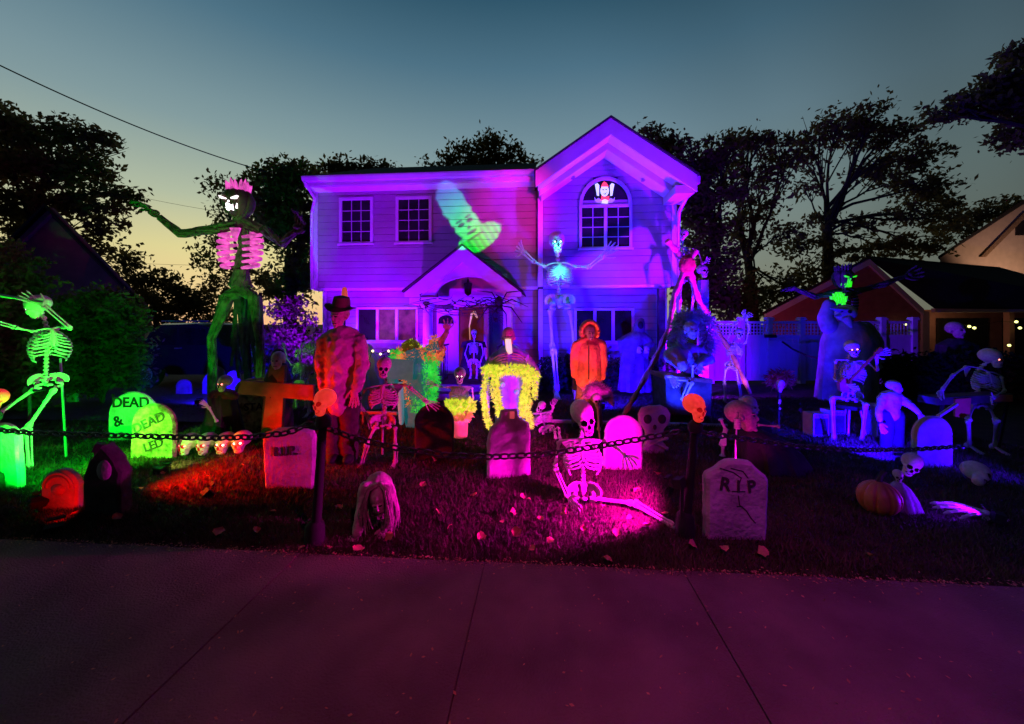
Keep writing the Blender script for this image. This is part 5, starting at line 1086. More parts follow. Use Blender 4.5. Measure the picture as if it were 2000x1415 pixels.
# ------------------------------------------------------------------ neon furry figure with one arm raised
Y = 6.0
t = thing('furry_figure', 'furry neon green and teal figure with one bare arm raised towards the porch', 'costumed figure', GX(805, Y), 'costumed figures')
mb = MB(); limb(mb, [p(812, 705), p(815, 745), p(815, 785), p(812, 822)], [.24, .24, .22, .18]); limb(mb, [p(778, 695), p(762, 720), p(770, 755)], [.11, .10, .08]); limb(mb, [p(838, 690), p(852, 678, -.05)], [.12, .10]); mod_remesh(part('body', mb, M['teal'], t), .022, 2, .04, .15)
mb = MB(); mb.box(p(784, 722, -.26), (.36, .03, .30), Matrix.Rotation(.06, 3, 'Y')); part('chest_panel', mb, M['teal'], t)
mb = MB()
fluff(mb, [p(835, 700, -.05), p(838, 745, -.06), p(834, 800, -.05)], [.17, .17, .13], 2600, .045, .013, 0); fluff(mb, [p(815, 775, -.1), p(822, 800, -.1)], .16, 1200, .045, .013, 0); fluff(mb, [p(768, 693, -.1), p(782, 696, -.1)], .07, 160, .06, .016, 0)
fluff(mb, [p(775, 690, -.05), p(800, 702, -.12), p(830, 692, -.08), p(850, 690, -.02)], [.09, .10, .12, .11], 900, .06, .018, 1); fluff(mb, [p(848, 665, -.05), p(856, 700, -.05)], .09, 420, .06, .016, 1); fluff(mb, [p(795, 735, -.16), p(803, 790, -.14)], [.07, .06], 380, .06, .016, 1)
fluff(mb, [p(800, 676), p(812, 688)], [.10, .13], 500, .06, .017, 2); fluff(mb, [p(775, 705, -.14), p(810, 712, -.2)], .05, 260, .05, .014, 1)
part('fur', mb, [M['fur_g'], M['fur_o'], M['fur_y']], t, smooth=False)
mb = MB(); pumpkin(mb, p(803, 680), .15, .9); part('head', mb, M['shrub'], t)
mb = MB(); limb(mb, [p(855, 686, -.05), p(862, 668, -.08), p(872, 650, -.1)], [.07, .055, .045]); hand(mb, p(873, 647, -.1), Vector((.25, 0, 1)), Vector((0, -1, 0)), .21, .1, .014, .6); mod_remesh(part('arm', mb, M['skin'], t), .012, 1)
mb = MB(); limb(mb, [p(781, 752, -.2), p(783, 790, -.2), p(784, 826, -.2)], [.045, .05, .035]); part('leg', mb, M['eye_cyan'], t)

# ghoul in an open robe trimmed with yellow fur
Y = 5.65
t = thing('ghoul_figure', 'bald purple ghoul with pale beard in a blue robe trimmed with thick yellow fur', 'costumed figure', GX(996, Y), 'costumed figures')
mb = MB(); limb(mb, [p(996, 700), p(996, 740), p(996, 800), p(996, 845)], [.22, .23, .22, .22]); mb.tube([p(962, 702), p(996, 690), p(1030, 702)], [.09, .13, .09], 10); mod_remesh(part('robe', mb, M['robe_blue'], t), .02, 2, .05, .2)
head(p(993, 659, -.04), .30, t, 'skin', 0, 6, 0, wide=.95)
mb = MB(); mb.prism([p(986, 662, -.18), p(998, 662, -.18), p(1001, 690, -.2), p(993, 694, -.2), p(988, 684, -.2)], (0, .05, 0)); mod_remesh(part('beard', mb, M['beard'], t), .012, 1)
mb = MB()
for i in range(5):
    for sg in (-1, 1): mb.tube(bez(p(996 + sg * 4, 690 + i * 5, -.22), p(996 + sg * 20, 692 + i * 5, -.24), p(996 + sg * 30, 700 + i * 5, -.1), 5), .010, 6)
part('ribs', mb, M['bone_old'], t)
mb = MB()
for x0, y0, x1, y1 in ((962, 705, 950, 728), (1030, 705, 1044, 728)): limb(mb, [p(x0, y0), p(x1, y1, -.05)], [.085, .09])
for x0, y0, x1, y1 in ((948, 730, 952, 828), (1046, 730, 1046, 776)): limb(mb, [p(x0, y0, -.08), p(lerp((x0, 0, 0), (x1, 0, 0), .5).x, (y0 + y1) / 2, -.1), p(x1, y1, -.12)], [.06, .05, .04])
mod_remesh(part('sleeves', mb, M['cloth_blue'], t), .02, 1)
mb = MB(); fd = -.24
fluff(mb, [p(947, 722, -.1), p(972, 724, fd), p(1000, 722, fd), p(1028, 724, fd), p(1046, 734, -.1)], [.06, .08, .075, .085, .07], 1500, .045, .012)
fluff(mb, [p(966, 728, fd), p(967, 765, fd), p(975, 800, fd), p(979, 812, fd)], [.06, .055, .055, .03], 900, .045, .012); fluff(mb, [p(1030, 730, fd), p(1027, 765, fd), p(1020, 785, fd), p(1022, 812, fd)], [.06, .05, .05, .03], 800, .045, .012)
fluff(mb, [p(949, 725, -.14), p(944, 775, -.16), p(950, 815, -.18), p(957, 835, -.18)], [.035, .03, .035, .04], 700, .04, .011); fluff(mb, [p(1046, 735, -.14), p(1044, 778, -.16)], [.045, .03], 350, .04, .011); fluff(mb, [p(1030, 800, -.2), p(1038, 832, -.22)], .035, 250, .04, .011); fluff(mb, [p(1025, 775, -.22), p(1033, 790, -.22)], .06, 220, .04, .011)
part('fur_trim', mb, M['fur_y'], t, smooth=False)
for x, y in ((982, 752), (1009, 766), (985, 806), (1022, 824)):
    q = MB(); q.ell(p(x, y, fd), .036, n=12, m=8); part('eyeball', q, M['eye_cyan'], t)

# flower pot under the skeleton bust
Y = 5.38
t = thing('flower_pot', 'tall coral pot with a frill of yellow and orange fabric petals holding the skeleton bust', 'planter', GX(899, Y))
mb = MB(); prof = [(853, .10), (840, .105), (822, .11), (812, .14), (800, .18), (795, .16), (800, .08)]
mb.grid([[p(899, y) + Vector((r_ * math.cos(a), r_ * math.sin(a), 0)) for a in [2 * PI * k / 20 for k in range(20)]] for y, r_ in prof], 0, True); part('pot', mb, M['flower_pink'], t)
mb = MB(); fluff(mb, [p(878, 794, -.14), p(898, 798, -.20), p(920, 794, -.14), p(915, 790, .05), p(880, 790, .05)], .06, 420, .07, .03, 0, -.1); fluff(mb, [p(884, 808, -.13), p(900, 812, -.16), p(914, 808, -.13)], .06, 260, .07, .03, 1, .2); part('petals', mb, [M['fur_y'], M['fur_o']], t, smooth=False)

# orange coat figure
Y = 5.9
t = thing('orange_coat_figure', 'child-sized figure in a hooded orange coat and brown trousers, hood around a dark mask', 'costumed figure', GX(1150, Y), 'costumed figures')
mb = MB(); limb(mb, [p(1150, 682), p(1150, 715), p(1148, 742)], [.17, .185, .20]); mb.tube([p(1126, 674), p(1150, 665), p(1175, 674)], [.075, .10, .075], 10); limb(mb, [p(1126, 675), p(1121, 705), p(1123, 732)], [.08, .065, .06]); limb(mb, [p(1175, 675), p(1178, 705), p(1175, 736)], [.08, .065, .06])
mod_remesh(part('coat', mb, M['orange_coat'], t), .014, 2, .035, .13)
mb = MB(); q_ = p(1151, 648); 
for a in range(11):
    an = -.35 + (PI + .7) * a / 10; c = q_ + Vector((math.cos(an) * .125, -.02, math.sin(an) * .15)); mb.ell(c, (.042, .11, .042), n=8, m=6)
mb.ell(q_ + Vector((0, .09, 0)), (.13, .10, .15)); mb.tube([q_ + Vector((0, .03, -.1)), q_ + Vector((0, .02, -.19))], [.11, .12], 12)
mod_remesh(part('hood', mb, M['orange_coat'], t), .013, 2)
head(p(1152, 650, -.05), .235, t, 'skin', 6, 4, 0)
mb = MB(); mb.box(p(1150, 708, -.205), (.012, .012, .5)); part('zip', mb, M['cloth_dark'], t)
mb = MB(); limb(mb, [p(1140, 745), p(1134, 785), p(1126, 828)], [.11, .10, .085]); limb(mb, [p(1160, 745), p(1162, 785), p(1166, 828)], [.11, .10, .085]); mod_remesh(part('trousers', mb, M['brown_cloth'], t), .014, 1, .03, .1)
for x, y in ((1123, 742), (1176, 746)):
    mb = MB(); hand(mb, p(x, y), Vector((0, -.1, -1)), Vector((0, -1, 0)), .17, .3, .018, .3); mb.ell(p(x, y + 4), (.045, .035, .06)); mod_remesh(part('glove', mb, M['cloth_black'], t), .011, 1)
mb = MB()
for x in (1126, 1166): mb.ell(p(x, 832, -.05) + Vector((0, 0, .01)), (.06, .12, .05))
part('boots', mb, M['black'], t)

# hooded reapers
def cloak(t, m, Y, cx, ytop, ybot, w_top, w_bot, dep=.75, n=7, cut=None, ph=0):
    mb = MB(); prof = []
    for i in range(n + 1):
        f = i / n; y = ytop + (ybot - ytop) * f; r_ = w_top + (w_bot - w_top) * f ** .8
        prof.append((A(cx, y, Y), r_, r_ * dep))
    robe(mb, prof, 9, .10, ph=ph); return part('robe', mb, M[m], t)
Y = 8.5; p = lambda x, y, d=0: A(x, y, Y + d)
t = thing('hooded_reaper', 'faceless blue-lit hooded reaper with folded hands beside the lower right window', 'costumed figure', GX(1243, Y), 'hooded figures')
cloak(t, 'cloth_reaper', Y, 1240, 690, 764, .30, .34)
mb = MB(); robe(mb, [(p(1246, 646), .10, .10), (p(1244, 654), .24, .18), (p(1241, 664), .38, .24), (p(1240, 682), .33, .24), (p(1240, 700), .28, .22)], 7, .10); part('cape', mb, M['cloth_reaper'], t)
mb = MB()
rows = [[p(1248, 638) + Vector((r_ * math.cos(a) + x, r_ * math.sin(a) * .9, z)) for a in [2 * PI * k / 20 for k in range(20)]] for z, r_, x in ((.19, .01, .05), (.16, .07, .04), (.06, .12, .01), (-.06, .13, 0), (-.14, .15, -.02))]
mb.grid(rows, 0, True); part('hood', mb, M['cloth_reaper'], t); mb = MB(); mb.ell(p(1251, 636, -.09), (.065, .05, .09)); part('face', mb, M['dark'], t)
for x in (1247, 1261):
    mb = MB(); hand(mb, p(x, 678, -.28), Vector((0, -.2, -1)), Vector((0, -1, 0)), .16, .4, .014); mod_remesh(part('hand', mb, M['bone_white'], t), .01, 0)
mb = MB(); limb(mb, [p(1262, 664, -.05), p(1272, 672, -.15), p(1262, 680, -.24)], [.09, .075, .06]); part('sleeve', mb, M['cloth_reaper'], t)
# cape of the doorway skeleton
Y = 8.25
t = thing('black_cape', 'wide black cape on the blue skeleton in the doorway', 'cape', A(925, 735, Y))
for sg in (-1, 1):
    mb = MB(); rows = []
    for i in range(7):
        f = i / 6; rows.append([p(925 + sg * (4 + (12 + 9 * f - 7 * (i > 0) * 0) * g_ + 4 * f * g_), 668 + (66 * f) * (1 - .12 * g_ * (f > .5)) + (8 * g_ if i == 0 else 0), -.02 + .05 * math.sin(g_ * 9 + i)) for g_ in (0, .25, .5, .75, 1)])
    mb.grid(rows); o = part('cape_side', mb, M['cloth_black'], t); o.modifiers.new('thick', 'SOLIDIFY').thickness = .02
mb = MB(); mb.grid([[p(925 + 22 * x, 664 + 4 * abs(x), .06 - .10 * (1 - abs(x))) for x in (-1, -.5, 0, .5, 1)], [p(925 + 26 * x, 676 + 4 * abs(x), .05 - .12 * (1 - abs(x))) for x in (-1, -.5, 0, .5, 1)]]); part('collar', mb, M['cloth_black'], t)

# robed skull figure on the left lawn
Y = 5.15
t = thing('robed_skull_figure', 'small robed figure with a yellow-lit skull and one green hand, left of the red cross', 'costumed figure', GX(438, Y), 'hooded figures')
cloak(t, 'cloth_dark', Y, 436, 770, 862, .15, .26)
mb = MB(); mb.ell(p(436, 774), (.20, .12, .10)); part('shoulders', mb, mat('ragged_red_cloth', (.12, .035, .035), .9, .4, 8, .6), t)
skull(p(438, 749, -.05), .215, -12, 4, 2, 'bone_white', 'dark', 'glow_red', t, er=.06)
mb = MB(); bone(mb, p(424, 825, -.2), p(407, 795, -.22), .014); hand(mb, p(407, 795, -.22), Vector((-.5, -.2, .6)), Vector((0, -1, 0)), .12, .3, .008); part('arm', mb, M['bone_white'], t)

# bald crouching ghoul seen in profile, and the second bald head behind it
Y = 4.3
t = thing('crouching_ghoul', 'big bald hook-nosed head in profile on a crouching dark robed body behind the RIP stone', 'costumed figure', GX(1470, Y), 'costumed figures')
mb = MB(); robe(mb, [(p(1470, 840), .12, .12), (p(1488, 858), .24, .22), (p(1498, 880), .32, .28), (p(1504, 906), .38, .32), (p(1506, 912), .38, .32)], 9, .10); part('robe', mb, M['cloth_black'], t)
head(p(1448, 813), .36, t, 'skin', 62, -8, 10, wide=.95)
mb = MB(); bone(mb, p(1478, 830, -.05), p(1524, 834, -.15), .012); part('bone', mb, M['bone_old'], t)
t = thing('bald_head', 'pale bald head half hidden behind the hook-nosed bald head', 'head', GX(1466, 4.9))
Y = 4.9; head(p(1463, 794), .27, t, 'skin_pale', 30, 0, 0); mb = MB(); robe(mb, [(p(1466, 812), .08, .08), (p(1468, 822), .2, .15), (p(1470, 868), .24, .2)], 7, .1); part('robe', mb, M['cloth_black'], t)
Y = 4.2
t = thing('rope_stake', 'thin stake with a coiled pale grip in front of the bald heads', 'stake', GX(1438, 3.9)); Y = 3.9
mb = MB(); mb.tube([p(1440, 806), p(1439, 838)], .014, 8); part('grip_core', mb, M['bone_old'], t)
mb = MB(); [mb.tube([p(1440, 818 + i * 3.4), p(1440, 820.5 + i * 3.4)], [.030, .030], 10) for i in range(6)]; part('grip', mb, M['skin_pale'], t); mb = MB(); mb.tube([p(1439, 836), p(1437, 863)], .009, 6); mb.tube([p(1437, 862), G(1437, 863) * 0 + GX(1437, 3.9)], .009, 6); part('rod', mb, M['metal'], t)
Y = 4.5
t = thing('bone_foot', 'pale skeleton shin and foot upended beside the bald ghoul', 'bone', GX(1412, Y)); mb = MB(); bone(mb, p(1407, 818), p(1418, 842), .018); foot(mb, p(1416, 842), (-.4, -.4, -.6), .2, .014); bone(mb, p(1412, 868), p(1411, 892), .02); part('bones', mb, M['bone_white'], t)
for i, (x0, y0, x1, y1, lab) in enumerate(((1496, 866, 1514, 880, 'short pale bone lying behind the dark robe right of the RIP stone'), (1519, 890, 1550, 926, 'long thin bone slanting down to the right of the RIP stone'))):
    Y = 4.2 - i * .1; mb = MB(); bone(mb, p(x0, y0), p(x1, y1), .013); solo('loose_bone', mb, M['bone_old'], lab, 'bone')

# zombie child in a torn pale shirt
Y = 4.9
t = thing('zombie_child', 'small zombie in a torn pale shirt reaching down to the right, by the purple-blue gravestone', 'costumed figure', GX(1745, Y), 'costumed figures')
mb = MB(); limb(mb, [p(1740, 779), p(1739, 795), p(1738, 808)], [.095, .095, .10]); mb.tube([p(1722, 774), p(1741, 770), p(1758, 775)], [.05, .06, .05], 10); limb(mb, [p(1757, 777), p(1778, 792, -.1), p(1794, 806, -.15)], [.055, .042, .03]); limb(mb, [p(1723, 777), p(1715, 802, -.05), p(1719, 822, -.10)], [.05, .038, .028]); mod_remesh(part('shirt', mb, M['stone_white'], t), .014, 2, .03, .1)
head(p(1746, 757), .19, t, 'skin_pale', 55, 10, 0)
for x, y in ((1720, 828), (1796, 810)):
    mb = MB(); hand(mb, p(x, y, -.12), Vector((.2, -.2, -1)), Vector((0, -1, 0)), .13, .3, .012); part('hand', mb, M['skin_pale'], t)
mb = MB(); limb(mb, [p(1730, 810), p(1732, 845), p(1730, 872)], [.085, .07, .06]); limb(mb, [p(1750, 810), p(1752, 845), p(1754, 872)], [.085, .07, .06]); mod_remesh(part('trousers', mb, M['cloth_black'], t), .015, 1)

# bird-skulled giant in a blue robe
Y = 7.9
t = thing('bird_skull_giant', 'bulky blue-lit robed giant with a beaked bird skull, in front of the fence', 'costumed figure', GX(1655, Y), 'hooded figures')
mb = MB(); robe(mb, [(p(1655, 628), .22, .2), (p(1656, 645), .40, .32), (p(1658, 668), .50, .38), (p(1655, 710), .50, .40), (p(1652, 750), .50, .42), (p(1652, 782), .52, .44)], 8, .06); part('robe', mb, M['cloth_blue'], t)
mb = MB(); limb(mb, [p(1620, 640), p(1612, 618, .1), p(1620, 595, .1)], [.16, .14, .12]); limb(mb, [p(1688, 645), p(1708, 672), p(1712, 700, -.1)], [.18, .15, .13]); mod_remesh(part('sleeves', mb, M['cloth_blue'], t), .025, 2, .04, .2)
mb = MB(); c = p(1652, 612, -.3); mb.ell(c, (.17, .19, .17), n=20, m=14); mb.tube([p(1645, 606, -.4), p(1632, 604, -.46), p(1622, 603, -.48)], [.11, .06, .012], 10, squash=.6); mb.tube([p(1652, 622, -.4), p(1660, 634, -.45), p(1664, 641, -.46)], [.09, .05, .01], 10); mb.tube([p(1640, 616, -.42), p(1630, 618, -.45)], [.04, .01], 8)
bs = part('bird_skull', mb, M['bone_white'], t)
for x, y in ((1644, 607), (1660, 609)): q = MB(); q.ell(p(x, y, -.47), (.035, .03, .035), n=8, m=6); part('eye_socket', q, M['dark'], t, bs)
mb = MB(); hand(mb, p(1712, 700, -.1), Vector((0, -.2, -1)), Vector((0, -1, 0)), .24, .3, .024); mod_remesh(part('hand', mb, M['bone_white'], t), .014, 0)

# wild-haired witch on a dark box
Y = 6.6
t = thing('wild_haired_witch', 'grinning wild-haired witch in blue light with two shining eyes, sitting on a dark chest', 'costumed figure', GX(1347, Y), 'costumed figures')
mb = MB(); limb(mb, [p(1348, 690), p(1348, 715)], [.18, .2]); limb(mb, [p(1330, 688), p(1314, 694, -.2), p(1330, 712, -.35)], [.13, .15, .12]); limb(mb, [p(1366, 688), p(1384, 702, -.15), p(1368, 712, -.35)], [.12, .10, .06]); mb.prism([p(1304, 684, -.25), p(1344, 681, -.25), p(1360, 700, -.25), p(1335, 720, -.3), p(1316, 712, -.3)], (0, .12, 0)); mod_remesh(part('dress', mb, M['cloth_blue'], t), .02, 2, .05, .15)
head(p(1350, 645, -.24), .30, t, 'skin_pale', 0, 6, -4, 'glow_warm', wide=1.08)
mb = MB(); fluff(mb, [p(1324, 642, .08), p(1332, 624, .08), p(1352, 617, .08), p(1374, 624, .08), p(1382, 642, .08)], [.11, .12, .11, .12, .11], 1800, .12, .009, 0, .4); fluff(mb, [p(1324, 645, .03), p(1320, 670, 0), p(1324, 688, -.03)], [.10, .09, .06], 1100, .14, .008, 0, .9); fluff(mb, [p(1382, 645, .03), p(1384, 668, 0), p(1376, 690, -.05)], [.10, .09, .06], 1100, .14, .008, 0, .9); part('hair', mb, M['hair_blue'], t, smooth=False)
mb = MB(); hand(mb, p(1368, 711, -.38), Vector((-.4, -.2, -.8)), Vector((0, -1, 0)), .2, .35, .014, .5); mod_remesh(part('hand', mb, M['skin_pale'], t), .009, 0)
t = thing('dark_chest', 'dark wooden chest under the wild-haired witch', 'chest', GX(1342, Y))
mb = MB(); mb.prism([p(1300, 738, -.3), p(1390, 748, -.3), p(1388, 812, -.3), p(1302, 812, -.3)], (0, .6, 0)); part('box', mb, M['stone_dark'], t, smooth=False); mb = MB(); mb.prism([p(1298, 733, -.33), p(1392, 742, -.33), p(1392, 749, -.33), p(1298, 741, -.33)], (0, .66, 0)); part('lid', mb, M['wood_red'], t, smooth=False)
t = thing('dangling_bones', 'bent skeleton leg hanging over the dark chest below the witch', 'bone', GX(1350, 6.2)); Y = 6.2
mb = MB(); bone(mb, p(1354, 712), p(1352, 744), .02); bone(mb, p(1353, 746, -.05), p(1334, 786, -.05), .02); bone(mb, p(1345, 746, -.05), p(1330, 782, -.05), .012); part('shin', mb, M['bone_white'], t); mb = MB(); bone(mb, p(1345, 744), p(1318, 742), .016); mb.ell(p(1307, 734, -.1), (.05, .05, .04)); hand(mb, p(1308, 736, -.1), (.5, -.3, -.8), (0, -1, 0), .2, .2, .016); part('hand', mb, M['bone_white'], t)

# wrapped poles crossing at the house corner, post with a small skull
Y = 7.9
t = thing('wrapped_poles', 'two tall cloth-wrapped poles crossing at the house corner and reaching down to the lawn', 'poles', GX(1340, Y))
for pts in ([(1358, 490, .1), (1340, 520, 0), (1316, 580, -.2), (1307, 640, -.5), (1280, 700, -.75), (1240, 775, -1.05), (1217, 812, -1.2)], [(1303, 470, -.1), (1322, 492, 0), (1345, 520, 0), (1364, 585, .1), (1398, 640, .0), (1434, 700, -.2), (1466, 770, -.4)]):
    mb = MB(); pp = [p(*a) for a in pts]; Q = []
    for a, b in zip(pp[:-1], pp[1:]): Q += [lerp(a, b, i / 6) for i in range(6)]
    Q.append(pp[-1]); mb.tube(Q, [.062 + .014 * math.sin(i * 1.9) - .022 * (i / len(Q)) for i in range(len(Q))], 10); part('pole', mb, M['cloth_orange'], t)
mb = MB(); mb.ell(p(1342, 520, -.05), (.17, .13, .22)); mod_remesh(part('lashing', mb, mat('red_lashing', (.55, .06, .04), .8, .3, 8, .5), t), .03, 1, .06, .1)
t = thing('blue_post', 'square post topped by a small skull behind the crossed poles', 'post', GX(1373, 8.3)); Y = 8.3
mb = MB(); mb.box((p(1373, 0).x, Y, p(0, 548).z / 2), (.17, .17, p(0, 548).z)); part('shaft', mb, M['cloth_blue'], t, smooth=False)
skull(p(1373, 530), .30, 10, 0, 0, 'bone', 'dark', None, t)
mb = MB(); mb.box((p(1307, 0).x, 8.75, p(0, 560).z / 2), (.14, .14, p(0, 560).z)); solo('dark_post', mb, M['stone_dark'], 'dark post standing against the right corner of the house', 'post', smooth=False)

# crawling long-haired ghoul in front
Y = 2.95
t = thing('crawling_ghoul', 'pale long-haired ghoul crawling towards the sidewalk on its hands', 'costumed figure', GX(735, Y), 'costumed figures')
mb = MB(); limb(mb, [p(738, 945, .22), p(738, 965, .35), p(735, 985, .5)], [.10, .13, .13]); limb(mb, [p(714, 955, .12), p(706, 1000, .0), p(697, 1043, -.10)], [.055, .045, .036]); limb(mb, [p(758, 960, .12), p(768, 1000, .02), p(752, 1030, -.04)], [.055, .048, .038]); mod_remesh(part('body', mb, M['hair_pale'], t), .012, 2, .02, .08)
for x, y, d in ((698, 1044, -.08), (750, 1032, -.02)):
    mb = MB(); hand(mb, p(x, y, d), Vector((.12 if x > 720 else -.1, -1, -.35)), Vector((0, -.3, -1)), .13, .25, .010, .5); mod_remesh(part('hand', mb, M['skin_pale'], t), .007, 1)
head(p(741, 978, -.05), .20, t, 'skin_pale', 6, 12, -8)
mb = MB(); hc = A(741, 978, Y - .05)
for k in range(150):                              # long strands falling from the parting
    a = random.uniform(-.28 * PI, 1.28 * PI); rr_ = random.uniform(.9, 1.12); l = random.uniform(.16, .30); dx = random.uniform(-.02, .02)
    if -.28 * PI < a < 1.28 * PI and math.sin(a) < -.72: continue
    c = hc + Vector((-.004, .01, .03)); r1 = .105 * rr_
    q = [c + Vector((math.cos(a) * .012 * rr_, math.sin(a) * .015, .085 * rr_)), c + Vector((math.cos(a) * r1 * .75, math.sin(a) * r1 * .8, .062 * rr_)), c + Vector((math.cos(a) * r1, math.sin(a) * r1 * 1.05, -.01)), c + Vector((math.cos(a) * (r1 + .012) + dx, math.sin(a) * r1 * 1.05, -l * .5)), c + Vector((math.cos(a) * (r1 - .005) + dx * 2.5, math.sin(a) * r1, -l))]
    mb.tube(q, [.004, .0065, .0065, .006, .0015], 4)
part('hair', mb, M['hair_pale'], t)
mb = MB(); robe(mb, [(A(742, 930, Y + .34), .03, .04), (A(741, 938, Y + .32), .09, .12), (A(742, 965, Y + .3), .125, .17), (A(745, 1000, Y + .3), .12, .18)], 7, .06); part('back_cloth', mb, M['hair_pale'], t)

# vulture skeleton with fur, behind the sitting skeleton
Y = 5.0
t = thing('furry_vulture', 'furry hunched vulture prop on a bone stake behind the sitting skeleton', 'animal prop', GX(1166, Y))
mb = MB(); mb.ell(p(1160, 765), (.12, .12, .10)); mb.ell(p(1178, 768, -.02), (.09, .09, .07)); mb.tube([p(1178, 768), p(1188, 776), p(1194, 782)], [.06, .04, .035], 8); mod_remesh(part('body', mb, M['hair_pale'], t), .012, 1)
mb = MB(); fluff(mb, [p(1150, 768), p(1162, 757), p(1180, 765), p(1190, 776)], [.09, .09, .07, .04], 1100, .06, .007, 0, .5); part('fur', mb, M['hair_pale'], t, smooth=False)
skull(p(1195, 786, -.05), .10, 40, 10, 0, 'bone', 'dark', None, t); skull(p(1166, 782, -.14), .17, 0, 5, 0, 'bone_white', 'dark', None, t)
mb = MB(); bone(mb, p(1168, 792, -.1), p(1170, 842, -.1), .016); mb.tube([p(1170, 840, -.1), Vector((p(1170, 0).x, Y - .1, 0))], .012, 6); part('stake', mb, M['bone_white'], t)

# blue ghost with string lights, behind the man in the hat
Y = 7.3
t = thing('draped_ghost', 'blue-lit draped ghost bust wound with tiny lights, right of the man in the hat', 'ghost prop', GX(716, Y))
mb = MB(); robe(mb, [(p(716, 672), .05, .05), (p(716, 680), .12, .12), (p(716, 692), .14, .13), (p(716, 702), .22, .18), (p(718, 725), .22, .2), (p(720, 745), .3, .26), (p(720, 795), .34, .3)], 8, .12); part('drape', mb, M['vinyl'], t)
t = thing('fairy_lights', 'short string of tiny warm lights draped behind the reddish skeleton', 'string lights', A(730, 690, 7.0)); Y = 7.0
pts = [p(*a) for a in ((702, 686), (712, 698), (718, 712), (727, 686), (738, 692), (745, 690), (757, 686), (766, 683))]; mb = MB(); mb.tube(pts, .007, 5); part('wire', mb, M['vent'], t)
for a in ((704, 687), (716, 694), (728, 686), (743, 692), (759, 686), (719, 702)): q = MB(); q.ell(p(*a), .022, n=8, m=6); part('bulb', q, M['bulb'], t)
q = MB(); q.ell(A(1138, 635, 7.5), .03, n=8, m=6); t = thing('window_bulb', 'single blue-white bulb glowing beside the orange hood', 'lamp', GX(1138, 7.5)); part('bulb', q, M['bulb_blue'], t); q = MB(); q.tube([GX(1138, 7.5), A(1138, 636, 7.5)], .01, 6); part('stake', q, M['black'], t)

# giant spider on the porch column
Y = 7.75
t = thing('giant_spider', 'large black spider clinging to the right porch column', 'spider prop', A(975, 592, Y))
mb = MB(); mb.ell(p(974, 590, -.05), (.085, .10, .11)); mb.ell(p(977, 603, -.08), (.055, .06, .06)); sp = part('body', mb, M['black'], t)
for sg in (-1, 1):
    for k in range(4):
        a = (math.radians(55 - 38 * k)); L = .42; b = p(976, 597, -.05); kn = b + Vector((sg * L * .6 * math.cos(a), -.18, L * .6 * math.sin(a) + .04)); e = kn + Vector((sg * L * .8 * math.cos(a - .5), .15, L * .7 * math.sin(a - .6) - .06)); mb = MB(); mb.tube([b, kn, e], [.016, .014, .005], 6); part('leg', mb, M['black'], t)
t = thing('small_spider', 'smaller black spider on web strands below the giant spider', 'spider prop', A(966, 622, Y)); mb = MB(); mb.ell(p(969, 626), (.035, .04, .05)); part('body', mb, M['black'], t)
for sg in (-1, 1):
    for k in range(4):
        b = p(969, 626); e = b + Vector((sg * .16, -.03, .10 - .07 * k)); mb = MB(); mb.tube([b, lerp(b, e, .5) + Vector((0, -.05, .05)), e], [.008, .007, .003], 5); part('leg', mb, M['black'], t)
t = thing('dead_vine_garland', 'tangle of dark twigs and web strands draped across the porch beam', 'garland', A(880, 592, 7.95)); Y = 7.9; mb = MB()
for i in range(46):
    x = random.uniform(812, 985); y = 580 + 14 * math.sin((x - 812) / 173 * PI) ** 1 + random.uniform(-10, 14); a = p(x, y, random.uniform(-.1, .05)); mb.tube(bez(a, a + Vector((random.uniform(-.3, .3), random.uniform(-.1, .05), random.uniform(-.15, .1))), a + Vector((random.uniform(-.6, .6), 0, random.uniform(-.22, .1))), 5), [.012, .011, .01, .008, .006, .003], 5)
for i in range(4): mb.tube(bez(p(830, 590 + 4 * i), p(900, 612 + 6 * i, -.1), p(965, 590 + 6 * i), 8), .006, 5)
part('twigs', mb, M['bark'], t)

# band gear
Y = 5.15
t = thing('electric_guitar', 'brown electric guitar held across the seated skeleton', 'guitar', GX(1660, Y)); mb = MB()
mb.prism([p(1640, 748), p(1650, 738), p(1660, 742), p(1666, 752), p(1660, 760), p(1650, 768), p(1642, 764)], (0, .05, 0)); part('body', mb, M['guitar'], t); mb = MB(); mb.tube([p(1656, 748), p(1684, 718), p(1712, 690)], [.022, .018, .018], 6); mb.box(p(1716, 686), (.1, .03, .05), Matrix.Rotation(-.75, 3, 'Y')); part('neck', mb, M['guitar'], t)
t = thing('guitarist_stool', 'dark stool under the guitar skeleton', 'stool', GX(1662, 5.5)); Y = 5.5; mb = MB(); mb.tube([p(1662, 790), p(1662, 797)], [.2, .2], 20); part('seat', mb, M['black'], t)
for dx, dy in ((-.13, -.1), (.13, -.1), (0, .14)): mb = MB(); c = p(1662, 797); mb.tube([c + Vector((dx * .6, dy * .6, 0)), Vector((c.x + dx, Y + dy, 0))], .014, 6); part('leg', mb, M['metal'], t)
Y = 5.6
t = thing('microphone_stand', 'blue-lit microphone on a slim stand in front of the fence', 'microphone', GX(1522, Y)); mb = MB(); mb.ell(p(1524, 749, -.02), (.052, .052, .055), n=14, m=10); mb.tube([p(1524, 754), p(1523, 766)], [.04, .024], 10); part('microphone', mb, M['bone_white'], t)
mb = MB(); mb.tube([p(1523, 766), p(1521, 800), GX(1521, Y)], .010, 6); mb.tube([GX(1521, Y) + Vector((0, 0, .02)), GX(1521, Y)], [.12, .13], 16); part('stand', mb, M['black'], t)
mb = MB(); [mb.tube([p(1523, y), p(1522, y + h_)], .017, 8) for y, h_ in ((781, 8), (797, 3))]; part('clamps', mb, M['bone_white'], t)
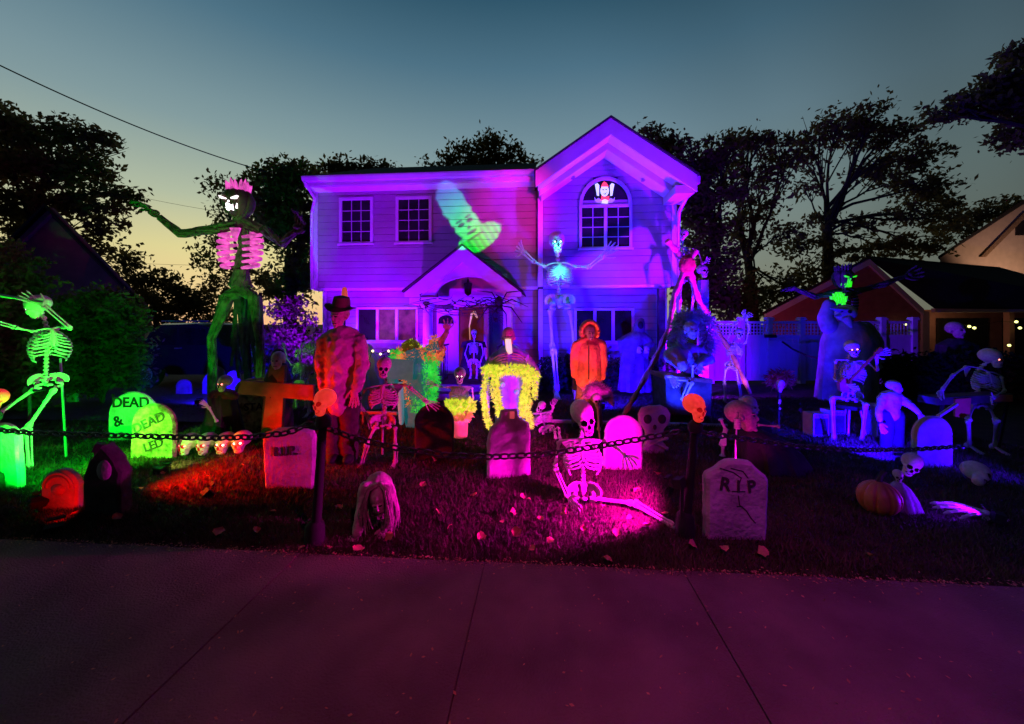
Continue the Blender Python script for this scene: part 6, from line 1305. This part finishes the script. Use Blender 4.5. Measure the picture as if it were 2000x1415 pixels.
t = thing('red_wig_head', 'frizzy dull red wig on a post behind the microphone', 'wig', GX(1520, 7.6)); Y = 7.6; mb = MB(); fluff(mb, [p(1508, 744), p(1522, 736), p(1538, 744)], [.14, .17, .14], 900, .10, .010, 0, 0); part('hair', mb, M['wig_red'], t, smooth=False); mb = MB(); mb.ell(p(1522, 746), (.13, .13, .17)); part('head', mb, M['wig_red'], t); mb = MB(); mb.tube([GX(1522, Y), p(1522, 752)], .03, 6); part('post', mb, M['black'], t)
Y = 5.75
for (x0, x1, y0, y1, lab) in ((1578, 1608, 806, 850, 'small blue-lit amplifier left of the guitar skeleton'), (1612, 1640, 800, 848, 'amplifier hidden partly behind the legs of the guitar skeleton'), (1700, 1722, 790, 852, 'tall narrow blue-lit speaker right of the guitar skeleton')):
    t = thing('amplifier', lab, 'amplifier', GX((x0 + x1) / 2, GY(y1)), 'amplifiers around the skeleton band'); Y = GY(y1); a, c = p(x0, y0), p(x1, y1); mb = MB(); mb.box(((a.x + c.x) / 2, Y, a.z / 2), (c.x - a.x, .2, a.z)); part('cabinet', mb, M['cloth_blue'], t, smooth=False); q = MB(); q.box(((a.x + c.x) / 2, Y - .105, a.z * .46), ((c.x - a.x) * .8, .012, a.z * .7)); part('grille', q, M['cloth_dark'], t, smooth=False); q = MB()
    for k in range(4): q.tube([Vector((a.x + (c.x - a.x) * (.2 + .2 * k), Y - .1, a.z * .9)), Vector((a.x + (c.x - a.x) * (.2 + .2 * k), Y - .122, a.z * .9))], .012, 8)
    part('knobs', q, M['metal'], t)
Y = 4.7
t = thing('keyboard_plank', 'red-lit plank carried on a trestle in front of the right-edge skeleton', 'keyboard', GX(1915, Y)); mb = MB(); mb.prism([p(1830, 778), p(1980, 770), p(1980, 786), p(1830, 792)], (0, .22, 0)); part('board', mb, M['stone_dark'], t, smooth=False); q = MB(); q.prism([p(1944, 771, -.01), p(1978, 772, -.01), p(1978, 785, -.01), p(1944, 785, -.01)], (0, .02, 0)); part('end_panel', q, M['box_red'], t, smooth=False); q = MB(); q.prism([p(1866, 780, -.02), p(1897, 778, -.02), p(1894, 820, -.02), p(1866, 814, -.02)], (0, .02, 0)); part('hanging_panel', q, M['box_red'], t, smooth=False)
for x in (1842, 1968): q = MB(); q.tube([p(x, 785, .1), Vector((p(x, 0).x, Y + .1, 0))], .02, 6); part('leg', q, M['black'], t)
mb = MB(); mb.tube([A(1868, 790, 4.5), A(1832, 814, 4.4)], .02, 8); solo('blue_rod', mb, M['bone_white'], 'short blue-lit rod rising behind the purple-blue gravestone', 'rod')
t = thing('dark_bust', 'dim blurred bald bust behind the hedge in front of the porch', 'bust', GX(1868, 8.9)); Y = 8.9; head(p(1866, 645), .40, t, 'skin', 10); mb = MB(); robe(mb, [(p(1866, 662), .12, .12), (p(1868, 674), .4, .25), (p(1868, 760), .5, .35)], 7, .08); part('robe', mb, M['cloth_dark'], t)
# ------------------------------------------------------------------ gravestones
def stone(label, x0, x1, ytop, ybase, m='stone', shape='round', lean=0.0, thick=.07, txt=None, yaw=0, texts=(), tcol='letter', name='gravestone', group='foam gravestones', tilt=0):
    Y = GY(ybase); base = GX((x0 + x1) / 2, Y); wd = (x1 - x0) / F * Y; H = (ybase - ytop) / F * Y
    t = thing(name, label, 'gravestone', base, group); hw = wd / 2
    if shape == 'round': pts = [(-hw, -.05), (hw, -.05), (hw * .98, H - hw)] + [(hw * math.cos(a), H - hw + hw * math.sin(a)) for a in np.linspace(.15, PI - .15, 13)] + [(-hw * .98, H - hw)]
    elif shape == 'flat': pts = [(-hw * .93, -.05), (hw * .93, -.05), (hw, H * .86), (hw * .93, H * .93), (hw * .6, H * .985), (hw * .1, H), (-hw * .5, H * .985), (-hw * .9, H * .92), (-hw, H * .84)]
    elif shape == 'shoulder': pts = [(-hw * .97, -.05), (hw * .97, -.05), (hw, H * .76), (hw * .9, H * .82), (hw * .58, H * .92), (hw * .42, H * .985), (hw * .1, H), (-hw * .3, H * .99), (-hw * .48, H * .95), (-hw * .66, H * .89), (-hw * .95, H * .83), (-hw, H * .77)]
    elif shape == 'coffin': pts = [(-hw, -.05), (hw, -.05), (hw * .98, H * .30), (hw, H * .62), (hw * .9, H * .78), (hw * .42, H * .88), (hw * .35, H), (-hw * .38, H), (-hw * .46, H * .86), (-hw * .85, H * .74), (-hw, H * .55)]
    elif shape == 'gothic': pts = [(-hw, -.05), (hw, -.05), (hw * .95, H * .5), (hw, H * .62), (hw * .62, H * .82), (hw * .2, H * .95), (0, H), (-hw * .2, H * .94), (-hw * .68, H * .78), (-hw, H * .58), (-hw * .95, H * .4)]
    else: pts = shape(hw, H)
    fine = []
    for k in range(len(pts)):
        a, c = pts[k], pts[(k + 1) % len(pts)]; m_ = max(1, int(math.hypot(c[0] - a[0], c[1] - a[1]) / .045))
        fine += [(a[0] + (c[0] - a[0]) * i / m_ + random.uniform(-.0035, .0035), a[1] + (c[1] - a[1]) * i / m_ + random.uniform(-.0035, .0035)) for i in range(m_)]
    pts = fine
    n = len(pts); rr = Matrix.Rotation(R(yaw), 3, 'Z') @ Matrix.Rotation(R(lean), 3, 'Y') @ Matrix.Rotation(R(tilt), 3, 'X')
    def W(x, y, z): return base + rr @ Vector((x, y, z))
    mb = MB(); cx, cz = 0, H * .5
    def ring(k, y): return [W(x * k[0], y, cz + (z - cz) * k[1]) for x, z in pts]
    b = min(.022, wd * .05); k1 = (1 - 2 * b / wd, 1 - 2 * b / H)
    rows = [ring(k1, -thick / 2), ring((1, 1), -thick / 2 + b), ring((1, 1), thick / 2 - b), ring(k1, thick / 2)]
    mb.grid(rows, 0, True); mb.f = [tuple(reversed(f)) for f in mb.f]; vs = len(mb.v); mb.f.append(tuple(range(n))); mb.m.append(0); mb.f.append(tuple(range(vs - 1, vs - n - 1, -1))); mb.m.append(0)
    part('slab', mb, M[m], t)
    for body, size, dx, dz, rot in texts:
        a = R(rot); xd = rr @ Vector((math.cos(a), 0, math.sin(a))); text(body, size, t, W(dx, -thick / 2 - .003, dz), xd, rr @ Vector((0, -1, 0)), M[tcol])
    return t, W, H, hw, thick
stone('bright green gravestone cut by the left edge, with a black arched window shape', -24, 46, 826, 952, 'stone_white', 'round', -3); t, W, H, hw, th = stone('x', 0, 1, 1, 900) if False else (None,) * 5
gt_ = [o for o in COL.objects if o.get('label', '').startswith('bright green gravestone')][0]; Y = 3.77
q = MB(); q.prism([A(1, 905, Y - .05), A(14, 903, Y - .05), A(14, 872, Y - .05), A(10, 866, Y - .05), A(5, 868, Y - .05), A(1, 878, Y - .05)], (0, .012, 0)); part('window_shape', q, M['dark'], gt_)
stone('yellow-green rounded gravestone reading DEAD, upright behind the tilted one', 214, 310, 765, 862, 'stone_white', 'round', texts=[('DEAD', .19, -.01, .47, 0), ('&', .2, -.16, .22, 20)])
stone('mossy rounded gravestone with slanted lettering DEAD, in front of the other DEAD stone', 257, 344, 788, 894, 'stone_mossy', 'round', 2, texts=[('DEAD', .155, -.02, .38, 27), ('LED', .14, .04, .12, 22)], tcol='stone_dark')
t, W, H, hw, th = stone('small red-lit rounded gravestone at the front left, with a carved arch', 87, 158, 915, 992, 'stone', 'round', 1)
for k in (.82, .62): mb = MB(); mb.tube([W(hw * k * math.cos(a), -.04, H - hw + hw * k * math.sin(a)) for a in np.linspace(0, PI, 14)], .009, 6); part('carved_arch', mb, M['stone'], t)
mb = MB(); mb.ell(W(0, -.03, H * .5), (.06, .03, .05)); part('carving', mb, M['stone'], t)
t, W, H, hw, th = stone('black pointed gothic grave marker with a pale oval, standing in the red light', 175, 248, 868, 1003, 'stone_dark', 'gothic', 0, .12)
mb = MB(); mb.ell(W(.03, -.06, H * .66), (.062, .02, .085), n=14); part('oval', mb, M['stone'], t)
stone('purple flat-topped gravestone reading RIP, left of the tall black stake', 517, 619, 834, 953, 'stone_white', 'flat', -1, texts=[('R.I.P.', .12, -.02, .33, 3)], tcol='stone_dark')
stone('mossy square gravestone reading STA, behind the red wooden cross', 463, 560, 738, 846, 'stone_mossy', 'flat', 0, texts=[('STAY', .15, -.05, .34, 0)], yaw=6)
t, W, H, hw, th = stone('unlit black rounded gravestone in front of the neon furry figure', 810, 887, 788, 896, 'stone_dark', 'round')
t, W, H, hw, th = stone('dark coffin-shaped gravestone casting a long shadow, in front of the ghoul in yellow fur', 950, 1038, 800, 930, 'stone', 'coffin', yaw=16)
mb = MB(); mb.box(W(.02, -.05, H * .93), (.05, .03, .07)); part('plate', mb, M['flower_pink'], t)
stone('glaring magenta rounded gravestone right behind the sitting skeleton', 1177, 1253, 811, 916, 'stone_white', 'round', 2)
def skullshape(hw, H): return [(-hw * .62, -.05), (hw * .62, -.05), (hw * .72, H * .16), (hw * .5, H * .24), (hw * .62, H * .5), (hw * .98, H * .66), (hw, H * .82), (hw * .8, H * .94), (hw * .4, H), (-hw * .3, H), (-hw * .78, H * .95), (-hw, H * .80), (-hw * .96, H * .64), (-hw * .6, H * .48), (-hw * .5, H * .24), (-hw * .7, H * .14)]
t, W, H, hw, th = stone('skull-shaped gravestone with crossed bones, between the magenta stone and the red skull stake', 1246, 1308, 792, 884, 'stone_white', skullshape)
mb = MB(); mb.ell(W(-hw * .45, -.03, H * .72), (.055, .02, .06)); mb.ell(W(hw * .45, -.03, H * .72), (.055, .02, .06)); mb.ell(W(0, -.03, H * .55), (.025, .015, .035)); part('eye_hollows', mb, M['stone_dark'], t)
mb = MB(); bone(mb, W(-hw * .8, -.05, H * .10), W(hw * .8, -.05, H * .34), .014); bone(mb, W(hw * .8, -.05, H * .10), W(-hw * .8, -.05, H * .34), .014); part('crossed_bones', mb, M['stone_white'], t)
t, W, H, hw, th = stone('large shouldered gravestone with cracked RIP lettering, right of the red skull stake', 1373, 1494, 897, 1049, 'stone_white', 'shoulder', 1, .09, texts=[('R', .135, -.105, .37, -8), ('I', .12, .0, .36, 2), ('P', .125, .10, .36, 8)], tcol='stone_dark')
for pts in ([(-.14, .53), (-.04, .50), (.02, .46), (.0, .40)], [(-.06, .53), (.03, .51), (.07, .46)], [(0, .33), (.01, .26), (.06, .22), (.10, .16), (.13, .13)], [(-.05, .36), (.05, .36)], [(-.01, .25), (.03, .25)]):
    mb = MB(); mb.tube([W(x, -th / 2 - .001, z) for x, z in pts], .004, 5); part('crack', mb, M['letter'], t)
stone('plain rounded gravestone half purple half blue, in front of the zombie child', 1781, 1858, 812, 912, 'stone_white', 'round', 0)
stone('small blue rounded gravestone far back on the driveway edge', 345, 374, 741, 772, 'stone', 'round', name='gravestone')
stone('narrow blue gravestone beside the left foot of the green giant', 396, 420, 728, 772, 'stone', 'gothic')
stone('bright blue rounded gravestone behind the robed skull figure', 444, 470, 724, 775, 'stone_white', 'round')
stone('dim blue block gravestone behind the green-lit skeleton pole', 132, 152, 758, 788, 'stone', 'flat')

# ------------------------------------------------------------------ row of four skulls
for i, (px, py, lab, b, e) in enumerate(((368, 868, 'yellow-lit skull, leftmost of the four in a row on the lawn', 'bone_white', 'glow_red'), (403, 867, 'pale skull with red-ringed eyes, second from the left of the four in a row', 'bone_white', 'glow_red'), (439, 866, 'pinkish skull with red-ringed eyes, third of the four in a row', 'bone_white', 'glow_warm'), (471, 863, 'red-lit skull nearest the red cross, last of the four in a row', 'bone', 'glow_warm'))):
    skull(A(px, py, 4.7), .262, -14 + 5 * i, 0, 2 * (-1) ** i, b, 'skull_red_dark', e, label=lab, group='row of skulls on the lawn', wide=1.14, er=.055)

# red wooden cross with a mask on top
Y = 5.05; p = lambda x, y, d=0: A(x, y, Y + d)
t = thing('wooden_cross', 'big leaning wooden cross in red light behind the row of skulls', 'cross', GX(530, Y))
mb = MB(); mb.prism([p(508, 872), p(548, 872), p(556, 715), p(526, 715)], (0, .06, 0)); part('upright', mb, M['wood_red'], t, smooth=False)
mb = MB(); mb.prism([p(464, 770, -.025), p(612, 783, -.025), p(612, 753, -.025), p(470, 744, -.025)], (0, .06, 0)); part('crossbar', mb, M['wood_red'], t, smooth=False)
skull(p(543, 704, -.05), .235, 4, 2, 0, 'mask', 'dark', None, label='pale pinkish mask face with dark eye holes on top of the red cross', name='mask', cat='mask', me=HEAD, wide=1.05)
mb = MB(); mb.ell(p(543, 699, .1), (.10, .07, .12)); mb.tube([p(543, 712, .12), p(543, 740, .14)], [.10, .16], 14); mb.tube([p(543, 740, .14), GX(543, Y + .25)], [.16, .2], 14); solo('dark_hood', mb, M['cloth_dark'], 'dark robed dummy body standing behind the red cross under the pale mask', 'hood')

# red lit skulls on stakes, chains between them
def stake_skull(label, px, py, ybase, h, yaw, pxb, group='lit skulls on stakes', r=.028, post=True, roll=0):
    Y = GY(ybase); c = A(px, py, Y); b = GX(pxb, Y); t = thing('skull_stake', label, 'skull stake', b, group)
    skull(c, h, yaw, 2, roll, 'skull_red', 'skull_red_dark', None, t)
    mb = MB(); top = c - Vector((0, 0, h * .46)); mb.tube([b, lerp(b, top, .5), top], [r * 1.25, r * 1.1, r], 10); mb.tube([top + Vector((0, 0, -.10)), top + Vector((0, 0, -.08)), top + Vector((0, 0, -.03)), top], [r, r * 1.9, r * 1.9, r], 10); part('post', mb, M['black'], t)
    if post: mb = MB(); mb.tube([b + Vector((0, 0, .18)), b + Vector((0, 0, .15)), b + Vector((0, 0, .02)), b], [r * 1.3, r * 2.3, r * 2.6, r * 2.6], 10); part('socket', mb, M['black'], t)
    return t
stake_skull('glowing red skull on a thick black stake, left of the reddish skeleton', 632, 786, 1066, .19, -24, 615, roll=-4)
stake_skull('glowing red skull on a leaning black stake, left of the large RIP stone', 1358, 797, 1046, .205, 20, 1338, roll=4)
stake_skull('small glowing red skull on a thin rod beside the porch steps', 866, 685, 765, .20, 5, 866, r=.015, post=False)
stake_skull('glowing red skull on a stake cut by the left edge of the yard', -8, 782, 960, .21, 30, -8, r=.022)
def chain(label, pts, link=.062, r=.0072):
    """pts: (px, py, Y) anchors; sags between them; every link is an object"""
    P = [A(*a) for a in pts]; path = []
    for a, b in zip(P[:-1], P[1:]): path += [lerp(a, b, i / 40) for i in range(40)]
    path.append(P[-1]); S = [0]
    for a, b in zip(path[:-1], path[1:]): S.append(S[-1] + (b - a).length)
    t = thing('chain', label, 'chain', path[0], 'chains between the stakes'); mb = MB()
    K = 14; ring = [Vector((link * .62 * math.cos(a) * (1.0), link * .36 * math.sin(a), 0)) for a in [2 * PI * k / K for k in range(K)]]
    rows = []
    for k in range(K):
        d = (ring[(k + 1) % K] - ring[k - 1]).normalized(); nn = d.cross(Vector((0, 0, 1)))
        rows.append([ring[k] + nn * r * math.cos(b) + Vector((0, 0, r * math.sin(b))) for b in [2 * PI * j / 6 for j in range(6)]])
    rows.append(rows[0]); mb.grid(rows, 0, True); me = mb.mesh('link', M['chain'], (0, 0, 0)); n = int(S[-1] / link); k = 0
    for i in range(n):
        s_ = (i + .5) * link
        while S[k + 1] < s_: k += 1
        d = (path[k + 1] - path[k]).normalized(); c = lerp(path[k], path[k + 1], (s_ - S[k]) / (S[k + 1] - S[k]))
        o = bpy.data.objects.new('link', me); COL.objects.link(o); o.parent = t
        y = Vector((0, 0, 1)).cross(d).normalized(); z = d.cross(y); m3 = Matrix((d, y, z)).transposed() @ Matrix.Rotation(PI / 2 * (i % 2) + .5, 3, 'X')
        o.matrix_basis = Matrix.Translation(c - WL[t.name]) @ m3.to_4x4()
chain('sagging black chain from the left edge to the left red skull stake', [(-30, 838, 3.1), (60, 846, 3.0), (180, 850, 2.95), (300, 853, 2.9), (420, 856, 2.85), (490, 854, 2.8), (560, 846, 2.78), (612, 826, 2.77)])
chain('long black chain sagging between the two red skull stakes, in front of the sitting skeleton', [(618, 828, 2.77), (690, 856, 2.78), (780, 877, 2.8), (870, 889, 2.82), (960, 893, 2.84), (1050, 889, 2.86), (1150, 875, 2.88), (1250, 858, 2.9), (1342, 840, 2.9)])
chain('black chain from the right red skull stake to the purple-blue gravestone', [(1350, 842, 2.9), (1400, 850, 3.0), (1440, 856, 3.1), (1560, 872, 3.3), (1680, 880, 3.5), (1790, 878, 3.7), (1880, 872, 3.9)])

# white edging poles along the back of the lawn
for pts, lab in ((((1040, 822), (1420, 832)), 'long pale edging pole along the back of the lawn behind the gravestones'), (((700, 806), (776, 808)), 'short white pole crossing behind the reddish skeleton')):
    Y0, Y1 = 6.1, 5.95; mb = MB(); a, c = A(*pts[0], Y0), A(*pts[1], Y1); mb.tube([a, c], .028, 10)
    for f in (.12, .88): g = lerp(a, c, f); mb.tube([g, Vector((g.x, g.y, 0))], .015, 6)
    solo('edging_pole', mb, M['vinyl'], lab, 'pole')

# props lying in the right corner
Y = 3.55; p = lambda x, y, d=0: A(x, y, Y + d)
skull(p(1779, 908), .21, -28, 12, 24, 'bone_white', 'dark', None, label='purple-lit skull tilted to the left, in front of the purple-blue gravestone', group='skulls lying in the right corner')
skull(p(1908, 926), .24, 40, 24, 62, 'bone_white', 'dark', None, label='skull lying on its side in dim blue light at the right edge', group='skulls lying in the right corner')
t = thing('carved_pumpkin', 'dull orange pumpkin sitting in the dark right corner of the lawn', 'pumpkin', GX(1716, 3.25)); Y = 3.25; mb = MB(); pumpkin(mb, p(1716, 968) + Vector((0, 0, -.02)), .15, .95); part('body', mb, M['pumpkin'], t); mb = MB(); c = p(1716, 968); mb.tube([c + Vector((0, 0, .11)), c + Vector((.02, 0, .17)), c + Vector((.05, 0, .20))], [.025, .018, .02], 7); part('stem', mb, M['bark'], t)
t = thing('blue_doll', 'small blue-lit draped doll standing right of the pumpkin', 'doll', GX(1760, 3.3)); Y = 3.3; mb = MB(); robe(mb, [(p(1755, 942), .03, .03), (p(1757, 952), .07, .06), (p(1764, 975), .10, .08), (p(1768, 1000), .12, .1)], 6, .1); part('dress', mb, M['cloth_blue'], t); skull(p(1754, 930), .10, -30, 10, 0, 'bone', 'dark', None, t)
t = thing('skeletal_hand', 'large skeletal hand lying on the lawn in blue light beside a bright lamp', 'hand', GX(1890, 3.15)); Y = 3.1; mb = MB(); hand(mb, p(1925, 1012) + Vector((0, 0, .04)), Vector((-1, .15, .12)), Vector((0, 0, -1)), .34, .25, .014, .5); bone(mb, p(1925, 1014), p(1965, 1018), .02); part('bones', mb, M['bone_white'], t)

# parked car on the driveway
Y = 9.6; p = lambda x, y, d=0: A(x, y, Y + d)
t = thing('parked_car', 'dark car parked on the driveway behind the green giant', 'car', GX(352, Y))
x0, x1 = p(240, 0).x, p(470, 0).x; L = x1 - x0; mb = MB()
prof = [(0, .32), (0, .72), (.04, .95), (.16, 1.05), (.25, 1.50), (.32, 1.60), (.62, 1.62), (.72, 1.55), (.84, 1.08), (.97, .98), (1, .75), (1, .32)]
rows = []
for f, yy, zk_ in ((0, .0, 1), (.0, .12, 1), (0, 1.6, 1), (0, 1.72, 1)):
    rows.append([Vector((x0 + u * L, Y + yy, .30 + (z - .30) * (.97 if yy in (0, 1.72) else 1))) for u, z in prof])
mb.grid(rows, 0, True); mb.add(rows[0], [tuple(range(len(prof)))]); body = part('body', mb, M['car'], t)
mb = MB(); mb.prism([Vector((x0 + u * L, Y - .004, z)) for u, z in ((.20, 1.06), (.27, 1.44), (.46, 1.50), (.46, 1.06))], (0, .02, 0)); mb.prism([Vector((x0 + u * L, Y - .004, z)) for u, z in ((.48, 1.06), (.48, 1.50), (.69, 1.46), (.79, 1.06))], (0, .02, 0)); part('side_window', mb, M['glass'], t, smooth=False)
mb = MB(); mb.tube([Vector((x0 + u * L, Y + .1, 1.66)) for u in (.3, .45, .62, .70)], .018, 6); part('roof_rail', mb, M['metal'], t)
mb = MB(); mb.box(Vector((x0 + .47 * L, Y - .012, .98)), (.16, .03, .03)); part('door_handle', mb, M['metal'], t)
for u in (.19, .81):
    mb = MB(); c = Vector((x0 + u * L, Y - .02, .33)); mb.tube([c, c + Vector((0, .2, 0))], [.33, .33], 24); wh = part('wheel', mb, M['tyre'], t); mb = MB(); mb.tube([c + Vector((0, -.012, 0)), c + Vector((0, .01, 0))], [.2, .2], 18); part('rim', mb, M['metal'], t, wh)

# flood lamp fixtures
for i, (c, tg) in enumerate(LAMPS):
    d = (tg - c).normalized(); t = thing('flood_lamp', LAMP_LABELS[i], 'flood lamp', Vector((c.x, c.y, 0)), 'coloured flood lamps on the lawn'); rt_ = d.to_track_quat('-Z', 'Y').to_matrix()
    mb = MB(); b = c - d * .075; sgm = [(-.05, -.035), (.05, -.035), (.05, .035), (-.05, .035)]
    mb.prism([b + rt_ @ Vector((x, y, 0)) for x, y in sgm], -d * .06); part('housing', mb, M['black'], t, smooth=False)
    for a in ((0, .042, .15, .012),): q = MB(); q.prism([b + rt_ @ Vector((sx * .05, a[1] + sy * .006, -.03)) for sx, sy in ((-1, -1), (1, -1), (1, 1), (-1, 1))], d * .03); part('hood_fin', q, M['black'], t, smooth=False)
    mb = MB(); mb.tube([b - d * .05, Vector((b.x - d.x * .05, b.y - d.y * .05, -.02))], .014, 6); part('spike', mb, M['black'], t)
